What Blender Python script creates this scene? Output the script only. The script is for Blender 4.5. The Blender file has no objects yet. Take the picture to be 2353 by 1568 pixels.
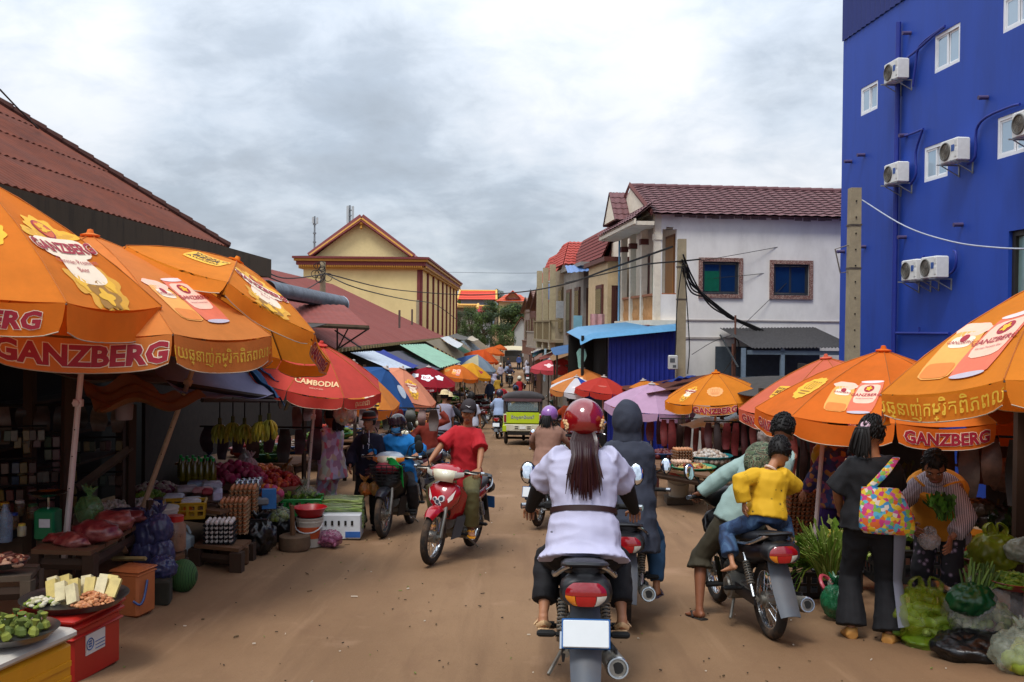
import bpy, math, random
import numpy as np
from mathutils import Vector as V, Matrix
random.seed(7); np.random.seed(7)
R = math.radians
sc = bpy.context.scene
COL = sc.collection
# ---------------------------------------------------------------- camera, sky, sun, exposure
FPX, CX, CY, VX, VY = 2200.0, 1176.5, 784.0, 1199.0, 757.0
CAMZ = 1.9
cd = bpy.data.cameras.new('camera'); cam = bpy.data.objects.new('camera', cd); COL.objects.link(cam)
cd.sensor_width = 36; cd.lens = FPX / 2353 * 36; cd.clip_start = .1; cd.clip_end = 6000
CM = Matrix.Rotation(math.atan((VX - CX) / FPX), 3, 'Z') @ Matrix.Rotation(math.pi / 2 - math.atan((CY - VY) / FPX), 3, 'X') @ Matrix.Rotation(R(.6), 3, 'Z')
cam.matrix_world = Matrix.Translation((0, 0, CAMZ)) @ CM.to_4x4()
sc.camera = cam
cd.dof.use_dof = False
sc.view_settings.view_transform = 'Standard'; sc.view_settings.look = 'None'
sc.view_settings.exposure = 0.7; sc.view_settings.gamma = 1
sc.view_settings.use_curve_mapping = False
SUN_EL, SUN_AZ = R(62), R(205)     # azimuth measured clockwise from +Y
wd = bpy.data.worlds.new('World'); sc.world = wd; wd.use_nodes = True
def build_sky():
 nt = wd.node_tree; N = nt.nodes; L = nt.links; N.clear()
 def n(t, **k):
  x = N.new(t)
  for a, b in k.items(): setattr(x, a, b)
  return x
 def mth(op, a, b=None, c=None):
  x = n('ShaderNodeMath', operation=op)
  for i, q in enumerate((a, b, c)):
   if q is None: continue
   if isinstance(q, (int, float)): x.inputs[i].default_value = q
   else: L.new(q, x.inputs[i])
  return x.outputs[0]
 out = n('ShaderNodeOutputWorld')
 sky = n('ShaderNodeTexSky', sky_type='NISHITA', sun_disc=False, sun_elevation=SUN_EL, sun_rotation=SUN_AZ)
 b1 = n('ShaderNodeBackground'); b1.inputs[1].default_value = .1; L.new(sky.outputs[0], b1.inputs[0])
 tc = n('ShaderNodeTexCoord'); sp = n('ShaderNodeSeparateXYZ'); L.new(tc.outputs['Generated'], sp.inputs[0])
 zz = mth('ADD', mth('MAXIMUM', sp.outputs[2], 0.0), .34)
 cx = mth('DIVIDE', sp.outputs[0], zz); cy = mth('DIVIDE', sp.outputs[1], zz)
 cb = n('ShaderNodeCombineXYZ'); L.new(cx, cb.inputs[0]); L.new(cy, cb.inputs[1]); cb.inputs[2].default_value = 3.7
 def noise(scale, det, rough, off, dist=0):
  mp = n('ShaderNodeMapping'); mp.inputs['Location'].default_value = off; L.new(cb.outputs[0], mp.inputs[0])
  x = n('ShaderNodeTexNoise'); x.inputs['Scale'].default_value = scale; x.inputs['Detail'].default_value = det
  x.inputs['Roughness'].default_value = rough; x.inputs['Distortion'].default_value = dist
  L.new(mp.outputs[0], x.inputs[0]); return x.outputs[0]
 big = noise(1.0, 3, .5, (1.3, .4, 0)); mid = noise(3.0, 8, .55, (4.1, 2.2, 1), .3); fine = noise(8, 10, .6, (.2, 7.1, 2), .3)
 # cloud brightness: heavy grey bases against thin bright gaps
 a = mth('ADD', mth('MULTIPLY', big, .52), mth('ADD', mth('MULTIPLY', mid, .36), mth('MULTIPLY', fine, .20)))
 # large cloud masses (soft, by direction)
 def lobe(px, py, k, amt):
  d = CM @ V(((px - CX) / FPX, (CY - py) / FPX, -1)).normalized()
  vm = n('ShaderNodeVectorMath', operation='DOT_PRODUCT'); L.new(tc.outputs['Generated'], vm.inputs[0]); vm.inputs[1].default_value = d
  e = mth('POWER', mth('MAXIMUM', vm.outputs['Value'], 0), k)
  return mth('MULTIPLY', e, amt)
 a = mth('MULTIPLY_ADD', a, 1.25, -.17)
 for q in LOBES: a = mth('ADD', a, lobe(*q))
 cr = n('ShaderNodeValToRGB'); L.new(a, cr.inputs[0]); e = cr.color_ramp
 e.elements[0].position = .30; e.elements[0].color = (.40, .455, .525, 1)
 e.elements[1].position = .72; e.elements[1].color = (.95, .96, .985, 1)
 for p, c in ((.42, (.50, .565, .65, 1)), (.50, (.66, .725, .81, 1)), (.60, (.86, .89, .94, 1))):
  q = e.elements.new(p); q.color = c
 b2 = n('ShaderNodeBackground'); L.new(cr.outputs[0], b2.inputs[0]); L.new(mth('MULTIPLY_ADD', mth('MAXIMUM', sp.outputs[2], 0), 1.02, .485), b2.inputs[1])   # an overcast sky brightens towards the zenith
 cov = mth('MULTIPLY_ADD', mid, -.5, 1.18)
 cl = n('ShaderNodeClamp'); cl.inputs[1].default_value = .82; cl.inputs[2].default_value = 1; L.new(cov, cl.inputs[0])
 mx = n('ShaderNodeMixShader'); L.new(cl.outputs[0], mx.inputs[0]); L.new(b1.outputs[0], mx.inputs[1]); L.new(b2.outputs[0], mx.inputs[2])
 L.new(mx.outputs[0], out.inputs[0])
LOBES = [(640, 60, 90, -.16), (900, 330, 300, -.13), (1180, 520, 500, -.14), (420, 470, 600, -.08), (1560, 200, 300, .15), (1250, 120, 120, .05), (230, 140, 500, .11), (1180, 330, 900, .06), (640, 620, 900, .05)]
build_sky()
sl = bpy.data.lights.new('sun', 'SUN'); sl.energy = 1.5; sl.angle = R(18); sl.color = (1, .97, .92)
so = bpy.data.objects.new('sun', sl); COL.objects.link(so)
_sd = V((math.sin(SUN_AZ) * math.cos(SUN_EL), math.cos(SUN_AZ) * math.cos(SUN_EL), math.sin(SUN_EL)))
so.rotation_euler = _sd.to_track_quat('Z', 'Y').to_euler(); so.location = (0, 0, 40)
# ---------------------------------------------------------------- geometry of the place
_GP = [(-60, 1.6), (0, 0), (38, -2.227), (48, -2.56), (58, -2.68), (70, -2.60), (90, -2.32), (117, -2.0), (150, -1.5), (165, .5), (185, 4), (230, 7), (400, 9), (2500, 9)]
def gz(y):
 """height of the ground at y (metres along the street); the street runs downhill from the camera and rises again"""
 for (a, za), (b, zb) in zip(_GP, _GP[1:]):
  if y <= b or b == 2500:
   return za + (zb - za) * max(0, min(1, (y - a) / (b - a)))
def ray(px, py): return CM @ V(((px - CX) / FPX, (CY - py) / FPX, -1))
def W(px, py, d):
 """the point at distance d along the street that stands at this place in the photograph"""
 r = ray(px, py); return V((0, 0, CAMZ)) + r * (d / r.y)
def G(px, py):
 r = ray(px, py); lo, hi = 1.0, 160.0
 for _ in range(50):
  m = (lo + hi) / 2; q = CAMZ + r.z / r.y * m
  if q > gz(m): lo = m
  else: hi = m
 return V((r.x / r.y * lo, lo, gz(lo)))
# ---------------------------------------------------------------- materials
def hx(s):
 s = s.lstrip('#'); c = [int(s[i:i + 2], 16) / 255 for i in (0, 2, 4)]
 return tuple(x / 12.92 if x <= .04045 else ((x + .055) / 1.055) ** 2.4 for x in c)
_mc = {}
def mt(col, rough=.6, metal=0, var=.16, scale=9, bump=0, bscale=60, spec=.4, coat=0, dirt=None, damt=.5, dscale=2.5, trans=0, glass=0, alpha=1, emit=0, stretch=(1, 1, 1), sheen=0):
 key = (col, rough, metal, var, scale, bump, bscale, spec, coat, dirt, damt, dscale, trans, glass, alpha, emit, stretch, sheen)
 if key in _mc: return _mc[key]
 m = bpy.data.materials.new('mat_' + str(col)); m.use_nodes = True; nt = m.node_tree; N = nt.nodes; L = nt.links
 p = N['Principled BSDF']; c = hx(col) if isinstance(col, str) else col
 p.inputs['Roughness'].default_value = rough; p.inputs['Metallic'].default_value = metal
 p.inputs['Specular IOR Level'].default_value = spec; p.inputs['Coat Weight'].default_value = coat; p.inputs['Coat Roughness'].default_value = .08
 if sheen: p.inputs['Sheen Weight'].default_value = sheen
 if glass: p.inputs['Transmission Weight'].default_value = glass; p.inputs['IOR'].default_value = 1.2
 if alpha < 1: p.inputs['Alpha'].default_value = alpha
 if emit: p.inputs['Emission Color'].default_value = (*c, 1); p.inputs['Emission Strength'].default_value = emit
 p.inputs['Base Color'].default_value = (*c, 1)
 src = None
 if var or dirt or bump:
  tc = N.new('ShaderNodeTexCoord'); mp = N.new('ShaderNodeMapping'); mp.inputs['Scale'].default_value = stretch
  L.new(tc.outputs['Object'], mp.inputs[0])
 if var:
  nz = N.new('ShaderNodeTexNoise'); nz.inputs['Scale'].default_value = scale; nz.inputs['Detail'].default_value = 5; nz.inputs['Roughness'].default_value = .6
  L.new(mp.outputs[0], nz.inputs[0])
  r = N.new('ShaderNodeValToRGB'); L.new(nz.outputs[0], r.inputs[0])
  r.color_ramp.elements[0].position = .3; r.color_ramp.elements[1].position = .7
  r.color_ramp.elements[0].color = (*[x * (1 - var) for x in c], 1); r.color_ramp.elements[1].color = (*[min(1, x * (1 + var * .7)) for x in c], 1)
  src = r.outputs[0]
 if dirt:
  nz = N.new('ShaderNodeTexNoise'); nz.inputs['Scale'].default_value = dscale; nz.inputs['Detail'].default_value = 8; nz.inputs['Roughness'].default_value = .68
  L.new(mp.outputs[0], nz.inputs[0])
  r2 = N.new('ShaderNodeMapRange'); r2.inputs[1].default_value = .48; r2.inputs[2].default_value = .72; r2.inputs[4].default_value = damt; L.new(nz.outputs[0], r2.inputs[0])
  mx = N.new('ShaderNodeMix'); mx.data_type = 'RGBA'; L.new(r2.outputs[0], mx.inputs[0])
  if src: L.new(src, mx.inputs[6])
  else: mx.inputs[6].default_value = (*c, 1)
  mx.inputs[7].default_value = (*(hx(dirt) if isinstance(dirt, str) else dirt), 1); src = mx.outputs[2]
 if src: L.new(src, p.inputs['Base Color'])
 if bump:
  nz = N.new('ShaderNodeTexNoise'); nz.inputs['Scale'].default_value = bscale; nz.inputs['Detail'].default_value = 4
  L.new(mp.outputs[0], nz.inputs[0]); b = N.new('ShaderNodeBump'); b.inputs['Strength'].default_value = bump; b.inputs['Distance'].default_value = .02
  L.new(nz.outputs[0], b.inputs['Height']); L.new(b.outputs[0], p.inputs['Normal'])
 if trans:
  t = N.new('ShaderNodeBsdfTranslucent'); ms = N.new('ShaderNodeMixShader'); ms.inputs[0].default_value = trans
  if src: L.new(src, t.inputs[0])
  else: t.inputs[0].default_value = (*c, 1)
  L.new(p.outputs[0], ms.inputs[1]); L.new(t.outputs[0], ms.inputs[2]); L.new(ms.outputs[0], N['Material Output'].inputs[0])
 _mc[key] = m; return m
def mpat(name, cols, scale=30, kind='cell', stretch=(1, 1, 1), rough=.8, dist=0.0, bump=0):
 """printed or woven cloth: cells, blotches or stripes of several flat colours"""
 key = ('pat', name)
 if key in _mc: return _mc[key]
 m = bpy.data.materials.new('mat_' + name); m.use_nodes = True; nt = m.node_tree; N = nt.nodes; L = nt.links; p = N['Principled BSDF']
 p.inputs['Roughness'].default_value = rough
 tc = N.new('ShaderNodeTexCoord'); mp = N.new('ShaderNodeMapping'); mp.inputs['Scale'].default_value = stretch; L.new(tc.outputs['Object'], mp.inputs[0])
 if kind == 'cell':
  t = N.new('ShaderNodeTexVoronoi'); t.inputs['Scale'].default_value = scale; L.new(mp.outputs[0], t.inputs[0])
  s = N.new('ShaderNodeSeparateColor'); L.new(t.outputs['Color'], s.inputs[0]); src = s.outputs[0]
 elif kind == 'dot':
  t = N.new('ShaderNodeTexVoronoi'); t.inputs['Scale'].default_value = scale; L.new(mp.outputs[0], t.inputs[0]); src = t.outputs['Distance']
 elif kind == 'noise':
  t = N.new('ShaderNodeTexNoise'); t.inputs['Scale'].default_value = scale; t.inputs['Detail'].default_value = 1.5; t.inputs['Distortion'].default_value = dist; L.new(mp.outputs[0], t.inputs[0])
  mr = N.new('ShaderNodeMapRange'); mr.inputs[1].default_value = .32; mr.inputs[2].default_value = .68; L.new(t.outputs[0], mr.inputs[0]); src = mr.outputs[0]
 else:
  t = N.new('ShaderNodeTexWave'); t.inputs['Scale'].default_value = scale; t.inputs['Distortion'].default_value = dist; t.inputs['Detail'].default_value = 2; t.inputs['Detail Scale'].default_value = 1.2; L.new(mp.outputs[0], t.inputs[0]); src = t.outputs[1]
 r = N.new('ShaderNodeValToRGB'); r.color_ramp.interpolation = 'CONSTANT'; L.new(src, r.inputs[0])
 n = len(cols); e = r.color_ramp.elements
 for i, c in enumerate(cols):
  pos = i / n
  if isinstance(c, tuple): pos, c = c
  q = e[0] if i == 0 else (e[1] if i == 1 else e.new(pos)); q.position = pos; q.color = (*hx(c), 1)
 L.new(r.outputs[0], p.inputs['Base Color']); _mc[key] = m; return m
# ---------------------------------------------------------------- mesh builder
def A(*p): return np.array(p, float)
def nrm(v):
 v = np.asarray(v, float); l = np.linalg.norm(v); return v / l if l > 1e-9 else v
def spl(pts, n=4):
 """Catmull-Rom through pts (any dimension)"""
 P = [np.asarray(p, float) for p in pts]; P = [2 * P[0] - P[1]] + P + [2 * P[-1] - P[-2]]; o = []
 for i in range(1, len(P) - 2):
  a, b, c, d = P[i - 1:i + 3]
  for k in range(n):
   t = k / n; o.append(.5 * (2 * b + (c - a) * t + (2 * a - 5 * b + 4 * c - d) * t * t + (3 * b - a - 3 * c + d) * t ** 3))
 o.append(P[-2]); return o
class B:
 def __init__(s): s.v = []; s.f = []; s.m = []; s.k = 0; s.M = None
 def mat(s, k): s.k = k; return s
 def add(s, vs, fs):
  o = len(s.v)
  if s.M is not None: vs = [s.M @ V(p) for p in vs]
  s.v.extend([tuple(p) for p in vs]); s.f.extend([tuple(i + o for i in f) for f in fs]); s.m.extend([s.k] * len(fs)); return s
 def box(s, c, d, rz=0, rx=0, ry=0, tap=1):
  x, y, z = (q / 2 for q in d); M = Matrix.Rotation(rz, 3, 'Z') @ Matrix.Rotation(ry, 3, 'Y') @ Matrix.Rotation(rx, 3, 'X')
  vs = [M @ V((a * x * (tap if e > 0 else 1), b * y * (tap if e > 0 else 1), e * z)) + V(c) for e in (-1, 1) for a, b in ((-1, -1), (1, -1), (1, 1), (-1, 1))]
  return s.add(vs, [(3, 2, 1, 0), (4, 5, 6, 7), (0, 1, 5, 4), (1, 2, 6, 5), (2, 3, 7, 6), (3, 0, 4, 7)])
 def rbox(s, c, d, r=.02, rz=0, rx=0, ry=0):
  """box with softened edges (chamfer)"""
  x, y, z = (q / 2 for q in d); r = min(r, x * .9, y * .9, z * .9)
  M = Matrix.Rotation(rz, 3, 'Z') @ Matrix.Rotation(ry, 3, 'Y') @ Matrix.Rotation(rx, 3, 'X'); vs = []; fs = []
  for zz, ins in ((-z, r), (-z + r, 0), (z - r, 0), (z, r)):
   X, Y = x - ins, y - ins; q = r * .6
   for a, b in ((X - q, -Y), (X, -Y + q), (X, Y - q), (X - q, Y), (-X + q, Y), (-X, Y - q), (-X, -Y + q), (-X + q, -Y)): vs.append(M @ V((a, b, zz)) + V(c))
  for k in range(3):
   for i in range(8): fs.append((k * 8 + i, k * 8 + (i + 1) % 8, k * 8 + 8 + (i + 1) % 8, k * 8 + 8 + i))
  fs += [tuple(range(7, -1, -1)), tuple(range(24, 32))]
  return s.add(vs, fs)
 def tube(s, pts, rad, n=8, lat=None, caps=True, k=0):
  if k:
   if isinstance(rad, list): rad = [q for q in spl([np.atleast_1d(r) if np.isscalar(r) else np.array(r, float) for r in rad], k)]
   pts = spl(pts, k)
  P = [np.asarray(p, float) for p in pts]; m = len(P)
  rr = [rad] * m if np.isscalar(rad) or isinstance(rad, tuple) else list(rad)
  T = [nrm(P[min(i + 1, m - 1)] - P[max(i - 1, 0)]) for i in range(m)]
  side = nrm(lat) if lat is not None else None
  if side is None:
   t = T[0]; side = nrm(np.cross(t, (0, 0, 1) if abs(t[2]) < .9 else (1, 0, 0)))
  vs = []
  for i in range(m):
   t = T[i]; sd = side - t * np.dot(side, t); sd = nrm(sd)
   if lat is None: side = sd
   up = np.cross(t, sd); r = rr[i]
   if np.isscalar(r): a = b = r
   else:
    r = np.atleast_1d(r); a = r[0]; b = r[-1]
   for j in range(n):
    th = 2 * math.pi * j / n; vs.append(P[i] + sd * (a * math.cos(th)) + up * (b * math.sin(th)))
  fs = []
  for i in range(m - 1):
   for j in range(n):
    q = (j + 1) % n; fs.append((i * n + j, i * n + q, i * n + n + q, i * n + n + j))
  if caps: fs += [tuple(range(n - 1, -1, -1)), tuple(range((m - 1) * n, m * n))]
  return s.add(vs, fs)
 def cyl(s, a, b, r, r2=None, n=12, caps=True): return s.tube([a, b], [r, r if r2 is None else r2], n, caps=caps)
 def lathe(s, prof, c=(0, 0, 0), n=16, ax=(0, 0, 1), sx=1, sy=1, caps=True):
  q = V(ax).to_track_quat('Z', 'Y').to_matrix(); vs = []; m = len(prof)
  for r, z in prof:
   for j in range(n):
    t = 2 * math.pi * j / n; vs.append(q @ V((r * math.cos(t) * sx, r * math.sin(t) * sy, z)) + V(c))
  fs = [(i * n + j, i * n + (j + 1) % n, i * n + n + (j + 1) % n, i * n + n + j) for i in range(m - 1) for j in range(n)]
  if caps:
   if prof[0][0] > 1e-4: fs.append(tuple(range(n - 1, -1, -1)))
   if prof[-1][0] > 1e-4: fs.append(tuple(range((m - 1) * n, m * n)))
  return s.add(vs, fs)
 def ell(s, c, r, n=12, m=8, M=None, fn=None):
  if np.isscalar(r): r = (r, r, r)
  vs = []; fs = []
  for i in range(m + 1):
   ph = math.pi * i / m
   for j in range(n):
    t = 2 * math.pi * j / n; d = V((math.sin(ph) * math.cos(t), math.sin(ph) * math.sin(t), -math.cos(ph)))
    p = V((d.x * r[0], d.y * r[1], d.z * r[2]))
    if fn: p = p * fn(d)
    vs.append((M @ p if M is not None else p) + V(c))
  for i in range(m):
   for j in range(n):
    q = (j + 1) % n; f = [i * n + j, i * n + q, i * n + n + q, i * n + n + j]
    if i == 0: f = [f[0], f[2], f[3]]
    elif i == m - 1: f = [f[0], f[1], f[2]]
    fs.append(tuple(f))
  return s.add(vs, fs)
 def sheet(s, fn, nu, nv, th=0, u=(0, 1), v=(0, 1)):
  vs = [np.asarray(fn(u[0] + (u[1] - u[0]) * i / nu, v[0] + (v[1] - v[0]) * j / nv), float) for j in range(nv + 1) for i in range(nu + 1)]
  w = nu + 1; fs = [(j * w + i, j * w + i + 1, j * w + w + i + 1, j * w + w + i) for j in range(nv) for i in range(nu)]
  if not th: return s.add(vs, fs)
  a = np.array(vs).reshape(nv + 1, w, 3); du = np.gradient(a, axis=1); dv = np.gradient(a, axis=0); nn = np.cross(du, dv); nn /= np.maximum(np.linalg.norm(nn, axis=2, keepdims=True), 1e-9)
  b = (a - nn * th).reshape(-1, 3); k = len(vs); vs = vs + list(b); fs2 = [tuple(i + k for i in f[::-1]) for f in fs]
  rim = []
  for i in range(nu): rim += [(i + 1, i, i + k, i + 1 + k), (nv * w + i, nv * w + i + 1, nv * w + i + 1 + k, nv * w + i + k)]
  for j in range(nv): rim += [(j * w, j * w + w, j * w + w + k, j * w + k), (j * w + w + nu, j * w + nu, j * w + nu + k, j * w + w + nu + k)]
  return s.add(vs, fs + fs2 + rim)
 def prism(s, poly, d, M=None, y0=0):
  """polygon in (x,z) with depth d along +y"""
  n = len(poly); vs = [V((x, y0, z)) for x, z in poly] + [V((x, y0 + d, z)) for x, z in poly]
  if M is not None: vs = [M @ q for q in vs]
  return s.add(vs, [tuple(range(n)), tuple(range(2 * n - 1, n - 1, -1))] + [(i, i + n, (i + 1) % n + n, (i + 1) % n) for i in range(n)])
 def torus(s, c, Rr, r, n=24, m=8, ax=(0, 0, 1), arc=(0, 2 * math.pi), rr=None):
  q = V(ax).to_track_quat('Z', 'Y').to_matrix(); full = abs(arc[1] - arc[0] - 2 * math.pi) < 1e-6; k = n if full else n + 1; vs = []
  for i in range(k):
   t = arc[0] + (arc[1] - arc[0]) * i / n
   for j in range(m):
    p = 2 * math.pi * j / m; a = Rr + r * math.cos(p); vs.append(q @ V((a * math.cos(t), a * math.sin(t), (rr or r) * math.sin(p))) + V(c))
  fs = [(i * m + j, ((i + 1) % k) * m + j, ((i + 1) % k) * m + (j + 1) % m, i * m + (j + 1) % m) for i in range(n) for j in range(m)]
  return s.add(vs, fs)
 def mesh(s, name='mesh', smooth=True, ang=40):
  me = bpy.data.meshes.new(name); me.from_pydata(s.v, [], s.f)
  if any(s.m): me.polygons.foreach_set('material_index', s.m)
  if smooth:
   me.polygons.foreach_set('use_smooth', [True] * len(s.f)); me.update()
   me.set_sharp_from_angle(angle=R(ang))
  me.update(); return me
 def obj(s, name, mats, par=None, smooth=True, ang=40):
  return lk(name, s.mesh(name, smooth, ang), mats, par)
def lk(name, me, mats, par=None):
 if not isinstance(mats, (list, tuple)): mats = [mats]
 if not len(me.materials):
  for m in mats: me.materials.append(m)
 o = bpy.data.objects.new(name, me); COL.objects.link(o)
 if par is not None: o.parent = par
 return o
def tag(o, label, cat, group=None, kind=None):
 o['label'] = label; o['category'] = cat
 if group: o['group'] = group
 if kind: o['kind'] = kind
 return o
def T(name, label, cat, loc=(0, 0, 0), rz=0, group=None, M=None):
 o = bpy.data.objects.new(name, None); COL.objects.link(o); o.empty_display_size = .1
 if M is not None: o.matrix_world = M
 else: o.location = loc; o.rotation_euler = (0, 0, rz)
 return tag(o, label, cat, group)
def struct(o): o['kind'] = 'structure'; return o
def stuff(o): o['kind'] = 'stuff'; return o
_kids = {}
def dup(o, label=None, loc=None, rz=None, recol=None, M=None, s=None, par=None):
 c = o.copy(); COL.objects.link(c)
 if par is not None: c.parent = par
 elif M is not None: c.matrix_world = M
 else:
  if loc is not None: c.location = loc
  if rz is not None: c.rotation_euler = (0, 0, rz)
 if s: c.scale = (s, s, s)
 if label: c['label'] = label
 if recol:
  for i, sl_ in enumerate(c.material_slots):
   m = sl_.material
   if m in recol: sl_.link = 'OBJECT'; sl_.material = recol[m]
 for k in o.children: dup(k, recol=recol, par=c)
 return c
# temporary scene: text outlines and voxel remeshing are evaluated here, away from the growing scene
_ts = bpy.data.scenes.new('workbench')
def _eval(ob):
 _ts.collection.objects.link(ob); vl = _ts.view_layers[0]; vl.update(); dg = vl.depsgraph
 me = bpy.data.meshes.new_from_object(ob.evaluated_get(dg), depsgraph=dg)
 d = ob.data; bpy.data.objects.remove(ob)
 if isinstance(d, bpy.types.Mesh): bpy.data.meshes.remove(d)
 else: bpy.data.curves.remove(d)
 return me
_tx = {}
def txt(s, size=1, bold=0, sp=1.0):
 """outline of a line of lettering -> (verts2d centred, faces)"""
 key = (s, bold, sp)
 if key not in _tx:
  c = bpy.data.curves.new('lettering', 'FONT'); c.body = s; c.size = 1; c.offset = bold; c.resolution_u = 2; c.space_character = sp; c.fill_mode = 'FRONT'
  me = _eval(bpy.data.objects.new('lettering', c)); v = np.array([(q.co.x, q.co.y) for q in me.vertices]).reshape(-1, 2); f = [tuple(p.vertices) for p in me.polygons]; bpy.data.meshes.remove(me)
  if len(v): v = v - (v.max(0) + v.min(0)) / 2
  _tx[key] = (v, f)
 v, f = _tx[key]; return v * size, f
def remesh(b, vox, it=3, fac=.5):
 ob = bpy.data.objects.new('body', b.mesh('body', False)); m = ob.modifiers.new('r', 'REMESH'); m.mode = 'VOXEL'; m.voxel_size = vox; m.use_smooth_shade = True
 if it: q = ob.modifiers.new('s', 'SMOOTH'); q.factor = fac; q.iterations = it
 return _eval(ob)
def wrinkle(me, amp, scale, seed=0, axis=(1, 1, 1), fn=None):
 """press cloth folds into a mesh along its normals"""
 from mathutils import noise as nz
 n = len(me.vertices); co = np.empty(n * 3); me.vertices.foreach_get('co', co); co = co.reshape(-1, 3)
 no = np.empty(n * 3); me.vertices.foreach_get('normal', no); no = no.reshape(-1, 3)
 for i in range(n):
  p = co[i]; q = V((p[0] * scale * axis[0] + seed, p[1] * scale * axis[1], p[2] * scale * axis[2]))
  w = 1 - 2 * abs(nz.noise(q)) + .35 * nz.noise(q * 2.3)
  co[i] += no[i] * (amp * (w - .45) * (fn(p) if fn else 1))
 me.vertices.foreach_set('co', co.ravel()); me.update(); return me
# ================================================================= SETTING: ground and air
def build_ground():
 from mathutils import noise as nz
 xs = sorted(set([-900, -300, -120, -60, -30, -15] + [round(-9 + i * .3, 2) for i in range(61)] + [15, 30, 60, 120, 300, 900]))
 ys = [-40, -20, -8, -3] + [round(.3 * i, 2) for i in range(0, 100)] + [30 + 1.0 * i for i in range(40)] + [70 + 4 * i for i in range(30)] + [195, 210, 230, 260, 300, 360, 450, 600, 1000, 2400]
 vs = []; w = len(xs)
 for y in ys:
  for x in xs:
   z = gz(y)
   if abs(x) < 16 and y < 75:
    z += .035 * nz.noise(V((x * .35, y * .3, 1))) + .012 * nz.noise(V((x * 1.3, y * 1.1, 4)))
    z += .02 * max(0, abs(x) - 1.2) * (abs(x) < 4)
    if abs(x) < 3.2: z -= .03
   elif y > 170: z += (1 if y > 400 else .3) * 6 * nz.noise(V((x * .012, y * .01, 2))) * min(1, abs(x) / 30 + .3)
   vs.append((x, y, z))
 fs = [(j * w + i, j * w + i + 1, j * w + w + i + 1, j * w + w + i) for j in range(len(ys) - 1) for i in range(w - 1)]
 m = bpy.data.materials.new('mat_dirt_road'); m.use_nodes = True; nt = m.node_tree; N = nt.nodes; L = nt.links; p = N['Principled BSDF']
 tc = N.new('ShaderNodeTexCoord')
 def noise(sc_, det, rough, st=(1, 1, 1)):
  mp = N.new('ShaderNodeMapping'); mp.inputs['Scale'].default_value = st; L.new(tc.outputs['Object'], mp.inputs[0])
  n = N.new('ShaderNodeTexNoise'); n.inputs['Scale'].default_value = sc_; n.inputs['Detail'].default_value = det; n.inputs['Roughness'].default_value = rough; L.new(mp.outputs[0], n.inputs[0]); return n.outputs[0]
 def mixc(f, a, b):
  x = N.new('ShaderNodeMix'); x.data_type = 'RGBA'; L.new(f, x.inputs[0])
  for i, q in ((6, a), (7, b)):
   if isinstance(q, tuple): x.inputs[i].default_value = (*q, 1)
   else: L.new(q, x.inputs[i])
  return x.outputs[2]
 def rng(s, a, b, lo=0, hi=1):
  r = N.new('ShaderNodeMapRange'); r.inputs[1].default_value = a; r.inputs[2].default_value = b; r.inputs[3].default_value = lo; r.inputs[4].default_value = hi; L.new(s, r.inputs[0]); return r.outputs[0]
 c = mixc(rng(noise(.5, 6, .6, (1, .45, 1)), .35, .65), (.19, .108, .055), (.262, .156, .083))
 c = mixc(rng(noise(2.2, 8, .7, (1, .5, 1)), .55, .75, 0, .55), c, (.165, .088, .047))
 c = mixc(rng(noise(1.1, 5, .6), .60, .72, 0, .35), c, (.40, .25, .155))
 c = mixc(rng(noise(38, 4, .7), .60, .72, 0, .5), c, (.13, .072, .04))
 c = mixc(rng(noise(120, 2, .6), .68, .74, 0, .4), c, (.5, .36, .25))
 c = mixc(rng(noise(7, 7, .75, (1.4, .35, 1)), .62, .74, 0, .4), c, (.19, .105, .06))
 c = mixc(rng(noise(3.2, 4, .6, (1, .05, 1)), .52, .68, 0, .6), c, (.15, .083, .043)); c = mixc(rng(noise(2.6, 5, .65, (1, .07, 1)), .58, .72, 0, .4), c, (.36, .225, .13)); c = mixc(rng(noise(.33, 4, .6, (1.4, .5, 1)), .55, .68, 0, .35), c, (.2, .11, .062))
 L.new(c, p.inputs['Base Color']); p.inputs['Roughness'].default_value = .9; p.inputs['Specular IOR Level'].default_value = .25
 b = N.new('ShaderNodeBump'); b.inputs['Strength'].default_value = .35; b.inputs['Distance'].default_value = .03; L.new(noise(30, 6, .75), b.inputs['Height']); L.new(b.outputs[0], p.inputs['Normal'])
 bb = B(); bb.add(vs, fs); o = bb.obj('ground', m, ang=180); struct(o)
 # small scraps of leaf, straw and paper trodden into the road
 bb = B(); rd = random.Random(5)
 for i in range(620):
  y = 4.6 + 26 * rd.random() ** 1.6; x = rd.uniform(-3.0, 3.2) * (1 if rd.random() < .5 else .8)
  a = rd.uniform(0, 6.28); l = rd.uniform(.005, .028) * (2.6 if rd.random() < .05 else 1); w_ = rd.uniform(.003, .012); z = gz(y) + .02 * max(0, abs(x) - 1.2) - .03 * (abs(x) < 3.2)
  z += .035 * nz.noise(V((x * .35, y * .3, 1))) + .012 * nz.noise(V((x * 1.3, y * 1.1, 4)))
  bb.mat(rd.choice((0, 0, 1, 2, 2, 3))).box((x, y, z + .012), (l, w_, .006), rz=a, rx=rd.uniform(-.3, .3))
 stuff(bb.obj('litter', [mt('4a3a22', .9), mt('c9bfae', .8), mt('2b2118', .9), mt('6f7a3a', .9)]))
build_ground()
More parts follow.
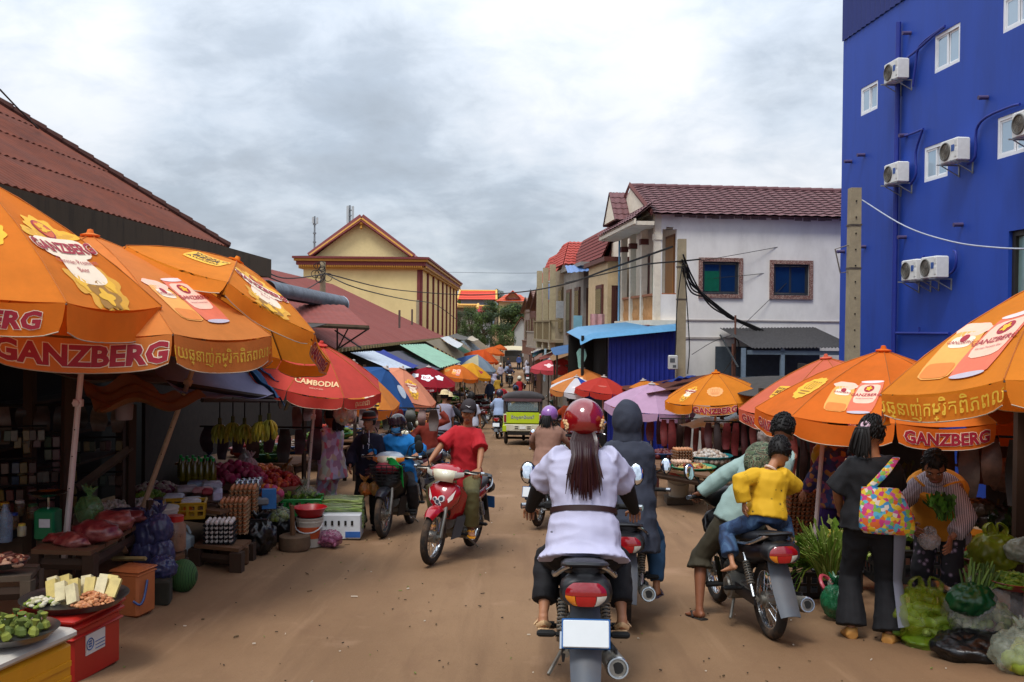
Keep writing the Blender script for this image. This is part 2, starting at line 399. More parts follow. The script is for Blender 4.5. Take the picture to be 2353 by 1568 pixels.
# air: thin milky haze so that the far end of the street pales
def build_haze():
 m = bpy.data.materials.new('mat_haze'); m.use_nodes = True; N = m.node_tree.nodes; N.remove(N['Principled BSDF'])
 v = N.new('ShaderNodeVolumePrincipled'); v.inputs['Color'].default_value = (.93, .95, 1, 1); v.inputs['Density'].default_value = .0011; v.inputs['Anisotropy'].default_value = .2
 m.node_tree.links.new(v.outputs[0], N['Material Output'].inputs['Volume'])
 b = B(); b.box((0, 1150, 20), (1860, 2560, 64)); stuff(b.obj('haze', m, smooth=False))
# ================================================================= BUILDINGS
class Fac:
 """an upright facade plane: local x to the viewer's right, local y into the building"""
 def __init__(s, o, rz): s.o = V(o); s.rz = rz; s.Mi = Matrix.Rotation(-rz, 3, 'Z')
 def pt(s, px, py):
  r = s.Mi @ ray(px, py); e = s.Mi @ (V((0, 0, CAMZ)) - s.o); t = -e.y / r.y; q = e + r * t; return q.x, q.z
 def rect(s, x0, y0, x1, y1):
  """left-top and right-bottom picture corners measured at the left and right edges' middle"""
  a = s.pt(x0, y0); b = s.pt(x1, y1); return a[0], b[0], b[1], a[1]
 def w(s, x, y, z): return s.o + Matrix.Rotation(s.rz, 3, 'Z') @ V((x, y, z))
def wallpanel(b, x0, x1, z0, z1, holes, th=.2, y=0):
 """wall in the xz plane, front at y, with openings [(x0,x1,z0,z1)] cut through it and their reveals"""
 xs = sorted({x0, x1, *[min(max(h[i], x0), x1) for h in holes for i in (0, 1)]}); zs = sorted({z0, z1, *[min(max(h[i], z0), z1) for h in holes for i in (2, 3)]})
 for xa, xb in zip(xs, xs[1:]):
  for za, zb in zip(zs, zs[1:]):
   mx, mz = (xa + xb) / 2, (za + zb) / 2
   if any(h[0] < mx < h[1] and h[2] < mz < h[3] for h in holes): continue
   b.add([(xa, y, za), (xb, y, za), (xb, y, zb), (xa, y, zb)], [(0, 1, 2, 3)]); b.add([(xa, y + th, za), (xb, y + th, za), (xb, y + th, zb), (xa, y + th, zb)], [(3, 2, 1, 0)])
 for (a, c, d, e) in holes + [(x0, x1, z0, z1)]:
  o = [(a, y, d), (c, y, d), (c, y, e), (a, y, e)]; q = [(p[0], y + th, p[2]) for p in o]
  b.add(o + q, [(0, 4, 5, 1), (1, 5, 6, 2), (2, 6, 7, 3), (3, 7, 4, 0)])
def frame(b, x0, x1, z0, z1, w, y0, d):
 b.box(((x0 + x1) / 2, y0 + d / 2, z0 + w / 2), (x1 - x0, d, w)); b.box(((x0 + x1) / 2, y0 + d / 2, z1 - w / 2), (x1 - x0, d, w))
 b.box((x0 + w / 2, y0 + d / 2, (z0 + z1) / 2), (w, d, z1 - z0 - 2 * w)); b.box((x1 - w / 2, y0 + d / 2, (z0 + z1) / 2), (w, d, z1 - z0 - 2 * w))
def window(par, x0, x1, z0, z1, fm, gm, w=.05, y0=.02, curtain=None, bars=0, sashes=2, backs=None):
 f = B(); frame(f, x0, x1, z0, z1, w, y0, .07); fo = f.obj('window', fm, par, smooth=False)
 iw = (x1 - x0 - 2 * w) / sashes
 for i in range(sashes):
  a = x0 + w + i * iw; s_ = B(); yy = y0 + .012 + .022 * (i % 2); frame(s_, a + .004, a + iw - .004, z0 + w + .003, z1 - w - .003, w * .55, yy, .02); s_.obj('sash', fm, fo, smooth=False)
  g = B(); g.box((a + iw / 2, yy + .01, (z0 + z1) / 2), (iw - w, .006, z1 - z0 - 3 * w)); g.obj('pane', gm if not isinstance(gm, list) else gm[i], fo, smooth=False)
 if curtain:
  c = B(); c.sheet(lambda u, v: (x0 + w + (x1 - x0 - 2 * w) * u, y0 + .16 + .02 * math.sin(u * 44) + .008 * math.sin(u * 17), z0 + w + (z1 - z0 - 2 * w) * v), 60, 1); c.obj('curtain', curtain, fo)
 if bars:
  c = B()
  for i in range(bars): c.cyl((x0 + w + (x1 - x0 - 2 * w) * (i + .5) / bars, y0 + .1, z0 + w), (x0 + w + (x1 - x0 - 2 * w) * (i + .5) / bars, y0 + .1, z1 - w), .008, n=5)
  c.obj('security_bars', fm, fo)
 if backs:
  c = B(); c.box(((x0 + x1) / 2, y0 + .3, (z0 + z1) / 2), (x1 - x0, .02, z1 - z0)); c.obj('room_behind', backs, fo, smooth=False)
 return fo
def tiles(b, a, bb, c, d, rows, cols, amp=.03, th=.02, seg=4, lap=.12):
 """overlapping courses of waved roofing: a,bb bottom edge, c,d top edge (c above bb)"""
 a, bb, c, d = (np.array(q, float) for q in (a, bb, c, d)); n = nrm(np.cross(bb - a, d - a))
 if rows > 1: b.sheet(lambda u, v: (a * (1 - u) + bb * u) * (1 - v) + (d * (1 - u) + c * u) * v - n * .012, 2, 2)
 for r in range(rows):
  v0 = r / rows; v1 = min(1, (r + 1 + lap) / rows)
  def fn(u, v):
   vv = v0 + (v1 - v0) * v; p = (a * (1 - u) + bb * u) * (1 - vv) + (d * (1 - u) + c * u) * vv
   return p + n * (amp * (.5 + .5 * math.sin(u * cols * 2 * math.pi)) + th * (1 - v) + .004)
  b.sheet(fn, max(2, cols * seg), 1)
# ---------------------------------------------------------------- the blue hotel block on the right
BLUE = mt('1840a0', .6, var=.12, scale=1.2, dirt='111c48', damt=.25, dscale=2.2, bump=.05, bscale=12, stretch=(1, 1, .22))
WHITEF = mt('dfe2e6', .4, var=.05); GLASS = mt('9fb4c4', .08, var=0, spec=.8, metal=.35); CURT = mt('c9d2cf', .9, var=.1)
DARK = mt('17130f', .9, var=.2)
def blue_block():
 o = W(1928, 800, 20.5); o.z = gz(20) - .3; F = Fac(o, R(-84.2)); t = T('apartment_block', 'tall blue painted block with white windows and air conditioners', 'building', o, F.rz)
 wins = []
 for (xl, yt, yb, xr, yt2, yb2) in ((1978, 205, 268, 2017, 178, 245), (2148, 84, 170, 2206, 55, 137), (2124, 341, 420, 2178, 320, 402), (2305, -2, 78, 2376, -44, 40), (2292, 273, 367, 2372, 240, 340)):
  x0, z1 = F.pt(xl, yt); z0 = F.pt(xl, yb)[1]; x1 = F.pt(xr, (yt2 + yb2) / 2)[0]; wins.append((x0, x1, z0, z1))
 dx, dz1 = F.pt(2318, 532); door = (dx, dx + 1.6, 3.2, dz1)
 zt = F.pt(1932, 97)[1]
 b = B(); wallpanel(b, 0, 26, 0, zt, wins + [door], .22); b.obj('wall', BLUE, t, smooth=False)
 b = B(); b.add([(0, .22, 0), (0, 12, 0), (0, 12, zt + 3), (0, .22, zt + 3)], [(0, 1, 2, 3)]); b.add([(26, .22, 0), (26, 12, 0), (26, 12, zt + 3), (26, .22, zt + 3)], [(3, 2, 1, 0)]); b.add([(0, 12, 0), (26, 12, 0), (26, 12, zt + 3), (0, 12, zt + 3)], [(3, 2, 1, 0)])
 b.add([(0, .2, zt + 3), (26, .2, zt + 3), (26, 12, zt + 3), (0, 12, zt + 3)], [(0, 1, 2, 3)]); b.obj('wall', BLUE, t, smooth=False)
 b = B(); b.sheet(lambda u, v: (u * 26, -.03 + .022 * math.sin(u * 26 * 2 * math.pi / .2), zt - .03 + 3.1 * v), 520, 1, .004); b.obj('cladding', mt('25306e', .5, var=.12, scale=2, stretch=(1, 1, .2), metal=.2), t)
 for x0, x1, z0, z1 in wins: window(t, x0, x1, z0, z1, WHITEF, GLASS, .055, .01, CURT, bars=6)
 b = B(); frame(b, *door, .08, .06, .1); fo = b.obj('glass_door', mt('2b2724', .5), t, smooth=False)
 b = B(); b.box(((door[0] + door[1]) / 2, .12, (door[2] + door[3]) / 2), (1.5, .01, door[3] - door[2] - .1)); b.obj('pane', mt('7f9a98', .12, metal=.2, var=.1), fo, smooth=False)
 PB = mt('1b2c85', .5, var=.1)
 def pipe(pts, r, k=0):
  b = B(); b.tube([(x, -.06 - r * .2, z) for x, z in pts], r, 8, k=k); b.obj('pipe', PB, t)
 x, z1 = F.pt(2073, 52); pipe([(x, z1), (x, 1.2)], .05); x2, zc = F.pt(2067, 766); pipe([(x2, zc), (F.pt(2190, 768)[0], zc)], .028); pipe([(F.pt(2120, 768)[0], zc), (F.pt(2120, 752)[0], F.pt(2120, 752)[1])], .02)
 for pts in ([(2082, 140), (2110, 120), (2150, 85), (2180, 62)], [(2105, 200), (2112, 150), (2122, 105), (2180, 60)], [(2100, 425), (2113, 400), (2112, 350), (2128, 298)], [(2076, 316), (2100, 309), (2130, 297)], [(2232, 378), (2250, 360), (2252, 300), (2275, 270), (2330, 246), (2353, 240)], [(2125, 614), (2128, 592), (2131, 590)], [(2180, 636), (2200, 622), (2206, 600), (2204, 580), (2200, 577)]):
  pipe([F.pt(*p) for p in pts], .022, 3)
 for q in ((2093, 76), (2270, 224), (1987, 356), (1957, 371), (2085, 311), (2212, 516), (2082, 545), (1989, 567), (1940, 578)):
  x, z = F.pt(*q); b = B(); b.cyl((x, .05, z), (x, -.16, z - .01), .035, n=10); b.obj('drain_spout', mt('4a3f66', .6), t)
 # air conditioners, one thing each
 WA = mt('d9d9d6', .45, var=.06, dirt='8d877c', damt=.25); DK = mt('55534e', .6); ac0 = None
 names = ['white air conditioner high on blue wall below the topmost windows', 'white air conditioner on blue wall left of the middle window', 'white air conditioner touching the middle window of blue wall', 'left one of two white air conditioners low on blue wall', 'right one of two white air conditioners low on blue wall', 'white air conditioner at picture edge beside right window of blue wall']
 spots = [(2053, 2100, 205), (2053, 2100, 433), (2182, 2237, 387), (2093, 2135, 650), (2137, 2180, 645), (2347, 2400, 330)]
 for (xl, xr, yb), lab in zip(spots, names):
  x0, z = F.pt(xl, yb); x1 = F.pt(xr, yb)[0]; p = F.w(x0 + .5, 0, z)
  if ac0 is None:
   ac0 = a = T('air_conditioner', lab, 'air conditioner', p, F.rz, 'air conditioners on the blue wall'); a.scale = (.66, .66, .66)
   # unit stands .62 off the wall, its fan face towards the far end of the street (local -x)
   b = B(); b.rbox((0, -.3, .29), (.78, .34, .56), .025); b.obj('casing', WA, a)
   b = B(); b.torus((-.14, -.485, .29), .21, .02, 20, 6, ax=(0, 1, 0))
   for k in range(5): b.torus((-.14, -.483, .29), .04 + .035 * k, .005, 18, 4, ax=(0, 1, 0))
   for k in range(8): b.cyl((-.14, -.483, .29), (-.14 + .2 * math.cos(k * .785), -.483, .29 + .2 * math.sin(k * .785)), .004, n=4)
   b.obj('fan_grille', DK, a)
   b = B(); b.cyl((-.14, -.45, .29), (-.14, -.475, .29), .2, n=20); b.obj('fan_opening', mt('8b8377', .8, var=.3), a)
   b = B(); b.rbox((-.4, -.3, .3), (.03, .3, .46), .008); b.obj('end_grille', mt('a79a86', .7, var=.3, stretch=(1, 1, 9)), a)
   b = B(); b.box((.2, -.474, .33), (.14, .008, .16)); b.obj('badge', mt('2a4f92', .5), a, smooth=False)
   b = B(); b.rbox((.33, -.474, .44), (.1, .012, .14), .004); b.rbox((.33, -.474, .2), (.09, .02, .2), .006); b.obj('service_cover', mt('c9c9c6', .5), a)
   for sx in (-.3, .3):
    b = B(); b.box((sx, -.3, -.015), (.04, .6, .03)); b.box((sx, -.012, -.15), (.04, .022, .3)); b.tube([(sx, -.5, -.02), (sx, -.02, -.28)], .014, 6); b.obj('bracket', mt('8c8f92', .5, metal=.5), a)
  else: dup(ac0, lab, p, F.rz)
blue_block()
# ---------------------------------------------------------------- the white house with the balcony
def white_house():
 o = W(1503, 700, 25.0); o.z = gz(25) - .2; F = Fac(o, R(6)); t = T('town_house', 'white rendered two storey house with purple tiled roof and balcony', 'house', o, F.rz)
 WALL = mt('e2ded8', .85, var=.06, scale=3, dirt='8d8480', damt=.3, dscale=.9, bump=.1, bscale=18, stretch=(1, 1, .55)); CREAM = mt('ddd2be', .8, var=.08, dirt='8d7a63', damt=.3)
 xs = F.pt(1560, 600)[0]; zt = F.pt(1500, 489)[1]; zf = F.pt(1500, 742)[1]; zr = F.pt(1500, 676)[1]; L_ = 13; D_ = 9
 wa = F.rect(1614, 601, 1697, 677); wb = F.rect(1777, 607, 1858, 680); ve = F.rect(1794, 766, 1880, 784)
 b = B(); wallpanel(b, xs, L_, 0, zt, [wa, wb, ve], .22); b.obj('wall', WALL, t, smooth=False)
 b = B(); b.add([(xs, .22, 0), (xs, D_, 0), (xs, D_, zt), (xs, .22, zt)], [(0, 1, 2, 3)]); b.add([(L_, .22, 0), (L_, D_, 0), (L_, D_, zt), (L_, .22, zt)], [(3, 2, 1, 0)]); b.add([(xs, D_, 0), (L_, D_, 0), (L_, D_, zt), (xs, D_, zt)], [(3, 2, 1, 0)]); b.obj('wall', CREAM, t, smooth=False)
 b = B(); z1 = F.pt(1700, 737)[1]; b.box(((xs + L_) / 2, -.012, z1), (L_ - xs, .03, .03)); z1 = F.pt(1700, 778)[1]; b.box(((xs + L_) / 2, -.01, z1), (L_ - xs, .03, .05)); b.obj('string_course', mt('a9a09a', .9), t, smooth=False)
 STONE = mpat('mosaic', ['6a3f38', '9a7f72', '7a4a42', 'a89486', '5f3832'], 75, 'cell'); GW = mt('0f2a4c', .06, var=.2, scale=2, spec=.9); GG = mt('155a3c', .08, var=.15, spec=.9)
 for w_, g in ((wa, [GW, GW]), (wb, [GW, GW])):
  fo = window(t, *w_, mt('30343a', .4), g, .05, .03)
  f = B(); frame(f, w_[0] - .1, w_[1] + .1, w_[2] - .1, w_[3] + .1, .1, -.05, .06); f.obj('surround', STONE, fo, smooth=False)
 b = B(); x0, x1, z0, z1 = wa; b.box(((x0 * 3 + x1) / 4 + .02, .028, z0 + (z1 - z0) * .4), ((x1 - x0) * .4, .004, (z1 - z0) * .62)); b.obj('green_screen', GG, t, smooth=False)
 fo = B(); frame(fo, *ve, .03, -.02, .1); fo = fo.obj('vent', mt('3d5a6c', .5), t, smooth=False)
 n = 8
 for i in range(n):
  for j in range(2):
   cx = ve[0] + .03 + (ve[1] - ve[0] - .06) * (i + .5) / n; cz = ve[2] + .03 + (ve[3] - ve[2] - .06) * (j + .5) / 2
   b = B(); b.box((cx, .06, cz), ((ve[1] - ve[0]) / n - .025, .03, (ve[3] - ve[2]) / 2 - .04)); b.obj('glass_block', GW, fo, smooth=False)
 # balcony: floor slab, parapet, columns, lintel, inner wall
 YF = 4.25; cw = .17
 b = B(); b.box((xs / 2 - .06, YF / 2 - .05, zf), (xs + .2, YF + .3, .14)); b.box((xs / 2 - .02, YF / 2, zf - .14), (xs + .06, YF + .1, .14)); b.obj('balcony_slab', CREAM, t, smooth=False)
 b = B(); b.box((xs / 2 - .075, -.01, zf - .075), (xs + .23, .36, .035)); b.box((xs / 2 - .075, YF / 2, zf - .075), (xs + .21, YF + .32, .03)); b.obj('slab_band', mt('6b3a37', .7), t, smooth=False)
 for y in (0, 1.5, 2.9, 4.1):
  b = B(); b.box((cw / 2, y + cw / 2, (zf + zt) / 2), (cw, cw, zt - zf)); b.obj('column', CREAM, t, smooth=False)
  b = B(); b.box((cw / 2, y + cw / 2, zt - .62), (cw + .05, cw + .05, .16)); b.obj('capital', mt('5f322c', .7) if y else CREAM, t, smooth=False)
 b = B(); wallpanel(b, cw, xs, zf + .07, zt, [(cw + .03, xs - .06, zr, zt - .42), (cw + .13, xs - .16, zt - .42, zt - .36)], .14, .01); b.obj('wall', WALL, t, smooth=False)
 b = B(); b.box((.1, YF / 2 + .1, zt - .12), (.26, YF + .1, .3)); b.obj('lintel', CREAM, t, smooth=False)
 b = B()
 b.box((.08, YF / 2 + .1, zr), (.12, YF, .06)); b.box((xs / 2 + .08, .07, zr), (xs - cw, .1, .06)); b.obj('handrail', mt('9c5f3c', .6), t, smooth=False)
 BAL = mt('b98a5a', .6, var=.15)
 for k in range(22):
  b = B(); y = .26 + k * .18; b.lathe([(.03, zf + .07), (.03, zf + .14), (.05, zf + .25), (.025, zf + .42), (.04, zr - .03)], (.085, y, 0), 8); b.obj('baluster', BAL, t)
 for k in range(4):
  b = B(); x = cw + .06 + k * .115; b.lathe([(.03, zf + .07), (.03, zf + .14), (.045, zf + .25), (.025, zf + .42), (.04, zr - .03)], (x, .08, 0), 8); b.obj('baluster', BAL, t)
 IN = mt('cbb391', .8, var=.06); xi = xs + .03
 b = B(); b.add([(xi, .15, zf), (xi, YF + .1, zf), (xi, YF + .1, zt), (xi, .15, zt)], [(0, 1, 2, 3)]); b.obj('balcony_wall', IN, t, smooth=False)
 def infill(name, y0, y1, z0, z1, fm, pm):
  b = B(); b.box((xi - .03, (y0 + y1) / 2, (z0 + z1) / 2), (.06, y1 - y0, z1 - z0)); f = b.obj(name, fm, t, smooth=False)
  b = B(); b.box((xi - .065, (y0 + y1) / 2, (z0 + z1) / 2), (.012, y1 - y0 - .14, z1 - z0 - .14)); b.obj('pane', pm, f, smooth=False)
 infill('balcony_door', .35, 1.3, zf + .07, zt - .5, mt('7a4a22', .5, var=.2, scale=4), mt('9c6a34', .5, var=.2, stretch=(1, 1, .2)))
 infill('window', 2.0, 2.75, zr - .05, zt - .8, mt('5c2f28', .5), mt('2f8f68', .12)); infill('window', 3.2, 3.9, zr - .05, zt - .8, mt('5c2f28', .5), mt('203038', .1))
 b = B(); b.tube([(-.04, YF + .05, zf - .2), (-.04, YF + .05, zt - .3)], .03, 8); b.obj('downpipe', mt('6fa3c6', .5), t)
 # roof: tiled plane towards us, gable end towards the street, small porch roof
 TILE = mt('6b4648', .7, var=.25, scale=14, dirt='4a2a2c', damt=.4); yr = 2.4; zr2 = F.pt(1497, 405)[1]; zr2 = zt + (zr2 - zt) * 1.08
 b = B(); tiles(b, (-.1, -.25, zt - .06), (L_, -.25, zt - .06), (L_, yr, zr2), (-.1, yr, zr2), 12, 46, .024, .028); b.obj('roof', TILE, t, ang=60)
 b = B(); b.add([(-.1, yr, zr2), (L_, yr, zr2), (L_, 2 * yr + .3, zt), (-.1, 2 * yr + .3, zt)], [(0, 1, 2, 3)]); b.obj('roof', TILE, t)
 b = B()
 for k in range(40): b.tube([(-.12 + k * .33, yr, zr2 + .02), (.24 + k * .33, yr, zr2 + .035)], .075, 8)
 b.obj('ridge_caps', TILE, t)
 b = B(); b.prism([(0, 0), (2 * yr, 0), (yr, zr2 - zt - .05)], .12, Matrix.Translation((-.02, .0, zt)) @ Matrix.Rotation(R(90), 4, 'Z')); b.obj('gable', CREAM, t, smooth=False)
 b = B(); b.tube([(-.16, -.27, zt - .03), (-.16, yr, zr2 + .05), (-.16, 2 * yr + .3, zt)], (.04, .09), 4, lat=(1, 0, 0)); b.obj('bargeboard', mt('6b3b36', .7), t, smooth=False)
 b = B(); tiles(b, (-.62, -.3, zt - .2), (-.02, -.3, zt + .28), (-.02, YF + .3, zt + .28), (-.62, YF + .3, zt - .2), 1, 1, 0, 0)
 tiles(b, (-.66, YF + .35, zt - .22), (-.66, -.32, zt - .22), (-.02, -.1, zt + .3), (-.02, YF + .3, zt + .3), 4, 15, .03, .025); b.obj('porch_roof', TILE, t, ang=60)
 b = B(); b.box((-.33, YF / 2, zt - .3), (.5, YF + .5, .1)); b.box((-.6, YF / 2, zt - .26), (.06, YF + .6, .14)); b.obj('soffit', CREAM, t, smooth=False)
 # little gabled dormer over the far part of the porch
 b = B(); yd = 3.2; zb = zt + .1; b.prism([(-.75, 0), (.75, 0), (0, .75)], .08, Matrix.Translation((-.5, yd, zb)) @ Matrix.Rotation(R(90), 4, 'Z')); b.obj('dormer_gable', CREAM, t, smooth=False)
 b = B(); tiles(b, (-.6, yd - .9, zb - .05), (.9, yd - .9, zb - .05), (.9, yd, zb + .85), (-.6, yd, zb + .85), 5, 8, .03, .02); tiles(b, (.9, yd + .9, zb - .05), (-.6, yd + .9, zb - .05), (-.6, yd, zb + .85), (.9, yd, zb + .85), 5, 8, .03, .02); b.obj('dormer_roof', TILE, t, ang=60)
 # weathered plaster edge under the eave
 b = B(); rd = random.Random(3)
 for k in range(60):
  x = xs + k * .2 + rd.uniform(-.05, .05); b.box((x, -.004, zt - .03 - rd.random() * .04), (.2, .01, .06 + rd.random() * .1))
 b.obj('eave_mortar', mt('8f8682', .9, var=.3), t, smooth=False)
 return F
white_house()
# ---------------------------------------------------------------- blue sheet-metal kiosk under the balcony and grey lean-to
def kiosk():
 o = W(1397, 860, 24.4); o.z = gz(24.4); F = Fac(o, R(3)); t = T('kiosk', 'blue corrugated metal kiosk with light blue sheet awning', 'kiosk', o, F.rz)
 x1, zt1 = F.pt(1553, 757); zt0 = F.pt(1397, 772)[1]; BL = mt('1d2b86', .5, var=.12, scale=3, metal=.1, dirt='141b50', damt=.4)
 n = 14; w = x1 / n
 for k in range(n):
  b = B(); za, zb = zt0 + (zt1 - zt0) * k / n, zt0 + (zt1 - zt0) * (k + 1) / n
  def fn(u, v, k=k):
   q = [0, .0, .02, .02, 0, 0][min(5, int(u * 5.001))]; return (k * w + w * u, -q, (za + (zb - za) * u) * v)
  b.sheet(fn, 5, 1, .003); b.obj('wall_sheet', BL, t, ang=20)
 b = B(); b.add([(0, .02, 0), (0, 3.2, 0), (0, 3.2, zt0), (0, .02, zt0)], [(0, 1, 2, 3)]); b.add([(x1, .02, 0), (x1, 3.2, 0), (x1, 3.2, zt1), (x1, .02, zt1)], [(3, 2, 1, 0)]); b.obj('side_sheet', BL, t, smooth=False); b = B(); b.box((-.03, 1.6, zt0 / 2), (.03, 3.1, zt0)); b.box((-.4, 2.6, zt0 / 2), (.7, .03, zt0)); b.obj('shade_panel', DARK, t, smooth=False)  # dark panels added to stand in for the shade inside the kiosk
 b = B(); LB = mt('4f87ad', .5, var=.1, dirt='3c6f96', damt=.4)
 def rf(u, v):
  x = -.75 + (x1 + .85) * u; y = -.35 + 3.6 * v; z = zt0 + .1 + (zt1 - zt0) * (x / x1) + .18 * v - .35 * max(0, .12 - u) * 3 + .012 * math.sin(y * 30) - (.14 * max(0, 1 - v / .06) if v < .06 else 0)
  return (x, y, z)
 b.sheet(rf, 40, 34, .006); b.obj('awning_sheet', LB, t)
 for p in ((-.68, -.2), (-.68, 3.0)):
  b = B(); b.cyl((p[0], p[1], 0), (p[0], p[1], zt0), .04, n=8); b.obj('post', DARK, t)
 b = B(); b.sheet(lambda u, v: (-.6 + .06 * math.sin(v * 5 + u * 9), .1 + 1.3 * u, zt0 - .35 - .5 * v * (1 + .3 * math.sin(u * 5))), 12, 6, .004); tag(b.obj('hung_cloth', mt('7fa89a', .9, trans=.2)), 'pale green cloth hung in the open end of blue kiosk', 'cloth')
 bpy.data.objects['hung_cloth'].matrix_world = Matrix.Translation(o) @ Matrix.Rotation(F.rz, 4, 'Z')
 # grey lean-to against the white wall
 o = W(1690, 860, 23.2); o.z = gz(23); F = Fac(o, R(6)); t = T('lean_to', 'grey lean-to shed with corrugated roof below the white wall', 'shed', o, F.rz)
 x1 = F.pt(1945, 800)[0]; xm, zt = F.pt(1782, 800);
 b = B(); tiles(b, (.2, -.6, zt - .02), (x1, -.6, zt + .02), (x1, 1.9, zt + .5), (.2, 1.9, zt + .45), 1, 30, .035, 0); b.obj('roof', mt('3c3a3b', .7, var=.3), t)
 b = B(); b.sheet(lambda u, v: (.2 * u - .15 * (1 - u) + .03 * math.sin(v * 60), -.6 + 2.5 * u, zt - .45 + .75 * u), 6, 3, .01); b.obj('valance', mt('2c3033', .8), t)
 for x in (0.02, xm - .02, x1 - .05):
  b = B(); b.box((x, -.5, zt / 2), (.09, .09, zt)); b.obj('post', mt('6f7f8c', .6, var=.15), t, smooth=False)
 b = B(); b.box((x1 / 2 + .1, -.52, zt - .1), (x1, .05, .1)); b.obj('beam', mt('5d6a74', .6), t, smooth=False)
 b = B(); b.box((.55, -.2, zt * .38), (1.0, .05, zt * .76)); b.obj('side_panel', mt('3d4e5c', .6, var=.25, scale=5), t, smooth=False)
 b = B(); b.box((x1 / 2, 1.6, zt / 2), (x1, .05, zt)); b.obj('back_panel', mt('3b444c', .7, var=.2), t, smooth=False)
 # iron pipe rising against the white wall
 b = B(); p = W(1690, 725, 24.3); b.cyl((p.x, p.y, gz(24)), p, .025, n=8); p2 = W(1684, 790, 24.2); b.cyl((p2.x, p2.y, gz(24)), p2, .03, n=8); tag(b.obj('conduit_pipe', mt('6a4436', .8)), 'rusty conduit pipes standing against the white house wall', 'pipe')
kiosk()
# ---------------------------------------------------------------- concrete poles and cables
CONC = mt('978a70', .9, var=.15, scale=6, dirt='6d614b', damt=.4, bump=.2, bscale=30)
def conc_pole(px, yt, d, w, label, holes=True):
 p = W(px, yt, d); z0 = gz(d) - .1; t = T('power_pole', label, 'pole', (p.x, p.y, z0)); h = p.z - z0
 b = B(); b.box((0, 0, h / 2), (w * 1.2, w * 1.2, h), tap=.8)
 b.obj('shaft', CONC, t, smooth=False)
 if holes:
  b = B()
  for k in range(14): b.cyl((0, -w * .6, h - .25 - k * .3), (0, -w * .35, h - .25 - k * .3), .014, n=8)
  stuff(b.obj('climbing_holes', DARK, t))
 b = B()
 for z in (h * .88, h * .74): b.box((0, 0, z), (w * 1.12, w * 1.12, .03))
 b.obj('strap', mt('5d544a', .6, metal=.5), t, smooth=False)
 return t
tp = conc_pole(1964, 433, 18.0, .2, 'thick concrete pole with drilled holes before the blue block')
b = B(); p = W(1952, 563, 18); q = W(1919, 573, 18); r_ = W(1931, 628, 18); s_ = W(1952, 624, 18); b.tube([p, q, r_, s_], .013, 6)
o = b.obj('bracket', mt('6b6257', .6, metal=.4), tp); o.matrix_parent_inverse = Matrix.Translation(-tp.location)
conc_pole(1567, 550, 23.2, .2, 'concrete pole carrying cable bundles beside white house balcony', False)
conc_pole(1332, 655, 44, .22, 'concrete pole before the unfinished grey house', False)
conc_pole(1281, 700, 50, .2, 'slim dark pole under the blue water tank', False)
WIRE = mt('14110f', .7, var=0)
def cable(name, pts, r, label, cat='cable', mat_=None, k=6, n=5):
 b = B(); b.tube([W(*p) for p in pts], r, n, k=k); return tag(b.obj(name, mat_ or WIRE), label, cat)
cable('cable', [(1545, 567, 23.1), (1400, 618, 26), (1290, 655, 34), (1180, 673, 45), (1065, 678, 60), (900, 665, 52), (745, 628, 38)], .028, 'thick black cable sagging right across the street')
cable('cable', [(1610, 596, 23.5), (1560, 601, 23.1), (1490, 607, 24.5), (1440, 618, 27), (1300, 650, 36)], .02, 'black cable running along under the balcony eave of white house')
cable('cable', [(745, 628, 38), (800, 655, 33), (868, 675, 36), (940, 690, 45), (1000, 700, 58), (1050, 735, 62)], .022, 'black cable drooping before the yellow hall front')
cable('cable', [(596, 618, 23), (660, 640, 28), (745, 631, 38)], .02, 'black cable from the dark gutter to the yellow hall pole')
cable('cable', [(600, 630, 23), (650, 650, 28), (700, 665, 33), (745, 640, 38)], .02, 'lower black cable drooping from the dark gutter')
cable('wire', [(1978, 458, 18), (2080, 520, 16), (2190, 556, 14.5), (2300, 570, 13.3), (2400, 572, 12.4)], .012, 'pale wire sagging across the blue wall', 'wire', mt('a8aebc', .6))
cable('wire', [(0, 206, 14), (40, 248, 15.5), (88, 296, 17)], .014, 'dark wire crossing the sky above the red roof', 'wire')
cable('wire', [(1030, 626, 120), (1200, 628, 100), (1420, 622, 60), (1560, 610, 26)], .022, 'thin wire crossing the cloudy sky over the street', 'wire', mt('5a6068', .7))
rd = random.Random(11)
for k in range(7):
 j = lambda a=3: rd.uniform(-a, a)
 cable('cable', [(1570 + j(), 585 + k * 6, 23.0), (1590 + j(), 640 + j(8) + k * 4, 23.4), (1625 + j(), 690 + j(9), 24.2), (1670 + j(5), 725 + j(6), 24.6), (1730 + j(5), 752 + j(5), 24.8), (1800 + j(5), 784 + j(4), 24.9), (1850, 797 + j(2), 24.9)], .02 + .006 * rd.random(), 'one of the slack black cables bundled across the white wall').__setitem__('group', 'slack cables across the white wall')
for k, pts in enumerate(([(1568, 605, 23), (1556, 700, 22.9), (1553, 790, 22.9), (1550, 832, 22.9)], [(1572, 600, 23), (1580, 720, 23), (1584, 800, 23), (1580, 860, 23)], [(1688, 770, 24.3), (1697, 800, 24.2), (1660, 860, 24)], [(1610, 600, 24.6), (1750, 575, 25.2), (1850, 555, 25.6), (1925, 530, 25.9)], [(1640, 640, 24.9), (1780, 625, 25.4), (1925, 595, 25.9)], [(1700, 755, 25), (1850, 610, 25.6), (1925, 540, 25.9)], [(1590, 815, 23.8), (1640, 785, 24.5), (1690, 768, 24.6)])):
 cable('cable', pts, .014 if k < 3 else .008, ['cable hanging down the concrete pole to the meter box', 'cable hanging down the street pole to the ground', 'cable looping below the conduit pipe', 'thin wire rising to the right over white wall', 'thin wire running over both windows of white wall', 'thin wire slanting across the white wall', 'short wire slung low on white wall'][k])
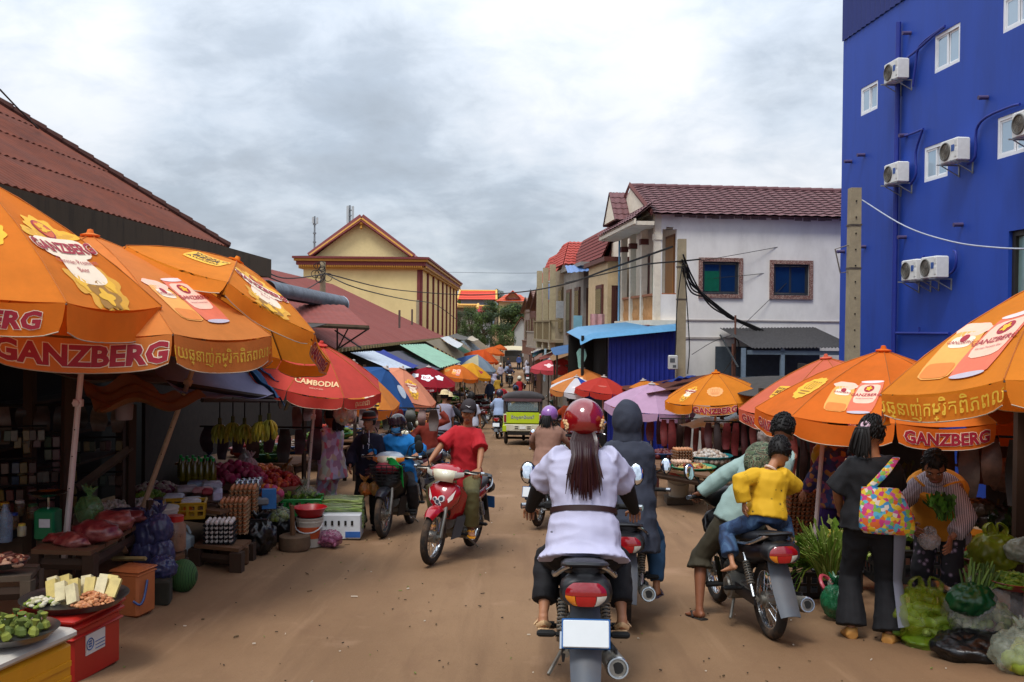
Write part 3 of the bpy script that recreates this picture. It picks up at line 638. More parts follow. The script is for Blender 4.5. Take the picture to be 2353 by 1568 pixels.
t = T('meter_box', 'grey electric meter box strapped low on the concrete pole', 'meter box', W(1546, 833, 22.9)); b = B(); b.rbox((0, 0, 0), (.22, .14, .34), .02); b.obj('casing', mt('b9b9b4', .5, dirt='77736a', damt=.4), t); b = B(); b.box((-.02, -.073, .05), (.12, .006, .1)); b.box((.03, -.073, -.09), (.08, .006, .06)); b.obj('meter_window', mt('55585a', .3), t, smooth=False)
# ---------------------------------------------------------------- left: market halls
RED = mt('6a2f17', .85, var=.28, scale=5, dirt='41211a', damt=.55, dscale=1.5, stretch=(1, .35, 1)); RED2 = mt('7c3a31', .8, var=.14, scale=4, dirt='5d2c26', damt=.4, stretch=(.3, 1, .3))
MOSS = mt('4a3c2b', .95, var=.5, scale=3, dirt='120f0c', damt=.6, dscale=3, stretch=(2.2, 2.2, .35), bump=.15)
def near_hall():
 t = T('market_hall', 'large hall with hipped rust red roof and blackened concrete gutter', 'market hall', (-6.2, 20.1, gz(20)))
 c = V((-6.2, 20.1, 0)); zc = W(520, 570, 20.1).z
 def loc(p): return (p[0] - c.x, p[1] - c.y, p[2] - gz(20))
 run, rise = 5.2, 3.75
 zg0 = zc
 for k in range(6):                                             # courses of roof sheets, laps showing
  f0, f1 = k / 6, (k + 1) / 6; b = B()
  def fn(u, v):
   f = f0 + (f1 - f0) * v + (.012 if v > .9 else 0); yc = 20.1 - run * f; y = yc - u * (yc + 2)
   return loc((-6.2 - run * f, y, zg0 + rise * f + .013 * math.sin(y * 2 * math.pi / .2) + .02 * (1 - v)))
  b.sheet(fn, 440, 1, .01); b.obj('roof_sheet', RED, t)
 b = B(); b.add([loc((-6.2, 20.1, zg0)), loc((-16.6, 20.1, zg0)), loc((-11.4, 14.9, zg0 + rise))], [(0, 1, 2)]); b.obj('roof_sheet', RED, t)
 for k in range(26):
  b = B(); f = k / 26; g = (k + 1.18) / 26; p0 = loc((-6.2 - run * f, 20.1 - run * f, zg0 + rise * f + .035)); p1 = loc((-6.2 - run * g, 20.1 - run * g, zg0 + rise * g + .03))
  b.tube([p0, p1], [.105, .08], 8); b.obj('ridge_cap', mt('4a2a22', .9, var=.3), t)
 zt = W(595, 595, 21.9).z; zb = W(590, 622, 21.9).z
 b = B(); b.box(((-5.95 - c.x), (22.1 - 2) / 2 - c.y, zt - .21 - gz(20)), (.28, 24.1, .42)); b.box((-10, 22.0 - c.y, zt - .2 - gz(20)), (8.2, .25, .4)); b.obj('gutter', MOSS, t, smooth=False)
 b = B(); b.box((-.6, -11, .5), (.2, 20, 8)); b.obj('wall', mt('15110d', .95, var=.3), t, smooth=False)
near_hall()
def long_hall():
 t = T('market_hall', 'long low market hall with dull red hipped sheet roof', 'market hall', (-5.2, 27, gz(27))); c = V((-5.2, 27, gz(27)))
 z = W(772, 801, 26.8).z
 def loc(p): return (p[0] - c.x, p[1] - c.y, p[2] - c.z)
 b = B(); y0, y1 = 26.5, 65; a = 5.2; rise = 2.95
 def fn(u, v):
  ya = y0; yb = y1 - 12.5 * v; y = ya + (yb - ya) * u; return loc((-5.2 - a * v, y, z + rise * v + .018 * math.sin(y * 2 * math.pi / .3)))
 b.sheet(fn, 520, 1, .01); b.obj('roof', RED2, t)
 b = B(); b.add([loc((-5.2, y1, z)), loc((-15.6, y1, z)), loc((-10.4, y1 - 12.5, z + rise))], [(0, 1, 2)]); b.add([loc((-5.2, y0, z)), loc((-10.4, y0, z + rise)), loc((-15.6, y0, z))], [(0, 1, 2)]); b.obj('roof', RED2, t)
 for k in range(64):
  b = B(); b.box((.03, .35 + k * .6, z - c.z - .06), (.07, .16, .1)); b.obj('rafter_end', mt('8a7a55', .9, var=.2), t, smooth=False)
 b = B(); b.box((-.02, 19.2, z - c.z - .05), (.05, 38.6, .12)); b.obj('eave_board', mt('6f6248', .9, var=.25, stretch=(1, .3, 1)), t, smooth=False)
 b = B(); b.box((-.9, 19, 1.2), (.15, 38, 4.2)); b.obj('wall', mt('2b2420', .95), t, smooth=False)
 for q in ((918, 713, 40), (947, 711, 46)):
  b = B(); p = loc(W(*q)); b.cyl(p, (p[0], p[1], p[2] - .75), .045, n=8); b.obj('vent_pipe', mt('5d4a44', .7), t)
 # barrel of ribbed sheet on the roof, and the small front roof
 t2 = T('metal_duct', 'grey ribbed half-round metal duct lying on the red roof', 'duct', W(700, 690, 27)); c2 = t2.location.copy()
 p0, p1 = np.array(W(612, 668, 24.5)), np.array(W(783, 700, 30.5)); ax = nrm(p1 - p0); sd = nrm(np.cross(ax, (0, 0, 1))); up = np.cross(sd, ax); L_ = np.linalg.norm(p1 - p0)
 def fb(u, v):
  r = .26 + .012 * math.sin(u * 70 * 2 * math.pi); th = -.5 + 4.2 * v; return p0 + ax * L_ * u + sd * (-r * math.cos(th)) + up * (r * math.sin(th)) - np.array(c2)
 b = B(); b.sheet(fb, 420, 14, .008); b.obj('shell', mt('6a6f78', .45, metal=.6, var=.3, scale=4, dirt='3f3a38', damt=.4), t2, ang=60)
 b = B(); b.torus(p1 - np.array(c2), .26, .022, 20, 6, ax=ax); b.obj('end_ring', mt('b9c3cf', .4, metal=.4), t2)
 t3 = T('porch_roof_shed', 'small rusty sheet roof on struts in front of long red roof', 'roof', W(770, 745, 25)); c3 = t3.location.copy()
 a_, b_, c_, d_ = W(660, 742, 24.8), W(848, 751, 24.6), W(790, 702, 28), W(640, 700, 28)
 b = B(); tiles(b, a_ - c3, b_ - c3, c_ - c3, d_ - c3, 1, 11, .02, 0); b.obj('roof', RED2, t3)
 b = B(); b.tube([a_ - c3 - V((0, 0, .03)), b_ - c3 - V((0, 0, .03))], (.03, .06), 4); b.obj('edge_beam', MOSS, t3, smooth=False)
 for pq in (((800, 755, 24.8), (772, 810, 26.2)), ((848, 755, 24.7), (780, 800, 26.4)), ((770, 760, 25), (830, 800, 27)), ((775, 752, 25), (775, 830, 26))):
  b = B(); b.cyl(W(*pq[0]) - c3, W(*pq[1]) - c3, .022, n=6); b.obj('strut', mt('2d2824', .7, metal=.3), t3)
long_hall()
def yellow_hall():
 o = W(965, 700, 65.8); o.z = gz(66) - .3; t = T('hall', 'yellow walled hall with tall red gable and maroon pilasters', 'building', o); D_ = 36; wd_ = 8.05
 YL = mt('d6c28a', .85, var=.08, scale=.8, dirt='9b8552', damt=.25, dscale=.5); MAR = mt('6f3030', .7, var=.15); GOLD = mt('b07c2c', .6, var=.15); ROOF = mt('7d3b34', .75, var=.12, scale=3, stretch=(1, .2, 1))
 ze = W(965, 607, 65.8).z - o.z; zr = W(838, 501, 65.8).z - o.z; xm = -4.02; hg = 3.3
 b = B(); b.add([(-wd_, 0, 0), (0, 0, 0), (0, 0, ze), (-wd_, 0, ze)], [(0, 1, 2, 3)]); b.add([(0, 0, 0), (0, D_, 0), (0, D_, ze), (0, 0, ze)], [(0, 1, 2, 3)]); b.add([(-wd_, D_, 0), (0, D_, 0), (0, D_, ze), (-wd_, D_, ze)], [(3, 2, 1, 0)]); b.add([(-wd_, 0, 0), (-wd_, D_, 0), (-wd_, D_, ze), (-wd_, 0, ze)], [(3, 2, 1, 0)]); b.obj('wall', YL, t, smooth=False)
 for k in range(9):
  y = .06 + k * (D_ - .5) / 8; b = B(); b.box((.07, y + .18, ze / 2), (.14, .34, ze)); b.obj('pilaster', MAR, t, smooth=False)
  if k < 8: b = B(); b.box((.03, y + 2.3, ze / 2), (.06, 2.2, ze - .3)); b.obj('wall_panel', mt('d9b878', .8, var=.08), t, smooth=False)
 b = B(); b.box((-.1, -.02, ze / 2), (.22, .05, ze)); b.obj('pilaster', MAR, t, smooth=False)
 for (dz, e, h, m) in ((-.28, .28, .22, GOLD), (-.02, .42, .26, MAR), (.2, .55, .16, GOLD), (.36, .65, .14, MAR)):
  b = B(); b.box((-wd_ / 2, D_ / 2, ze + dz), (wd_ + 2 * e, D_ + 2 * e, h)); b.obj('cornice', m, t, smooth=False)
 b = B()
 for k in range(56): b.box((-wd_ - .2 + k * .152, -.44, ze - .22), (.08, .06, .12))
 for k in range(120): b.box((.44, -.3 + k * .305, ze - .22), (.06, .16, .12))
 stuff(b.obj('dentils', GOLD, t, smooth=False))
 z0 = ze + .43
 b = B(); b.add([(xm - hg, .05, z0), (xm + hg, .05, z0), (xm, .05, zr - .15)], [(0, 1, 2)]); b.obj('gable', mt('d9c792', .85, var=.06), t, smooth=False)
 b = B()
 for s in (-1, 1): b.add([(xm, -.35, zr), (xm, D_ + .3, zr), (xm + s * (hg + .25), D_ + .3, z0 - .02), (xm + s * (hg + .25), -.35, z0 - .02)], [(0, 1, 2, 3)][::1])
 b.add([(xm + hg + .2, -.3, z0 + .05), (xm + hg + .2, D_ + .4, z0 + .05), (.62, D_ + .6, z0 + .005), (.62, -.6, z0 + .005)], [(0, 1, 2, 3)]); b.add([(xm - hg - .2, -.3, z0 + .05), (xm - hg - .2, D_ + .4, z0 + .05), (-wd_ - .62, D_ + .6, z0 + .005), (-wd_ - .62, -.6, z0 + .005)], [(0, 1, 2, 3)]); b.obj('roof', ROOF, t, smooth=False)
 for i, (w_, m, yy) in enumerate(((.2, MAR, -.3), (.11, GOLD, -.4), (.08, MAR, -.46))):
  for s in (-1, 1):
   b = B(); b.tube([(xm + s * (hg + .3 - i * .1), yy, z0 + .05), (xm, yy, zr + .05 - i * .16)], (.09, w_), 4, lat=(0, 1, 0)); b.obj('bargeboard', m, t, smooth=False)
 b = B(); b.lathe([(0, -.3), (.1, -.2), (.05, 0), (.16, .12), (0, .25)], (xm, -.4, zr - .55), 8); b.obj('pendant', GOLD, t)
yellow_hall()
def mast(px, yt, yb, d, r, label, big=False):
 p, q = W(px, yt, d), W(px, yb, d); t = T('antenna_mast', label, 'mast', (q.x, q.y, q.z)); h = p.z - q.z
 b = B(); b.cyl((0, 0, 0), (0, 0, h), r, r * .7, n=8)
 for k in range(7): b.cyl((0, 0, h * k / 7), (0, 0, h * k / 7 + .12), r * 1.5, n=8)
 b.obj('shaft', mt('7d848a', .5, metal=.4), t)
 b = B()
 for k in range(3): b.box((r * 2.2 * math.cos(k * 2.1), r * 2.2 * math.sin(k * 2.1), h * (.75 if big else .93)), (r * 1.6, r * 1.2, h * (.45 if big else .1)))
 b.obj('panel_antenna', mt('aab0b4', .5), t, smooth=False)
mast(722, 497, 640, 85, .1, 'thin antenna mast left of the yellow hall gable'); mast(803, 472, 560, 110, .16, 'thicker antenna mast behind yellow gable roof', True)
b = B(); p = W(742, 602, 38); b.cyl((p.x, p.y, gz(38)), p, .14, .11, n=10); tag(b.obj('power_pole', CONC), 'concrete pole with cable coils before yellow hall left corner', 'pole')
b = B(); rd = random.Random(4)
for k in range(9): c_ = W(735 + rd.uniform(-14, 22), 622 + rd.uniform(-14, 22), 37.7); b.torus(c_, .1 + .08 * rd.random(), .014, 16, 4, ax=(rd.uniform(-.4, .4), 1, rd.uniform(-.4, .4)))
tag(b.obj('cable_coils', WIRE), 'tangle of black cable coils on the pole by yellow hall', 'cable coil')
b = B(); p = W(960, 690, 62); b.cyl((p.x, p.y, gz(62)), p, .13, .1, n=8); tag(b.obj('power_pole', CONC), 'pole draped in cables at the yellow hall right corner', 'pole')
# ---------------------------------------------------------------- right: the row of houses down the street
def house(label, px0, px1, d, ytop, depth, wallm, rz=R(6), roof=None, floors=2, name='shop_house', wins=((.2, .8),), roofm=None, rise=1.2, balcony=None, trim=None):
 o = W(px0, 757, d); o.z = gz(d) - .3; F = Fac(o, rz); t = T(name, label, 'house', o, rz); x1 = F.pt(px1, 757)[0]; zt = F.pt(px0, ytop)[1]
 holes = []
 for fl in range(1, floors):
  for a, c in wins:
   z = zt * fl / floors + zt / floors * .25; holes.append((x1 * a, x1 * c, z, z + zt / floors * .5))
 b = B(); wallpanel(b, 0, x1, 0, zt, holes, .15); b.add([(0, .15, 0), (0, depth, 0), (0, depth, zt), (0, .15, zt)], [(0, 1, 2, 3)]); b.add([(x1, .15, 0), (x1, depth, 0), (x1, depth, zt), (x1, .15, zt)], [(3, 2, 1, 0)]); b.add([(0, 0.01, zt), (x1, 0.01, zt), (x1, depth, zt), (0, depth, zt)], [(0, 1, 2, 3)]); b.obj('wall', wallm, t, smooth=False)
 for h in holes: window(t, *h, trim or mt('5a3a2c', .6), mt('1c2226', .15), .06, .02, sashes=2)
 # street side: window openings framed proud of the wall (local -x face)
 for fl in range(1, floors):
  for k in range(max(1, int(depth // 2.2))):
   z = zt * fl / floors + zt / floors * .22; y = .7 + k * 2.2; b = B(); b.box((-.03, y + .5, z + zt / floors * .27), (.08, 1.1, zt / floors * .56)); f = b.obj('window', trim or mt('5a3a2c', .6), t, smooth=False); b = B(); b.box((-.075, y + .5, z + zt / floors * .27), (.02, .95, zt / floors * .48)); b.obj('pane', mt('23302f', .15), f, smooth=False)
 if roof == 'gable':
  rm = roofm or mt('a03a26', .7, var=.2); n = max(4, int(x1 / .22))
  b = B(); tiles(b, (-.3, -.35, zt - .05), (x1 + .3, -.35, zt - .05), (x1 + .3, depth / 2, zt + rise), (-.3, depth / 2, zt + rise), 8, n, .03, .03); tiles(b, (x1 + .3, depth + .35, zt - .05), (-.3, depth + .35, zt - .05), (-.3, depth / 2, zt + rise), (x1 + .3, depth / 2, zt + rise), 8, n, .03, .03); b.obj('roof', rm, t, ang=60)
  b = B(); b.prism([(0, 0), (depth, 0), (depth / 2, rise - .1)], .1, Matrix.Translation((0.05, 0, zt)) @ Matrix.Rotation(R(90), 4, 'Z')); b.obj('gable', wallm, t, smooth=False)
  b = B(); b.tube([(-.33, -.37, zt), (-.33, depth / 2, zt + rise + .05), (-.33, depth + .37, zt)], (.04, .1), 4, lat=(1, 0, 0)); b.obj('bargeboard', mt('4a2620', .7), t, smooth=False)
 elif roof == 'gabley':
  rm = roofm or mt('a03a26', .7, var=.2); n = max(4, int(depth / .25)); hx_ = x1 / 2
  b = B(); tiles(b, (-.3, depth, zt - .05), (-.3, -.3, zt - .05), (hx_, -.3, zt + rise), (hx_, depth, zt + rise), 8, n, .03, .03); tiles(b, (x1 + .3, -.3, zt - .05), (x1 + .3, depth, zt - .05), (hx_, depth, zt + rise), (hx_, -.3, zt + rise), 8, n, .03, .03); b.obj('roof', rm, t, ang=60)
  b = B(); b.prism([(0, 0), (x1, 0), (hx_, rise - .1)], .1, Matrix.Translation((0, 0.05, zt))); b.obj('gable', wallm, t, smooth=False)
 elif roof == 'flat':
  b = B(); b.box((x1 / 2, depth / 2, zt + .06), (x1 + .3, depth + .3, .14)); b.obj('roof_slab', trim or wallm, t, smooth=False)
 if balcony:
  zb = zt * balcony; b = B(); b.box((-.5, depth / 2, zb), (1.0, depth, .12)); b.obj('balcony_slab', wallm, t, smooth=False)
  for k in range(int(depth / .3)): b = B(); b.box((-.95, .15 + k * .3, zb + .45), (.05, .05, .8)); b.obj('baluster', trim or wallm, t, smooth=False)
  b = B(); b.box((-.95, depth / 2, zb + .88), (.07, depth, .07)); b.box((-.5, .03, zb + .88), (.95, .06, .06)); b.obj('handrail', trim or wallm, t, smooth=False)
 return t, F, x1, zt
CRM = mt('c7ae86', .85, var=.1, dirt='8d7656', damt=.35); GRYC = mt('8b8279', .95, var=.2, scale=2, dirt='5d554c', damt=.5);
house('narrow cream house with brown shutters beside the white house', 1395, 1432, 30.5, 600, 3.5, CRM, wins=((.25, .8),), roof='flat', trim=mt('5a2f26', .6))
t, F, x1, zt = house('unfinished grey concrete house with open upper floor and blue awning', 1340, 1402, 36, 610, 5, GRYC, wins=((.1, .45), (.6, .9)), roof='flat')
b = B(); tiles(b, (-.7, -.6, zt - .35), (x1 + .5, -.9, zt - .1), (x1 + .5, 1.4, zt + .2), (-.5, 1.4, zt + .05), 1, 12, .03, 0); b.obj('awning_sheet', mt('5877a8', .5, var=.2), t); b = B(); b.box((.7, -.25, zt * .52), (1.9, .3, .62)); b.obj('parapet', mt('aeb2b6', .7, dirt='77736c', damt=.4), t, smooth=False)
t, F, x1, zt = house('ochre columned house with steep orange red tiled roof', 1316, 1345, 41, 608, 6, mt('8f8068', .85, var=.15, dirt='6f6045', damt=.4), wins=((.2, .8),), roof=None, balcony=.55, trim=mt('7a6a4e', .7))
b = B(); tiles(b, (-.6, -1.2, zt - .1), (3.2, -1.2, zt - .1), (2.6, 1.6, zt + 1.1), (.05, 1.6, zt + 1.1), 9, 14, .035, .03); tiles(b, (-.6, 4.6, zt - .1), (-.6, -1.2, zt - .1), (.05, 1.6, zt + 1.1), (.05, 3, zt + 1.1), 9, 14, .035, .03); b.obj('roof', mt('a2382a', .7, var=.22, scale=20), t, ang=60)
for k in range(3): b = B(); b.box((-.85, .3 + k * 2.3, zt * .75), (.24, .24, zt * .5)); b.obj('column', mt('a39678', .7), t, smooth=False)
house('house with blue edged steep dark gable behind the white one', 1398, 1432, 34, 590, 7, mt('6b3a34', .8), roof='gabley', roofm=mt('6f2c26', .7, var=.2), rise=1.2, trim=mt('3f7fb0', .6))
house('house with small red tiled roof and grey canopy past the ochre house', 1283, 1318, 52, 640, 7, mt('9a8f82', .85, var=.15), roof='gabley', roofm=mt('a43a2a', .7, var=.2), rise=1.6, balcony=.5)
house('brown fronted shop house in the distant row', 1258, 1288, 64, 708, 7, mt('7c5a4c', .85, var=.2), roof='gable', roofm=mt('7a5a4e', .8, var=.2), rise=1.4, balcony=.5)
house('dark maroon shop house in the distant row', 1240, 1264, 74, 706, 7, mt('6a4640', .85, var=.2), roof='gable', roofm=mt('7b5d52', .8, var=.2), rise=1.4)
house('pinkish grey shop house at the end of the right row', 1226, 1246, 84, 716, 8, mt('8f7f78', .85, var=.2), roof='gable', roofm=mt('8a6b60', .8, var=.2), rise=1.3)
house('small grey gabled house closing the end of the street', 1182, 1216, 118, 760, 8, mt('9fa09c', .9, var=.12), rz=0, roof='gabley', roofm=mt('a5523c', .7, var=.2), rise=1.7, wins=())
# water tank on its stand, hanging laundry, white sign boards
t = T('water_tank', 'blue water tank on a tall steel stand by the roofs', 'water tank', W(1276, 690, 51)); b = B(); b.lathe([(0, 0), (.42, .02), (.45, .1), (.45, .75), (.4, .85), (.12, .92), (0, .93)], n=20); b.obj('tank', mt('2f6fb4', .4, var=.1), t); b = B(); b.box((0, 0, -.06), (1.1, 1.1, .1)); b.obj('platform', mt('8a4a3a', .8), t, smooth=False)
for x, y in ((-.45, -.45), (.45, -.45), (.45, .45), (-.45, .45)): b = B(); b.cyl((x, y, -.1), (x * 1.2, y * 1.2, -4.3), .05, n=6); b.obj('leg', mt('8fa3ae', .5), t)
b = B(); b.sheet(lambda u, v: (u * .42 - .2, 2 + .04 * math.sin(u * 14), -.85 * v * (1 - .1 * math.sin(u * 6))), 16, 4, .006); o = tag(b.obj('laundry', mt('d3a2a0', .9, trans=.2)), 'pink blanket hung out to dry on a front of the cream house', 'laundry'); o.location = W(1372, 722, 28) - V((0, 2, 0))
b = B(); b.box((0, 0, 0), (1.3, .12, .75)); o = tag(b.obj('sign_board', mt('c9ccd0', .6)), 'blank white board hung under the ochre house balcony', 'sign'); o.location = W(1312, 712, 42)
b = B(); b.box((0, 0, 0), (.32, .1, 2.6)); o = tag(b.obj('sign_board', mt('7fb4c6', .6, var=.3, scale=1.5)), 'tall pale blue upright banner at the right stalls', 'sign'); o.location = W(1410 - 22, 800, 36); o.location = W(1327, 805, 36)
b = B(); b.box((0, 0, 0), (.16, .16, 5)); o = tag(b.obj('gate_post', mt('7fae3a', .7)), 'bright green post between the grey house and the stalls', 'post'); o.location = W(1362, 740, 37)
# ---------------------------------------------------------------- far end: hill, temple roofs, trees
def temple(label, cx, yr, ye, w, d, roofm, wallm, depth=10, name='temple_hall', gable=False):
 p = W(cx, ye, d); r = W(cx, yr, d); s = d / FPX; t = T(name, label, 'building', (p.x, p.y, gz(d) - 2)); h = p.z - gz(d) + 2; rise = r.z - p.z; hw = w * s / 2
 b = B(); b.box((0, depth / 2, h / 2), (hw * 1.7, depth * .8, h)); b.obj('wall', wallm, t, smooth=False)
 if not gable:
  b = B(); tiles(b, (-hw, -.3, h), (hw, -.3, h), (hw * .93, depth / 2, h + rise), (-hw * .93, depth / 2, h + rise), 5, 24, .04, .05); b.add([(hw, depth, h), (-hw, depth, h), (-hw * .93, depth / 2, h + rise), (hw * .93, depth / 2, h + rise)], [(0, 1, 2, 3)]); b.add([(hw, -.3, h), (hw, depth, h), (hw * .93, depth / 2, h + rise)], [(0, 1, 2)]); b.add([(-hw, depth, h), (-hw, -.3, h), (-hw * .93, depth / 2, h + rise)], [(0, 1, 2)]); b.obj('roof', roofm, t)
  b = B(); G_ = mt('d9a850', .6); b.tube([(-hw * .95, depth / 2, h + rise + .1), (hw * .95, depth / 2, h + rise + .1)], .18, 6); b.tube([(hw * 1.02, -.3, h), (hw * .97, depth / 2, h + rise + .2)], .2, 6); b.tube([(-hw * 1.02, -.3, h), (-hw * .97, depth / 2, h + rise + .2)], .2, 6); b.obj('ridge', G_, t)
 else:
  b = B(); tiles(b, (-hw, -.3, h), (hw, -.3, h), (hw * .45, depth / 2, h + rise * .75), (-hw * .45, depth / 2, h + rise * .75), 4, 16, .04, .05); b.add([(hw, -.3, h), (hw, depth, h), (hw * .45, depth / 2, h + rise * .75)], [(0, 1, 2)]); b.add([(-hw, depth, h), (-hw, -.3, h), (-hw * .45, depth / 2, h + rise * .75)], [(0, 1, 2)]); b.obj('roof', roofm, t)
  b = B(); b.prism([(-hw * .38, 0), (hw * .38, 0), (0, rise * .6)], .4, Matrix.Translation((0, depth * .12, h + rise * .38))); b.obj('gable', wallm, t, smooth=False)
  b = B(); b.tube([(-hw * .46, depth * .1, h + rise * .36), (0, depth * .1, h + rise * 1.02), (hw * .46, depth * .1, h + rise * .36)], (.15, 1.4), 4, lat=(0, 0, 1)); b.obj('gable_roof', roofm, t, smooth=False)
 return t, h, hw
ORR = mt('cc3f26', .7, var=.1)
temple('long temple hall with bright orange tiled roof on the hill', 1096, 667, 689, 88, 172, ORR, mt('7d8fa6', .8, var=.2))
t, h, hw = temple('yellow hillside building with orange hipped and gabled roof', 1178, 669, 693, 76, 160, mt('c2502c', .7, var=.12), mt('c9b98e', .8, var=.1), gable=True); b = B(); b.box((.6, -.2, h * .78), (hw * 1.5, .2, 1.2)); b.obj('balcony', mt('8796a8', .8), t, smooth=False)
temple('small house with pink red sheet roof among the trees', 1111, 704, 718, 34, 150, mt('bf3348', .6, var=.12), mt('b9b9bd', .8), depth=6, name='house')
temple('low building with ochre roof beside the yellow hall end', 1072, 701, 708, 50, 140, mt('b98a3c', .7), mt('8a8478', .8, var=.3), depth=7, name='house')
LEAF = [mt('44552a', .7, var=.35, trans=.3), mt('566a34', .7, var=.3, trans=.3), mt('324226', .7, var=.35, trans=.25)]
def tree(px, yt, yb, w, d, label, palm=False, seed=1, leaf=0, dens=1.0, solid=False):
 rd = random.Random(seed); p = W(px, yb, d); z0 = gz(d) - .3; t = T('palm_tree' if palm else 'tree', label, 'tree', (p.x, p.y, z0)); top = W(px, yt, d).z - z0; bot = p.z - z0; cw = w * d / FPX / 2
 b = B()
 if palm:
  pts = spl([(0, 0, 0), (.15, 0, top * .4), (-.1, 0, top * .72)], 4); b.tube(pts, [.2 - .08 * i / len(pts) for i in range(len(pts))], 7); b.obj('trunk', mt('6a5f50', .9), t); c = V((-.1, 0, top * .74))
  for k in range(18):
   a = k * 2.4; el = rd.uniform(-.2, 1.1); L_ = cw * rd.uniform(.8, 1.15); b = B(); d_ = V((math.cos(a), math.sin(a), 0)); sd = V((-math.sin(a), math.cos(a), 0)); n = 16
   mid = [c + d_ * (L_ * s) + V((0, 0, L_ * (math.sin(el) * s - .75 * s * s))) for s in [i / n for i in range(n + 1)]]; b.tube(mid, .025, 4)
   for i in range(2, n + 1):
    l = .5 * cw * math.sin(.3 + 2.6 * i / n) * .8
    for s in (-1, 1):
     q = mid[i]; tip = q + sd * (s * l) + d_ * (.25 * l) + V((0, 0, -.35 * l)); e = d_ * .06; b.add([q - e, q + e, tip], [(0, 1, 2)])
   b.obj('frond', LEAF[leaf], t)
  return t
 hc = (top - bot) / 2; cz = bot + hc
 b.tube(spl([(0, 0, 0), (.1 * cw, 0, bot), (0, .05, cz)], 4), [.05 * top ** .7 * (1 - .06 * i) for i in range(9)], 7)
 blobs = []
 for k in range(int(34 * dens)):
  a = rd.uniform(0, 6.28); u = rd.uniform(-1, 1); r = rd.random() ** .5; q = V((math.cos(a) * r * cw * math.sqrt(1 - u * u * .7), math.sin(a) * r * cw * .8 * math.sqrt(1 - u * u * .7), cz + u * hc * .8)); blobs.append((q, rd.uniform(.28, .5) * min(cw, hc)))
  if k % 3 == 0: b.tube([(0, 0, cz - hc * .3), tuple(q)], [.02 * top, .006 * top], 5)
 b.obj('trunk', mt('5a4c3c', .95), t)
 for m in range(3):
  b = B(); vs, fs = [], []
  for q, r in blobs[m::3]:
   for i in range(int(150 * dens)):
    dv = V((rd.gauss(0, 1), rd.gauss(0, 1), rd.gauss(0, 1))).normalized(); pnt = q + dv * (r * rd.uniform(.55, 1.08)); s_ = r * rd.uniform(.09, .2); e1 = dv.orthogonal().normalized(); e1.rotate(Matrix.Rotation(rd.uniform(0, 6.28), 3, dv)); e2 = dv.cross(e1); tl = dv * (s_ * rd.uniform(-.6, .6))
    o_ = len(vs); vs += [pnt - e1 * s_, pnt + e2 * s_ * .55, pnt + e1 * s_ + tl, pnt - e2 * s_ * .55]; fs.append((o_, o_ + 1, o_ + 2, o_ + 3))
  b.add(vs, fs); stuff(b.obj('crown', LEAF[(m + leaf) % 3], t, smooth=False))
 return t
tree(1082, 700, 800, 50, 128, 'feathery green tree at the far left street end', seed=2, leaf=1)
tree(1112, 715, 800, 60, 118, 'broad dark green tree past the left awnings', seed=3, leaf=0)
tree(1052, 712, 790, 40, 108, 'small tree tucked behind the yellow hall', seed=9, leaf=2)
tree(1150, 745, 805, 56, 112, 'low bushy olive tree at the street end', seed=4, leaf=1)
tree(1180, 700, 770, 70, 134, 'dark rounded tree in front of the yellow hillside building', seed=5, leaf=2, dens=1.3)
tree(1151, 690, 760, 40, 140, 'feathery palm like tree between the two orange roofs', palm=True, seed=6, leaf=2)
tree(1145, 663, 700, 24, 178, 'slim round tree beside the long temple roof', seed=7, leaf=1)
tree(1222, 686, 730, 30, 150, 'tree rising behind the distant right row', seed=8, leaf=0)
tree(1128, 690, 740, 40, 150, 'green tree below the temple hall', seed=12, leaf=1)
def woodland():
 rd = random.Random(21); b = B(); vs, fs = [], []
 for k in range(150):
  x = rd.uniform(-60, 60); y = rd.uniform(185, 240); q = V((x, y, gz(y) + rd.uniform(0, 2.0)))
  if -14 < x < 2: q.z -= 2.2
  r = rd.uniform(1.5, 3)
  for i in range(60):
   dv = V((rd.gauss(0, 1), rd.gauss(0, 1), rd.gauss(0, 1))).normalized(); p = q + dv * r * rd.uniform(.6, 1.05); s_ = rd.uniform(.3, .6); e1 = dv.orthogonal().normalized(); e2 = dv.cross(e1); o = len(vs); vs += [p - e1 * s_, p + e2 * s_ * .6, p + e1 * s_, p - e2 * s_ * .6]; fs.append((o, o + 1, o + 2, o + 3))
 b.add(vs, fs); tag(b.obj('far_woodland', LEAF[0], smooth=False), 'far belt of green trees along the hilltop', 'woodland', kind='stuff')
woodland()
# ================================================================= PARASOLS
def shape(rf, n=28, rings=3, c=(0, 0)):
 """flat star-shaped print with rings of points so that it follows a curved cloth"""
 v = [c]; f = []
 for k in range(1, rings + 1):
  for i in range(n):
   t = 2 * math.pi * i / n; p = rf(t); v.append((c[0] + p[0] * k / rings, c[1] + p[1] * k / rings))
 for i in range(n): f.append((0, 1 + i, 1 + (i + 1) % n))
 for k in range(rings - 1):
  for i in range(n): a = 1 + k * n; f.append((a + i, a + n + i, a + n + (i + 1) % n, a + (i + 1) % n))
 return np.array(v, float), f
def oval(a, b, lob=0, k=8, ph=0): return lambda t: (a * (1 + lob * math.cos(k * t + ph)) * math.cos(t), b * (1 + lob * math.cos(k * t + ph)) * math.sin(t))
def rrect(a, b, p=5, tap=0):
 def f(t):
  c, s = math.cos(t), math.sin(t); r = (abs(c) ** p + abs(s) ** p) ** (-1 / p); return (a * r * c * (1 - tap * r * s), b * r * s)
 return f
def rot2(v, a): c, s = math.cos(a), math.sin(a); return v @ np.array([[c, s], [-s, c]])
CLOTH = {}
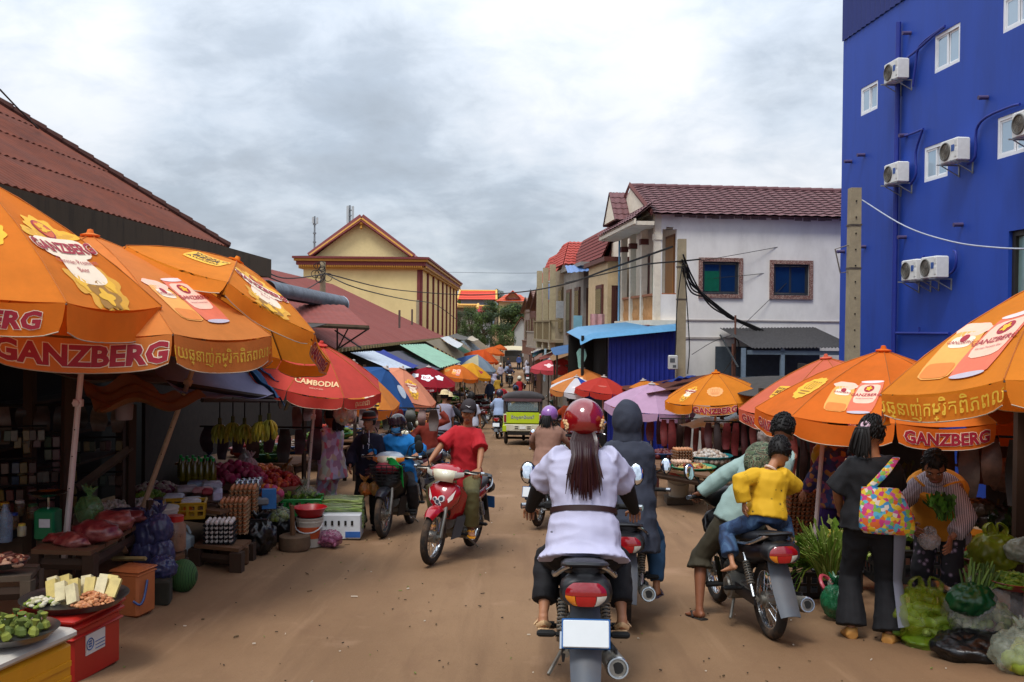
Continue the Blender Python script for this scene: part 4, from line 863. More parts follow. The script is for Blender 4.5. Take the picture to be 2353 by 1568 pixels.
def cloth(h, tr=.42): return mt(h, .75, var=.07, scale=5, trans=tr, dirt=tuple(x * .62 for x in hx(h)), damt=.4, dscale=1.8, bump=.25, bscale=5, spec=.2)
def ink(h): return mt(h, .6, var=.08, scale=12)
CRIM, CRE, GOL, DGO, YEL, BRN, WHT = '9e1b2e', 'f0d9bd', 'd99a1c', '9c6a12', 'e8ae1e', '4a2a12', 'e9e4e6'
SAL, PNK = 'd9694a', 'f0b9a0'
def logo_crest(w):
 """crest: gold scrollwork, red oval seal, cream banner with the beer's name"""
 o = []
 def s(m, rf, c, n=30, rings=3, lift=1): v, f = shape(rf, n, rings, c); o.append((m, v * w, f, lift))
 s(GOL, oval(.2, .2, .16, 7, .4), (0, -.36), 40); s(DGO, oval(.13, .12, .25, 5), (0, -.36), 30, lift=2); s(YEL, oval(.07, .06, .3, 4), (0, -.36), 24, lift=3)
 for x in (-.15, .15): s(GOL, oval(.11, .13, .2, 5, x), (x, -.24), 30); s(YEL, oval(.05, .07, .2, 4), (x, -.25), 20, lift=2)
 s(YEL, oval(.16, .17, .12, 9), (0, .24), 40); s(GOL, oval(.24, .045, .12, 5), (0, .2), 30)
 for x in (-1, 1): s(YEL, oval(.1, .05, .2, 3, 1), (x * .2, .2), 24)
 s(CRIM, oval(.085, .1), (0, .26), 24, lift=2); s('d05a2a', oval(.07, .085), (0, .26), 24, lift=3)
 for c, a, b, k in (((.0, .27), .025, .045, 3), ((.02, .31), .022, .02, 3), ((-.02, .24), .03, .018, 5), ((.03, .25), .03, .012, 3), ((-.035, .29), .012, .035, 2)): s(YEL, oval(a, b, .25, k), c, 16, 2, 4)
 s(CRE, rrect(.26, .1, 4), (0, .07), 30, 3, 2); s(CRE, rrect(.17, .16, 3, .25), (0, -.1), 30, 3, 2)
 v, f = txt('GANZBERG', .125, .06); o.append((CRE, v * w * np.array([1.02, 1.1]), f, 3)); v, f = txt('GANZBERG', .125, .035); o.append((CRIM, v * w * np.array([1, 1.1]), f, 4)); o[-1][1][:, 1] += .07 * w; o[-2][1][:, 1] += .07 * w
 for t_, y in (('German Premium', -.06), ('Beer', -.13)):
  v, f = txt(t_, .062, 0); v = v + np.array([0, y]); o.append(('b0434a', v * w, f, 4))
 return o
def logo_cans(w):
 """print of a glass and a can of beer side by side"""
 o = []
 def s(m, rf, c, n=24, rings=3, lift=1): v, f = shape(rf, n, rings, c); o.append((m, v * w, f, lift))
 s('e8a04a', rrect(.15, .24, 6, .06), (-.17, -.06)); s(PNK, oval(.16, .08, .06, 6), (-.17, .2)); s('d97a2a', rrect(.13, .07, 5), (-.17, -.22), lift=2); s(CRE, rrect(.1, .06, 4), (-.17, .06), lift=2); s(CRIM, oval(.035, .04), (-.17, .1), 16, 2, 3)
 s(SAL, rrect(.17, .31, 7, .03), (.15, 0), lift=2); s(PNK, rrect(.145, .19, 5), (.15, .05), lift=3); s('e7c9c4', oval(.15, .03), (.15, .3), lift=3); s('b8aeb8', oval(.15, .025), (.15, -.3), lift=3); s(CRIM, oval(.065, .07), (.15, .15), 20, 2, 4); s(YEL, oval(.035, .04, .3, 5), (.15, .15), 20, 2, 5)
 for t_, z, x, y, c in (('GANZBERG', .075, .15, .02, CRIM), ('GANZBERG', .045, -.17, .05, CRIM), ('German Premium Beer', .024, .15, -.05, 'a0525a')):
  v, f = txt(t_, z, .012); o.append((c, (v + np.array([x, y])) * w, f, 5))
 return o
def logo_wba(w):
 o = []; v, f = shape(rrect(.24, .24, 9), 24, 4); o.append((YEL, rot2(v, .05) * w, f, 1))
 for t_, z, y, b in (('WORLD', .12, .13, .012), ('BEER', .165, .0, .02), ('AWARDS', .1, -.13, .01)):
  v, f = txt(t_, z, b); o.append((BRN, (v + np.array([0, y])) * w, f, 2))
 return o
def logo_medal(w, c1=YEL, c2=DGO):
 o = []; v, f = shape(oval(.27, .24, .05, 13), 52, 4); o.append((c1, v * w, f, 1))
 for x in (-.12, -.05, .03, .1):
  vs, fs = [], []
  for i in range(24):
   t = 2 * math.pi * i / 24; vs += [(x + .05 * math.cos(t), .05 + .09 * math.sin(t)), (x + .042 * math.cos(t), .05 + .08 * math.sin(t))]
  fs = [(2 * i, 2 * ((i + 1) % 24), 2 * ((i + 1) % 24) + 1, 2 * i + 1) for i in range(24)]; o.append((c2, np.array(vs) * w, fs, 2))
 for y in (-.08, -.13):
  v, f = shape(rrect(.16 - (y < -.1) * .04, .012, 4), 16, 2, (0, y)); o.append((c2, v * w, f, 2))
 return o
def logo_gold(w):
 o = []; v, f = shape(rrect(.3, .2, 9), 24, 4); o.append((YEL, v * w, f, 1)); v, f = shape(rrect(.285, .185, 9), 24, 4); o.append(('e0bb4e', v * w, f, 2))
 v, f = txt('GOLD', .2, .002); o.append((BRN, (v + np.array([0, -.07])) * w, f, 3)); return o
def logo_text(s, size, col, bold=.012, out=None, y=0, sx=1):
 o = []
 if out: v, f = txt(s, size, bold + .03); v = v * np.array([sx, 1]); v[:, 1] += y; o.append((out, v, f, 1))
 v, f = txt(s, size, bold); v = v * np.array([sx, 1]); v[:, 1] += y; o.append((col, v, f, 2)); return o
def logo_blob(w, col, k=5, lob=.2, asp=.6): v, f = shape(oval(.3, .3 * asp, lob, k), 30, 3); return [(col, v * w, f, 1)]
KH = 'ឈួយឆ្នាញ់កម្រិតពិភពលោក'
POLE = mt('b3a79f', .45, var=.1, scale=5, dirt='6b5446', damt=.5)
def umb(label, apex, foot, Rr, cols, rot=22.5, rise=.5, val=.2, tilt=(0, 0), prints={}, flaps={}, n=8, det=1, pole_m=None, sag=.035, flare=.06, group='market parasols', pole_r=.02, under=None):
 """apex and foot as (px, py, distance) or points; tilt in degrees (to the right, towards the viewer)"""
 a = W(*apex) if len(apex) == 3 and not isinstance(apex, V) else V(apex); ft = W(*foot) if not isinstance(foot, V) else foot
 t = T('parasol', label, 'parasol', ft, 0, group); ax = V((math.sin(R(tilt[0])), -math.sin(R(tilt[1])), 0)); ax.z = math.sqrt(max(.1, 1 - ax.x ** 2 - ax.y ** 2))
 Q = ax.to_track_quat('Z', 'Y').to_matrix(); Q = Q @ Matrix.Rotation(0, 3, 'Z'); e1 = (V((1, 0, 0)) - ax * ax.x).normalized(); e2 = ax.cross(e1)
 ao = a - ft; H = rise * Rr; rr = R(rot) - math.atan2(a.x, a.y)
 def L(x, y, z): return ao + e1 * x + e2 * y + ax * z
 rib = [(math.cos(rr + k * 2 * math.pi / n), math.sin(rr + k * 2 * math.pi / n)) for k in range(n + 1)]
 def P(k, s, tt):
  q = (tt + 1) / 2; x = Rr * s * (rib[k][0] * (1 - q) + rib[k + 1][0] * q); y = Rr * s * (rib[k][1] * (1 - q) + rib[k + 1][1] * q)
  z = -H * (.62 * s + .38 * s * s) - sag * Rr * s * (1 - tt * tt) * (1.15 - .35 * s)
  return L(x, y, z)
 mats = cols if isinstance(cols, list) else [cols]; cm = [cloth(c) for c in mats]; b = B()
 for k in range(n): b.mat(k % len(mats)).sheet(lambda u, v, k=k: P(k, .012 + .988 * v, 2 * u - 1), 6 if det > 1 else 4, 6 if det > 1 else 4)
 b.obj('canopy', cm, t, ang=50)
 def F(k, tt, w):
  p = P(k, 1, tt * (1 - .012 - .05 * (w / val) ** 4)); o = V((rib[k][0] + rib[k + 1][0], rib[k][1] + rib[k + 1][1], 0)).normalized(); wv = .02 * math.sin(5 * tt + k * 2) * w / val
  return p - ax * (w + (.018 * (1 - tt * tt))) + (e1 * o.x + e2 * o.y) * (flare * w + wv)
 for k in range(n):
  b = B(); b.sheet(lambda u, v: F(k, 2 * u - 1, val * v * (1 - .12 * abs(2 * u - 1) ** 10)), 10 if det > 1 else 4, 3 if det > 1 else 1); fo = b.obj('flap', cm[k % len(mats)], t)
  if det > 1:
   b = B(); b.tube([F(k, -1 + 2 * i / 14, val * (1 - .12 * abs(-1 + 2 * i / 14) ** 10)) for i in range(15)], .004, 4); b.obj('piping', mt('a99a86', .8), fo)
  for q in flaps.get(k, []): put_print(q, lambda u, v, k=k: F(k, max(-1, min(1, u / (Rr * math.sin(math.pi / n)))), val * .5 - v), fo)
 for k, lst in prints.items():
  for (lg, vc) in lst:
   put_print(lg, lambda u, v, k=k, vc=vc: P(k, max(.03, min(1, vc - v / Rr)), max(-1, min(1, u / max(.01, Rr * (vc - v / Rr) * math.sin(math.pi / n))))), t)
 hub = L(0, 0, -H * .72); top = L(0, 0, .0); pm = pole_m or POLE
 b = B(); b.tube([(0, 0, 0), tuple(hub), tuple(L(0, 0, -.02))], [pole_r, pole_r * .85, pole_r * .7], 8); b.obj('pole', pm, t)
 if det:
  for k in range(n):
   b = B(); b.tube([L(Rr * s * rib[k][0], Rr * s * rib[k][1], -H * (.62 * s + .38 * s * s) - .012) for s in (.02, .35, .7, 1)], .007, 4); r_ = b.obj('rib', mt('6d6660', .5, metal=.4), t)
   if det > 1: b = B(); b.tube([P(k, s, -1) + ax * .004 for s in (.03, .25, .5, .75, 1)], .0045, 4); b.obj('seam', mt('b0601c', .8), r_)
   if det > 1: b = B(); b.tube([hub, L(Rr * .5 * rib[k][0], Rr * .5 * rib[k][1], -H * .41 - .012)], .006, 4); b.obj('strut', mt('6d6660', .5, metal=.4), r_)
  b = B(); b.lathe([(.075, -.012), (.08, .0), (.03, .015), (.022, .045), (0, .05)], tuple(ao), 10, ax); b.obj('finial', cm[0] if det > 1 else pm, t)
 if det > 1:
  q = V((0, 0, 0)).lerp(hub, .62); b = B(); b.cyl(q - ax * .03, q + ax * .03, pole_r * 1.5, n=6); b.cyl(q + V((0, -pole_r * 2, 0)), q, .03, n=6); b.obj('locking_knob', pm, t)
  b = B(); d_ = hub.normalized()
  for f_ in (.3, .42, .52): p = hub * f_; b.cyl(p - V((0, pole_r * 1.02, 0)), p, .006, n=6)
  b.obj('pin_holes', DARK, t)
 return t
def put_print(items, fmap, par):
 """lay flat prints on the cloth, each colour a hair above the one below"""
 ms = sorted({q[0] for q in items}); b = B()
 for col, v, f, lift in items:
  vs = []
  for x, y in v:
   e = .01; p = fmap(x, y); n = (fmap(x + e, y) - fmap(x - e, y)).cross(fmap(x, y + e) - fmap(x, y - e)); n = n.normalized() if n.length > 1e-9 else V((0, 0, 1)); vs.append(p + n * (.003 + .0025 * lift))
  b.mat(ms.index(col)).add(vs, f)
 b.obj('print', [ink(c) for c in ms], par)
OR, OR2, ORF = 'd9661a', 'd8702a', 'd97a3a'
gz_flap = lambda s: logo_text('GANZBERG', s, CRIM, .042, CRE, sx=1.1)
kh_flap = lambda s: logo_text(KH, s, 'e2b63a', .006)
def idx(rot, ang, n=8): return int(((ang - rot) % 360) // (360 / n))     # panel that faces direction ang (degrees, -90 = the viewer)
def parasols():
 # left, near
 r = 27; umb('bright orange parasol cut by the left picture edge, gold crest on its front', (-75, 392, 6.8), (-205, 1200, 6.9), 1.45, 'f0882a', r, .5, .21, (10, 2), {idx(r, -40): [(logo_crest(1.0), .68)], idx(r, -85): [(logo_medal(.8), .6)]}, {idx(r, -40): [], idx(r, -85): [gz_flap(.15)]}, det=2, pole_r=.028)
 r = 22; umb('orange parasol with beer can print and Khmer lettering on white pole by meat table', (207, 540, 8.0), (146, 1305, 8.0), 1.55, 'ee9046', r, .5, .24, (2, 0), {idx(r, -45): [(logo_cans(.88), .7)], idx(r, -90): [(logo_medal(.8), .5)], idx(r, 0): [(logo_crest(.9), .68)]}, {idx(r, -90): [gz_flap(.2)], idx(r, -45): [kh_flap(.13)], idx(r, 0): [gz_flap(.18)]}, det=2, pole_r=.028, pole_m=mt('c9bcb6', .4, var=.06))
 r = 8; umb('orange parasol tipped far to the right with gold crest and award square', (543, 600, 9.2), (318, 1195, 9.3), 1.22, 'f0922e', r, .43, .13, (19, -18), {idx(r, -60): [(logo_crest(.88), .7)], idx(r, -110): [(logo_wba(.72), .55)], idx(r, -15): [(logo_cans(.7), .7)]}, {idx(r, -15): [gz_flap(.13)], idx(r, -60): []}, det=2, pole_r=.026, pole_m=mt('a58a6e', .6, var=.15))
 r = 22.5; umb('coral red parasol with yellow block lettering behind the tipped orange one', (738, 792, 11.8), (705, 1140, 11.8), .86, 'e2564a', r, .5, .13, (10, 9), {idx(r, -90): [(logo_text('CAMBODIA', .1, 'e3bd8a', .025), .8), (logo_text('PREMIUM BEER', .025, 'e0a88a', 0), .89)]}, {idx(r, -45): [logo_text('ព្រះរាជា', .09, 'e3bd8a', .004)]}, det=2, pole_r=.02)
 r = 10; umb('orange parasol right behind the coral red lettered one', (812, 833, 15), (876, 1015, 15.2), .92, 'ea8f40', r, .5, .15, (17, 5), {idx(r, -60): [(logo_crest(.6), .7)], idx(r, -100): [(logo_wba(.5), .6)]}, {idx(r, -15): [gz_flap(.09)], idx(r, -60): []}, det=1)
 r = 0; umb('small blue parasol drooping between two orange ones', (888, 846, 17), (945, 1000, 17.3), .8, '2f5a95', r, .55, .12, (27, 4), {idx(r, -45): [(logo_blob(.5, 'b9c4cf', 1, .1, .8), .6)]}, det=1)
 r = 12; umb('faded salmon parasol behind the blue one', (925, 846, 20), (905, 1010, 20.3), .95, 'ec9a78', r, .5, .13, (20, 3), {idx(r, -60): [(logo_crest(.5), .6)]}, det=1)
 r = 20; umb('crimson parasol with white crown logos and lettering', (985, 843, 27), (1009, 975, 27), .86, 'a31b2c', r, .5, .13, (6, 6), {idx(r, -90): [(logo_blob(.55, WHT, 5, .15, .7), .62), (logo_text('ECA', .12, 'a31b2c', .02), .62)], idx(r, -135): [(logo_blob(.45, WHT, 5, .15, .7), .62)], idx(r, -45): [(logo_blob(.45, WHT, 5, .15, .7), .6)]}, {idx(r, -90): [logo_text('ស្រាបៀរកម្ពុជា', .075, WHT, .006)], idx(r, -45): [logo_text('ស្រាបៀរ', .075, WHT, .006)]}, det=1)
 r = 15; umb('orange parasol over the parked motorbikes on the left', (1055, 838, 37), (1078, 935, 37), .86, 'e0762a', r, .5, .13, (8, 3), {idx(r, -90): [(logo_cans(.5), .65)], idx(r, -130): [(logo_medal(.4, 'b5812a'), .65)]}, det=1)
 r = 22; umb('yellow parasol with a red mark behind the parked motorbikes', (1086, 834, 43), (1100, 905, 43), 1.0, 'e8a528', r, .5, .12, (10, 3), {idx(r, -60): [(logo_blob(.35, CRIM, 3, .3, .9), .65)]}, det=0)
 umb('blue, grey and cream panelled parasol on the left', (1098, 815, 49), (1105, 880, 49), 1.15, ['41609a', 'c9bf9c', '8796a5', '7f90a0'], 10, .5, .1, (15, 5), det=0)
 umb('deep orange parasol beyond the panelled blue one', (1112, 803, 54), (1120, 870, 54), 1.0, 'd8581f', 5, .5, .12, (14, 3), det=0)
 umb('orange parasol at the far left of the street', (1132, 797, 72), (1135, 850, 72), .95, 'dc6a26', 5, .5, .12, (5, 0), det=0)
 umb('farthest small orange parasol on the left', (1149, 792, 90), (1150, 835, 90), .7, 'dc6a26', 5, .5, .12, (5, 0), det=0)
 # right, near
 r = 28; umb('weathered orange parasol in the right foreground with torn edge and can print', (2440, 628, 6.5), (2450, 1350, 6.6), 1.30, 'ee8e2a', r, .55, .16, (-5, -7), {idx(r, -130): [(logo_cans(.92), .7)], idx(r, -90): [(logo_crest(.9), .65)], idx(r, -175): [(logo_wba(.5), .75)]}, {idx(r, -130): [kh_flap(.13)], idx(r, 175): [gz_flap(.1)], idx(r, -175): [gz_flap(.12)]}, det=2, pole_r=.026)
 r = 5; umb('big orange parasol over the vegetable seller with gold medal and can prints', (2030, 805, 9.7), (1868, 1290, 9.9), 1.25, 'f07a26', r, .5, .19, (0, 0), {idx(r, -105): [(logo_cans(.72), .72)], idx(r, -150): [(logo_medal(.72), .66)], idx(r, -62): [(logo_gold(.58), .78)]}, {idx(r, -62): [gz_flap(.145)], idx(r, -150): [gz_flap(.13)]}, det=2, pole_r=.0)
 r = 15; umb('faded salmon parasol with award square between two orange ones', (1898, 822, 12.3), (1890, 1100, 12.4), 1.16, 'ea7a5c', r, .48, .17, (-6, 2), {idx(r, -140): [(logo_wba(.45), .68)], idx(r, -95): [(logo_crest(.5), .68)]}, {idx(r, -140): [gz_flap(.13)], idx(r, -95): [gz_flap(.13)], idx(r, 175): [gz_flap(.1)]}, det=2)
 r = 20; umb('orange parasol with pale medal print left of the salmon one', (1645, 856, 16.8), (1637, 1095, 16.8), .95, 'ee8e26', r, .46, .15, (-4, 3), {idx(r, -90): [(logo_medal(.5, 'e29a5a', 'c77c42'), .66)], idx(r, -135): [(logo_crest(.4), .7)]}, {idx(r, -90): [gz_flap(.13)], idx(r, -45): []}, det=2, pole_r=.022)
 r = 10; umb('pale lilac faded parasol beside the hooded passenger', (1498, 882, 20), (1497, 1092, 20), .97, 'd4accb', r, .46, .16, (3, 6), {}, {idx(r, -60): [logo_blob(.22, 'd9c3d6', 1, .05, .12)]}, det=1, pole_r=.02)
 umb('orange parasol peeking out behind the lilac one', (1478, 874, 22.5), (1470, 1060, 22.5), .98, 'e0852f', 0, .48, .14, (-8, 2), det=1)
 r = 20; umb('plain red parasol right of the blue and white one', (1388, 866, 22.5), (1385, 1000, 22.5), .68, 'c93f33', r, .46, .13, (6, 3), {idx(r, -90): [(logo_blob(.35, 'b04a3a', 1, .05, .3), .66)]}, det=1)
 umb('blue, white and orange panelled parasol', (1325, 866, 23), (1322, 1000, 23), .66, ['d98a4a', 'e4e4e8', '2450b4', 'e4e4e8'], 20, .45, .11, (3, 6), {3: [], idx(20, -110): [(logo_blob(.3, WHT, 1, .05, .25), .7)]}, det=1)
 umb('orange parasol behind the blue and white panelled one', (1338, 846, 24.5), (1335, 960, 24.5), .80, 'dd8440', 10, .45, .12, (0, 4), {idx(10, -110): [(logo_blob(.4, 'eec79a', 3, .1), .65)]}, det=1)
 r = 20; umb('pinkish red parasol with white logos, first of two', (1263, 826, 33), (1279, 925, 33), .68, 'd2545c', r, .46, .13, (2, 4), {idx(r, -100): [(logo_blob(.5, 'eac4c4', 4, .3), .62)], idx(r, -60): [(logo_blob(.35, 'eac4c4', 3, .2), .65)]}, det=1)
 umb('pinkish red parasol with grey oval logo, second of two', (1292, 824, 34), (1285, 925, 34), .76, 'd0505a', 5, .46, .13, (3, 4), {idx(5, -70): [(logo_blob(.4, '9c8d92', 1, 0), .65)]}, det=1)
 umb('small orange parasol half hidden under the blue kiosk awning', (1368, 837, 34), (1366, 950, 34), .6, 'd8691f', 5, .45, .1, det=0)
 umb('distant orange parasol on the right side of the street', (1252, 806, 62), (1252, 880, 62), .8, 'd8702c', 5, .5, .12, (-10, 0), det=0)
 # the big right parasol's pole leans beside it
 b = B(); p, q = W(1868, 1290, 9.4), W(1893, 985, 9.5); q = p + (q - p) * 1.22; b.tube([p, q], .022, 8); t = [o for o in bpy.data.objects if o.get('label', '').startswith('big orange parasol')][0]; o = b.obj('pole', mt('b9aaa8', .45, var=.1, dirt='6b5446', damt=.4), t); o.matrix_parent_inverse = Matrix.Translation(-t.location)
parasols()
# ================================================================= AWNINGS AND TARPAULINS
def quad(name, pts, col, label, cat='awning', sag=.12, wav=.015, nu=16, nv=10, m=None, th=.006, group=None, corr=0):
 P = [p if isinstance(p, V) else W(*p) for p in pts]; c = P[0].copy(); c.z = min(p.z for p in P); rd = random.Random(len(label) * 7 + int(P[0].x * 13)); a1, a2 = rd.uniform(0, 6), rd.uniform(0, 6)
 def fn(u, v):
  p = (P[0] * (1 - u) + P[1] * u) * (1 - v) + (P[3] * (1 - u) + P[2] * u) * v
  z = -sag * 4 * u * (1 - u) * (.4 + .6 * math.sin(math.pi * v)) - sag * math.sin(math.pi * v) * .6 + wav * (math.sin(9 * u + 4 * v + a1) + .6 * math.sin(17 * v - 5 * u + a2))
  if corr: z = corr * math.sin(u * nu / 4 * 2 * math.pi)
  return p + V((0, 0, z)) - c
 b = B(); b.sheet(fn, nu, nv, th); o = b.obj(name, m or mt(col, .7, var=.12, scale=3, trans=.35, dirt=tuple(x * .6 for x in hx(col)), damt=.4, spec=.25), ang=60); o.location = c; tag(o, label, cat, group); return o
def WX(px, py, X): return W(px, py, X * FPX / (px - VX))
STALLW = mt('3d2a1c', .85, var=.3)
def awnings():
 L_ = -4.9; S_ = -3.0; gp = 'sheet awnings of the left market row'
 for (pts, col, lab, corr) in (
  ([(806, 811), (859, 807), (945, 846), (896, 849)], 'c9d2de', 'white sheet awning above the blue and salmon parasols', .01),
  ([(859, 807), (881, 805), (962, 840), (946, 846)], '2d3f96', 'narrow blue sheet awning beside the white one', 0),
  ([(885, 808), (925, 806), (1024, 846), (972, 852)], '5c5a66', 'dark grey tarpaulin awning above the crimson parasol', 0),
  ([(919, 793), (978, 791), (1060, 832), (1012, 846)], 'a4cdb5', 'mint green corrugated awning', .02),
  ([(978, 785), (1009, 779), (1080, 819), (1066, 834)], '8a7d68', 'beige brown awning past the mint green one', .015),
  ([(1012, 776), (1031, 772), (1064, 791), (1052, 801)], 'd3d6d8', 'white awning with rounded front edge', 0),
  ([(1035, 792), (1050, 788), (1090, 815), (1074, 820)], '4a7a5e', 'green tarpaulin awning below the white rounded one', 0),
  ([(1059, 784), (1076, 781), (1105, 804), (1092, 811)], '8d99a5', 'grey steel sheet awning in the left row', .012),
  ([(1078, 783), (1098, 780), (1130, 803), (1112, 808)], '8c7a62', 'brownish awning far along the left row', 0),
  ([(1030, 772), (1050, 766), (1078, 776), (1066, 782)], '6d6a66', 'dark flat sheet roof behind the awnings', 0),
  ([(1066, 776), (1085, 772), (1100, 780), (1086, 784)], 'cfc3b2', 'pale canvas roof at the far end of the left row', 0)):
  x1, x0 = (L_, S_)
  quad('awning', [WX(*pts[0], x1), WX(*pts[1], x1), WX(*pts[2], x0), WX(*pts[3], x0)], col, lab, sag=.06, wav=.01, corr=corr, nu=40, group=gp)
 # near left tarpaulins
 quad('tarpaulin', [(300, 818, 8.9), (525, 800, 11.0), (628, 906, 10.6), (455, 912, 9.0)], '7f7c98', 'lavender grey tarpaulin roof over the banana stall', 'tarpaulin', .10, .02, 24, 18)
 quad('tarpaulin', [(520, 800, 11.0), (560, 815, 11.4), (655, 925, 11.0), (628, 905, 10.6)], '1d4f78', 'strip of blue tarpaulin edging the lavender roof', 'tarpaulin', .03, .03, 14, 14)
 quad('tarpaulin', [(560, 800, 11.5), (720, 800, 13), (740, 870, 12.5), (640, 880, 11.2)], '1f3f66', 'dark blue tarpaulin behind the red parasol', 'tarpaulin', .05, .02)
 quad('tarpaulin', [(60, 812, 8.6), (320, 812, 9.0), (385, 872, 8.7), (130, 866, 8.3)], '6f6862', 'dull grey tarpaulin under the near orange parasols', 'tarpaulin', .06, .02, 20, 14)
 m = mt('6e4524', .55, var=.3, scale=4, trans=.15, dirt='3d2413', damt=.5)
 quad('plastic_sheet', [(176, 880, 8.2), (330, 872, 8.6), (474, 918, 8.8), (232, 938, 8.0)], '6e4524', 'crumpled brown plastic sheet hanging over the meat table', 'plastic sheet', .03, .05, 30, 20, m=m)
 b = B(); b.tube([W(330, 872, 8.7), W(626, 916, 10.6)], .03, 6); b.tube([W(465, 920, 8.9), W(632, 922, 10.6)], .022, 6); tag(b.obj('roof_rail', mt('241a14', .9)), 'dark wooden rails carrying the lavender tarpaulin', 'rail')
 # right stalls' sheets
 quad('plastic_sheet', [(1560, 972, 17), (1690, 950, 18.5), (1705, 962, 17.0), (1640, 985, 16)], 'b8bcbc', 'pale clear plastic sheet under the orange medal parasol', 'plastic sheet', .05, .03)
 quad('sheet_roof', [(1415, 890, 23), (1640, 858, 24), (1700, 868, 20), (1490, 905, 19.5)], '6b3d31', 'reddish brown flat sheet roof behind the right parasols', 'roof', .03, .01)
 quad('tarpaulin', [(1560, 868, 22), (1600, 862, 22.4), (1560, 872, 20.8), (1520, 879, 20.5)], '24408f', 'blue tarpaulin corner lying on the brown sheet roof', 'tarpaulin', .02, .02)
 rg = 'sheet roofs along the right side of the street'; rd = random.Random(2); y = 27.0
 for col, lab in (('4a6f9c', 'blue sheet awning just past the blue kiosk'), ('96714a', 'tan plywood awning beside the pink parasols'), ('a9bfa4', 'pale green board awning on the right row'), ('8c4438', 'dull red sheet awning on the right row'), ('33386f', 'dark blue tarpaulin awning on the right row'), ('b6b3a8', 'pale canvas awning on the right row'), ('a2947c', 'beige ragged awning on the right row'), ('4f7f86', 'teal sheet awning on the right row'), ('8d6a5c', 'brown sheet awning far on the right row'), ('c4c0b4', 'white canvas awning far on the right row'), ('4a5a8c', 'farthest blue awning on the right row')):
  w = rd.uniform(2.6, 4.6); x0 = 2.75 - .012 * y; x1 = x0 - rd.uniform(1.0, 1.5); z0 = gz(y) + 3.45 + rd.uniform(-.3, .35); z1 = z0 - rd.uniform(.4, .8)
  quad('awning', [V((x1, y, z1)), V((x0, y, z0)), V((x0 - .02, y + w, z0 + .1)), V((x1, y + w, z1 + rd.uniform(-.1, .15)))], col, lab, 'awning', .05, .012, group=rg, corr=0)
  b = B(); b.cyl((0, 0, -3.0), (0, 0, .02), .03, n=6); place_ = b.obj('awning_post', STALLW); place_.location = (x1 + .05, y + .1, z1); tag(place_, 'thin post holding up the ' + lab.replace('just past', 'by').split(' on the')[0].split(' far')[0], 'post', 'posts of the right awnings'); y += w * 1.02
awnings()
# ================================================================= MOTORBIKES
def slope(y): return (gz(y + .6) - gz(y - .6)) / 1.2
def onground(x, y, rz, lean=0, k=1):
 s = math.atan(slope(y)); return Matrix.Translation((x, y, gz(y) - .03 + .012)) @ Matrix.Rotation(s, 4, 'X') @ Matrix.Rotation(R(rz), 4, 'Z') @ Matrix.Rotation(R(lean), 4, 'Y') @ Matrix.Scale(k, 4)
def ringy(y, cx, cz, w, h, p=2.6, n=14, sh=0):
 o = []
 for i in range(n):
  t = 2 * math.pi * i / n; c, s = math.cos(t), math.sin(t); r = (abs(c) ** p + abs(s) ** p) ** (-1 / p); o.append((cx + w * r * c, y + sh * s * r, cz + h * r * s))
 return o
def loft(b, rings, caps=True):
 n = len(rings[0]); vs = [q for r in rings for q in r]; m = len(rings)
 fs = [(i * n + j, i * n + n + j, i * n + n + (j + 1) % n, i * n + (j + 1) % n) for i in range(m - 1) for j in range(n)]
 if caps: fs += [tuple(range(n)), tuple(range(m * n - 1, (m - 1) * n - 1, -1))]
 return b.add(vs, fs)
TYRE = mt('26221f', .9, var=.25, scale=20, dirt='6a503a', damt=.75, dscale=5); CHROME = mt('b8bcc0', .18, metal=.9, var=.05); STEEL = mt('8b8880', .4, metal=.6, var=.25, scale=15, dirt='5c4632', damt=.4, dscale=8)
BLK = mt('17171a', .45, var=.2, scale=10, dirt='3a3029', damt=.35); RUB = mt('141414', .8, var=.1); SEATM = mt('1b1b1f', .5, var=.15, bump=.15, bscale=90); GREYP = mt('4b5058', .55, var=.1, dirt='6b5a48', damt=.3)
LENS = mt('8c0f18', .12, var=.1, spec=.8, coat=.6); AMB = mt('d98018', .15, var=.1, spec=.8, coat=.5); CLR = mt('c9c7bd', .12, var=.05, spec=.8, coat=.5); PLATE = mt('d3d8da', .5, var=.04); PBLUE = mt('2a5f9c', .5); HEADL = mt('d8d2b8', .08, var=.05, spec=.9, coat=.8); MIRG = mt('dfe6ee', .04, metal=1, var=0)
PAINTRED = mt('a3121f', .22, var=.06, coat=.7, spec=.6, dirt='6b2a22', damt=.2)
def wheel(t, y, front=True, spoke=True):
 rw = .255; b = B(); b.cyl((-.07, y, .295), (.07, y, .295), .035, n=12); b.cyl((-.045, y, .295), (.045, y, .295), .065, n=16); w = b.obj('wheel', STEEL, t)
 b = B(); b.torus((0, y, .295), rw, .043, 40, 10, ax=(1, 0, 0), rr=.04); b.obj('tyre', TYRE, w)
 b = B(); b.torus((0, y, .295), rw - .035, .012, 40, 6, ax=(1, 0, 0), rr=.028); b.obj('rim', CHROME, w)
 if spoke:
  b = B()
  for k in range(32):
   a = k * math.pi / 16; s = .03 * (1 if k % 2 else -1); a2 = a + .25 * (1 if k % 4 < 2 else -1); b.tube([(s, y + .06 * math.cos(a2), .295 + .06 * math.sin(a2)), (0, y + (rw - .035) * math.cos(a), .295 + (rw - .035) * math.sin(a))], .0028, 3, caps=False)
  stuff(b.obj('spokes', CHROME, w))
 return w
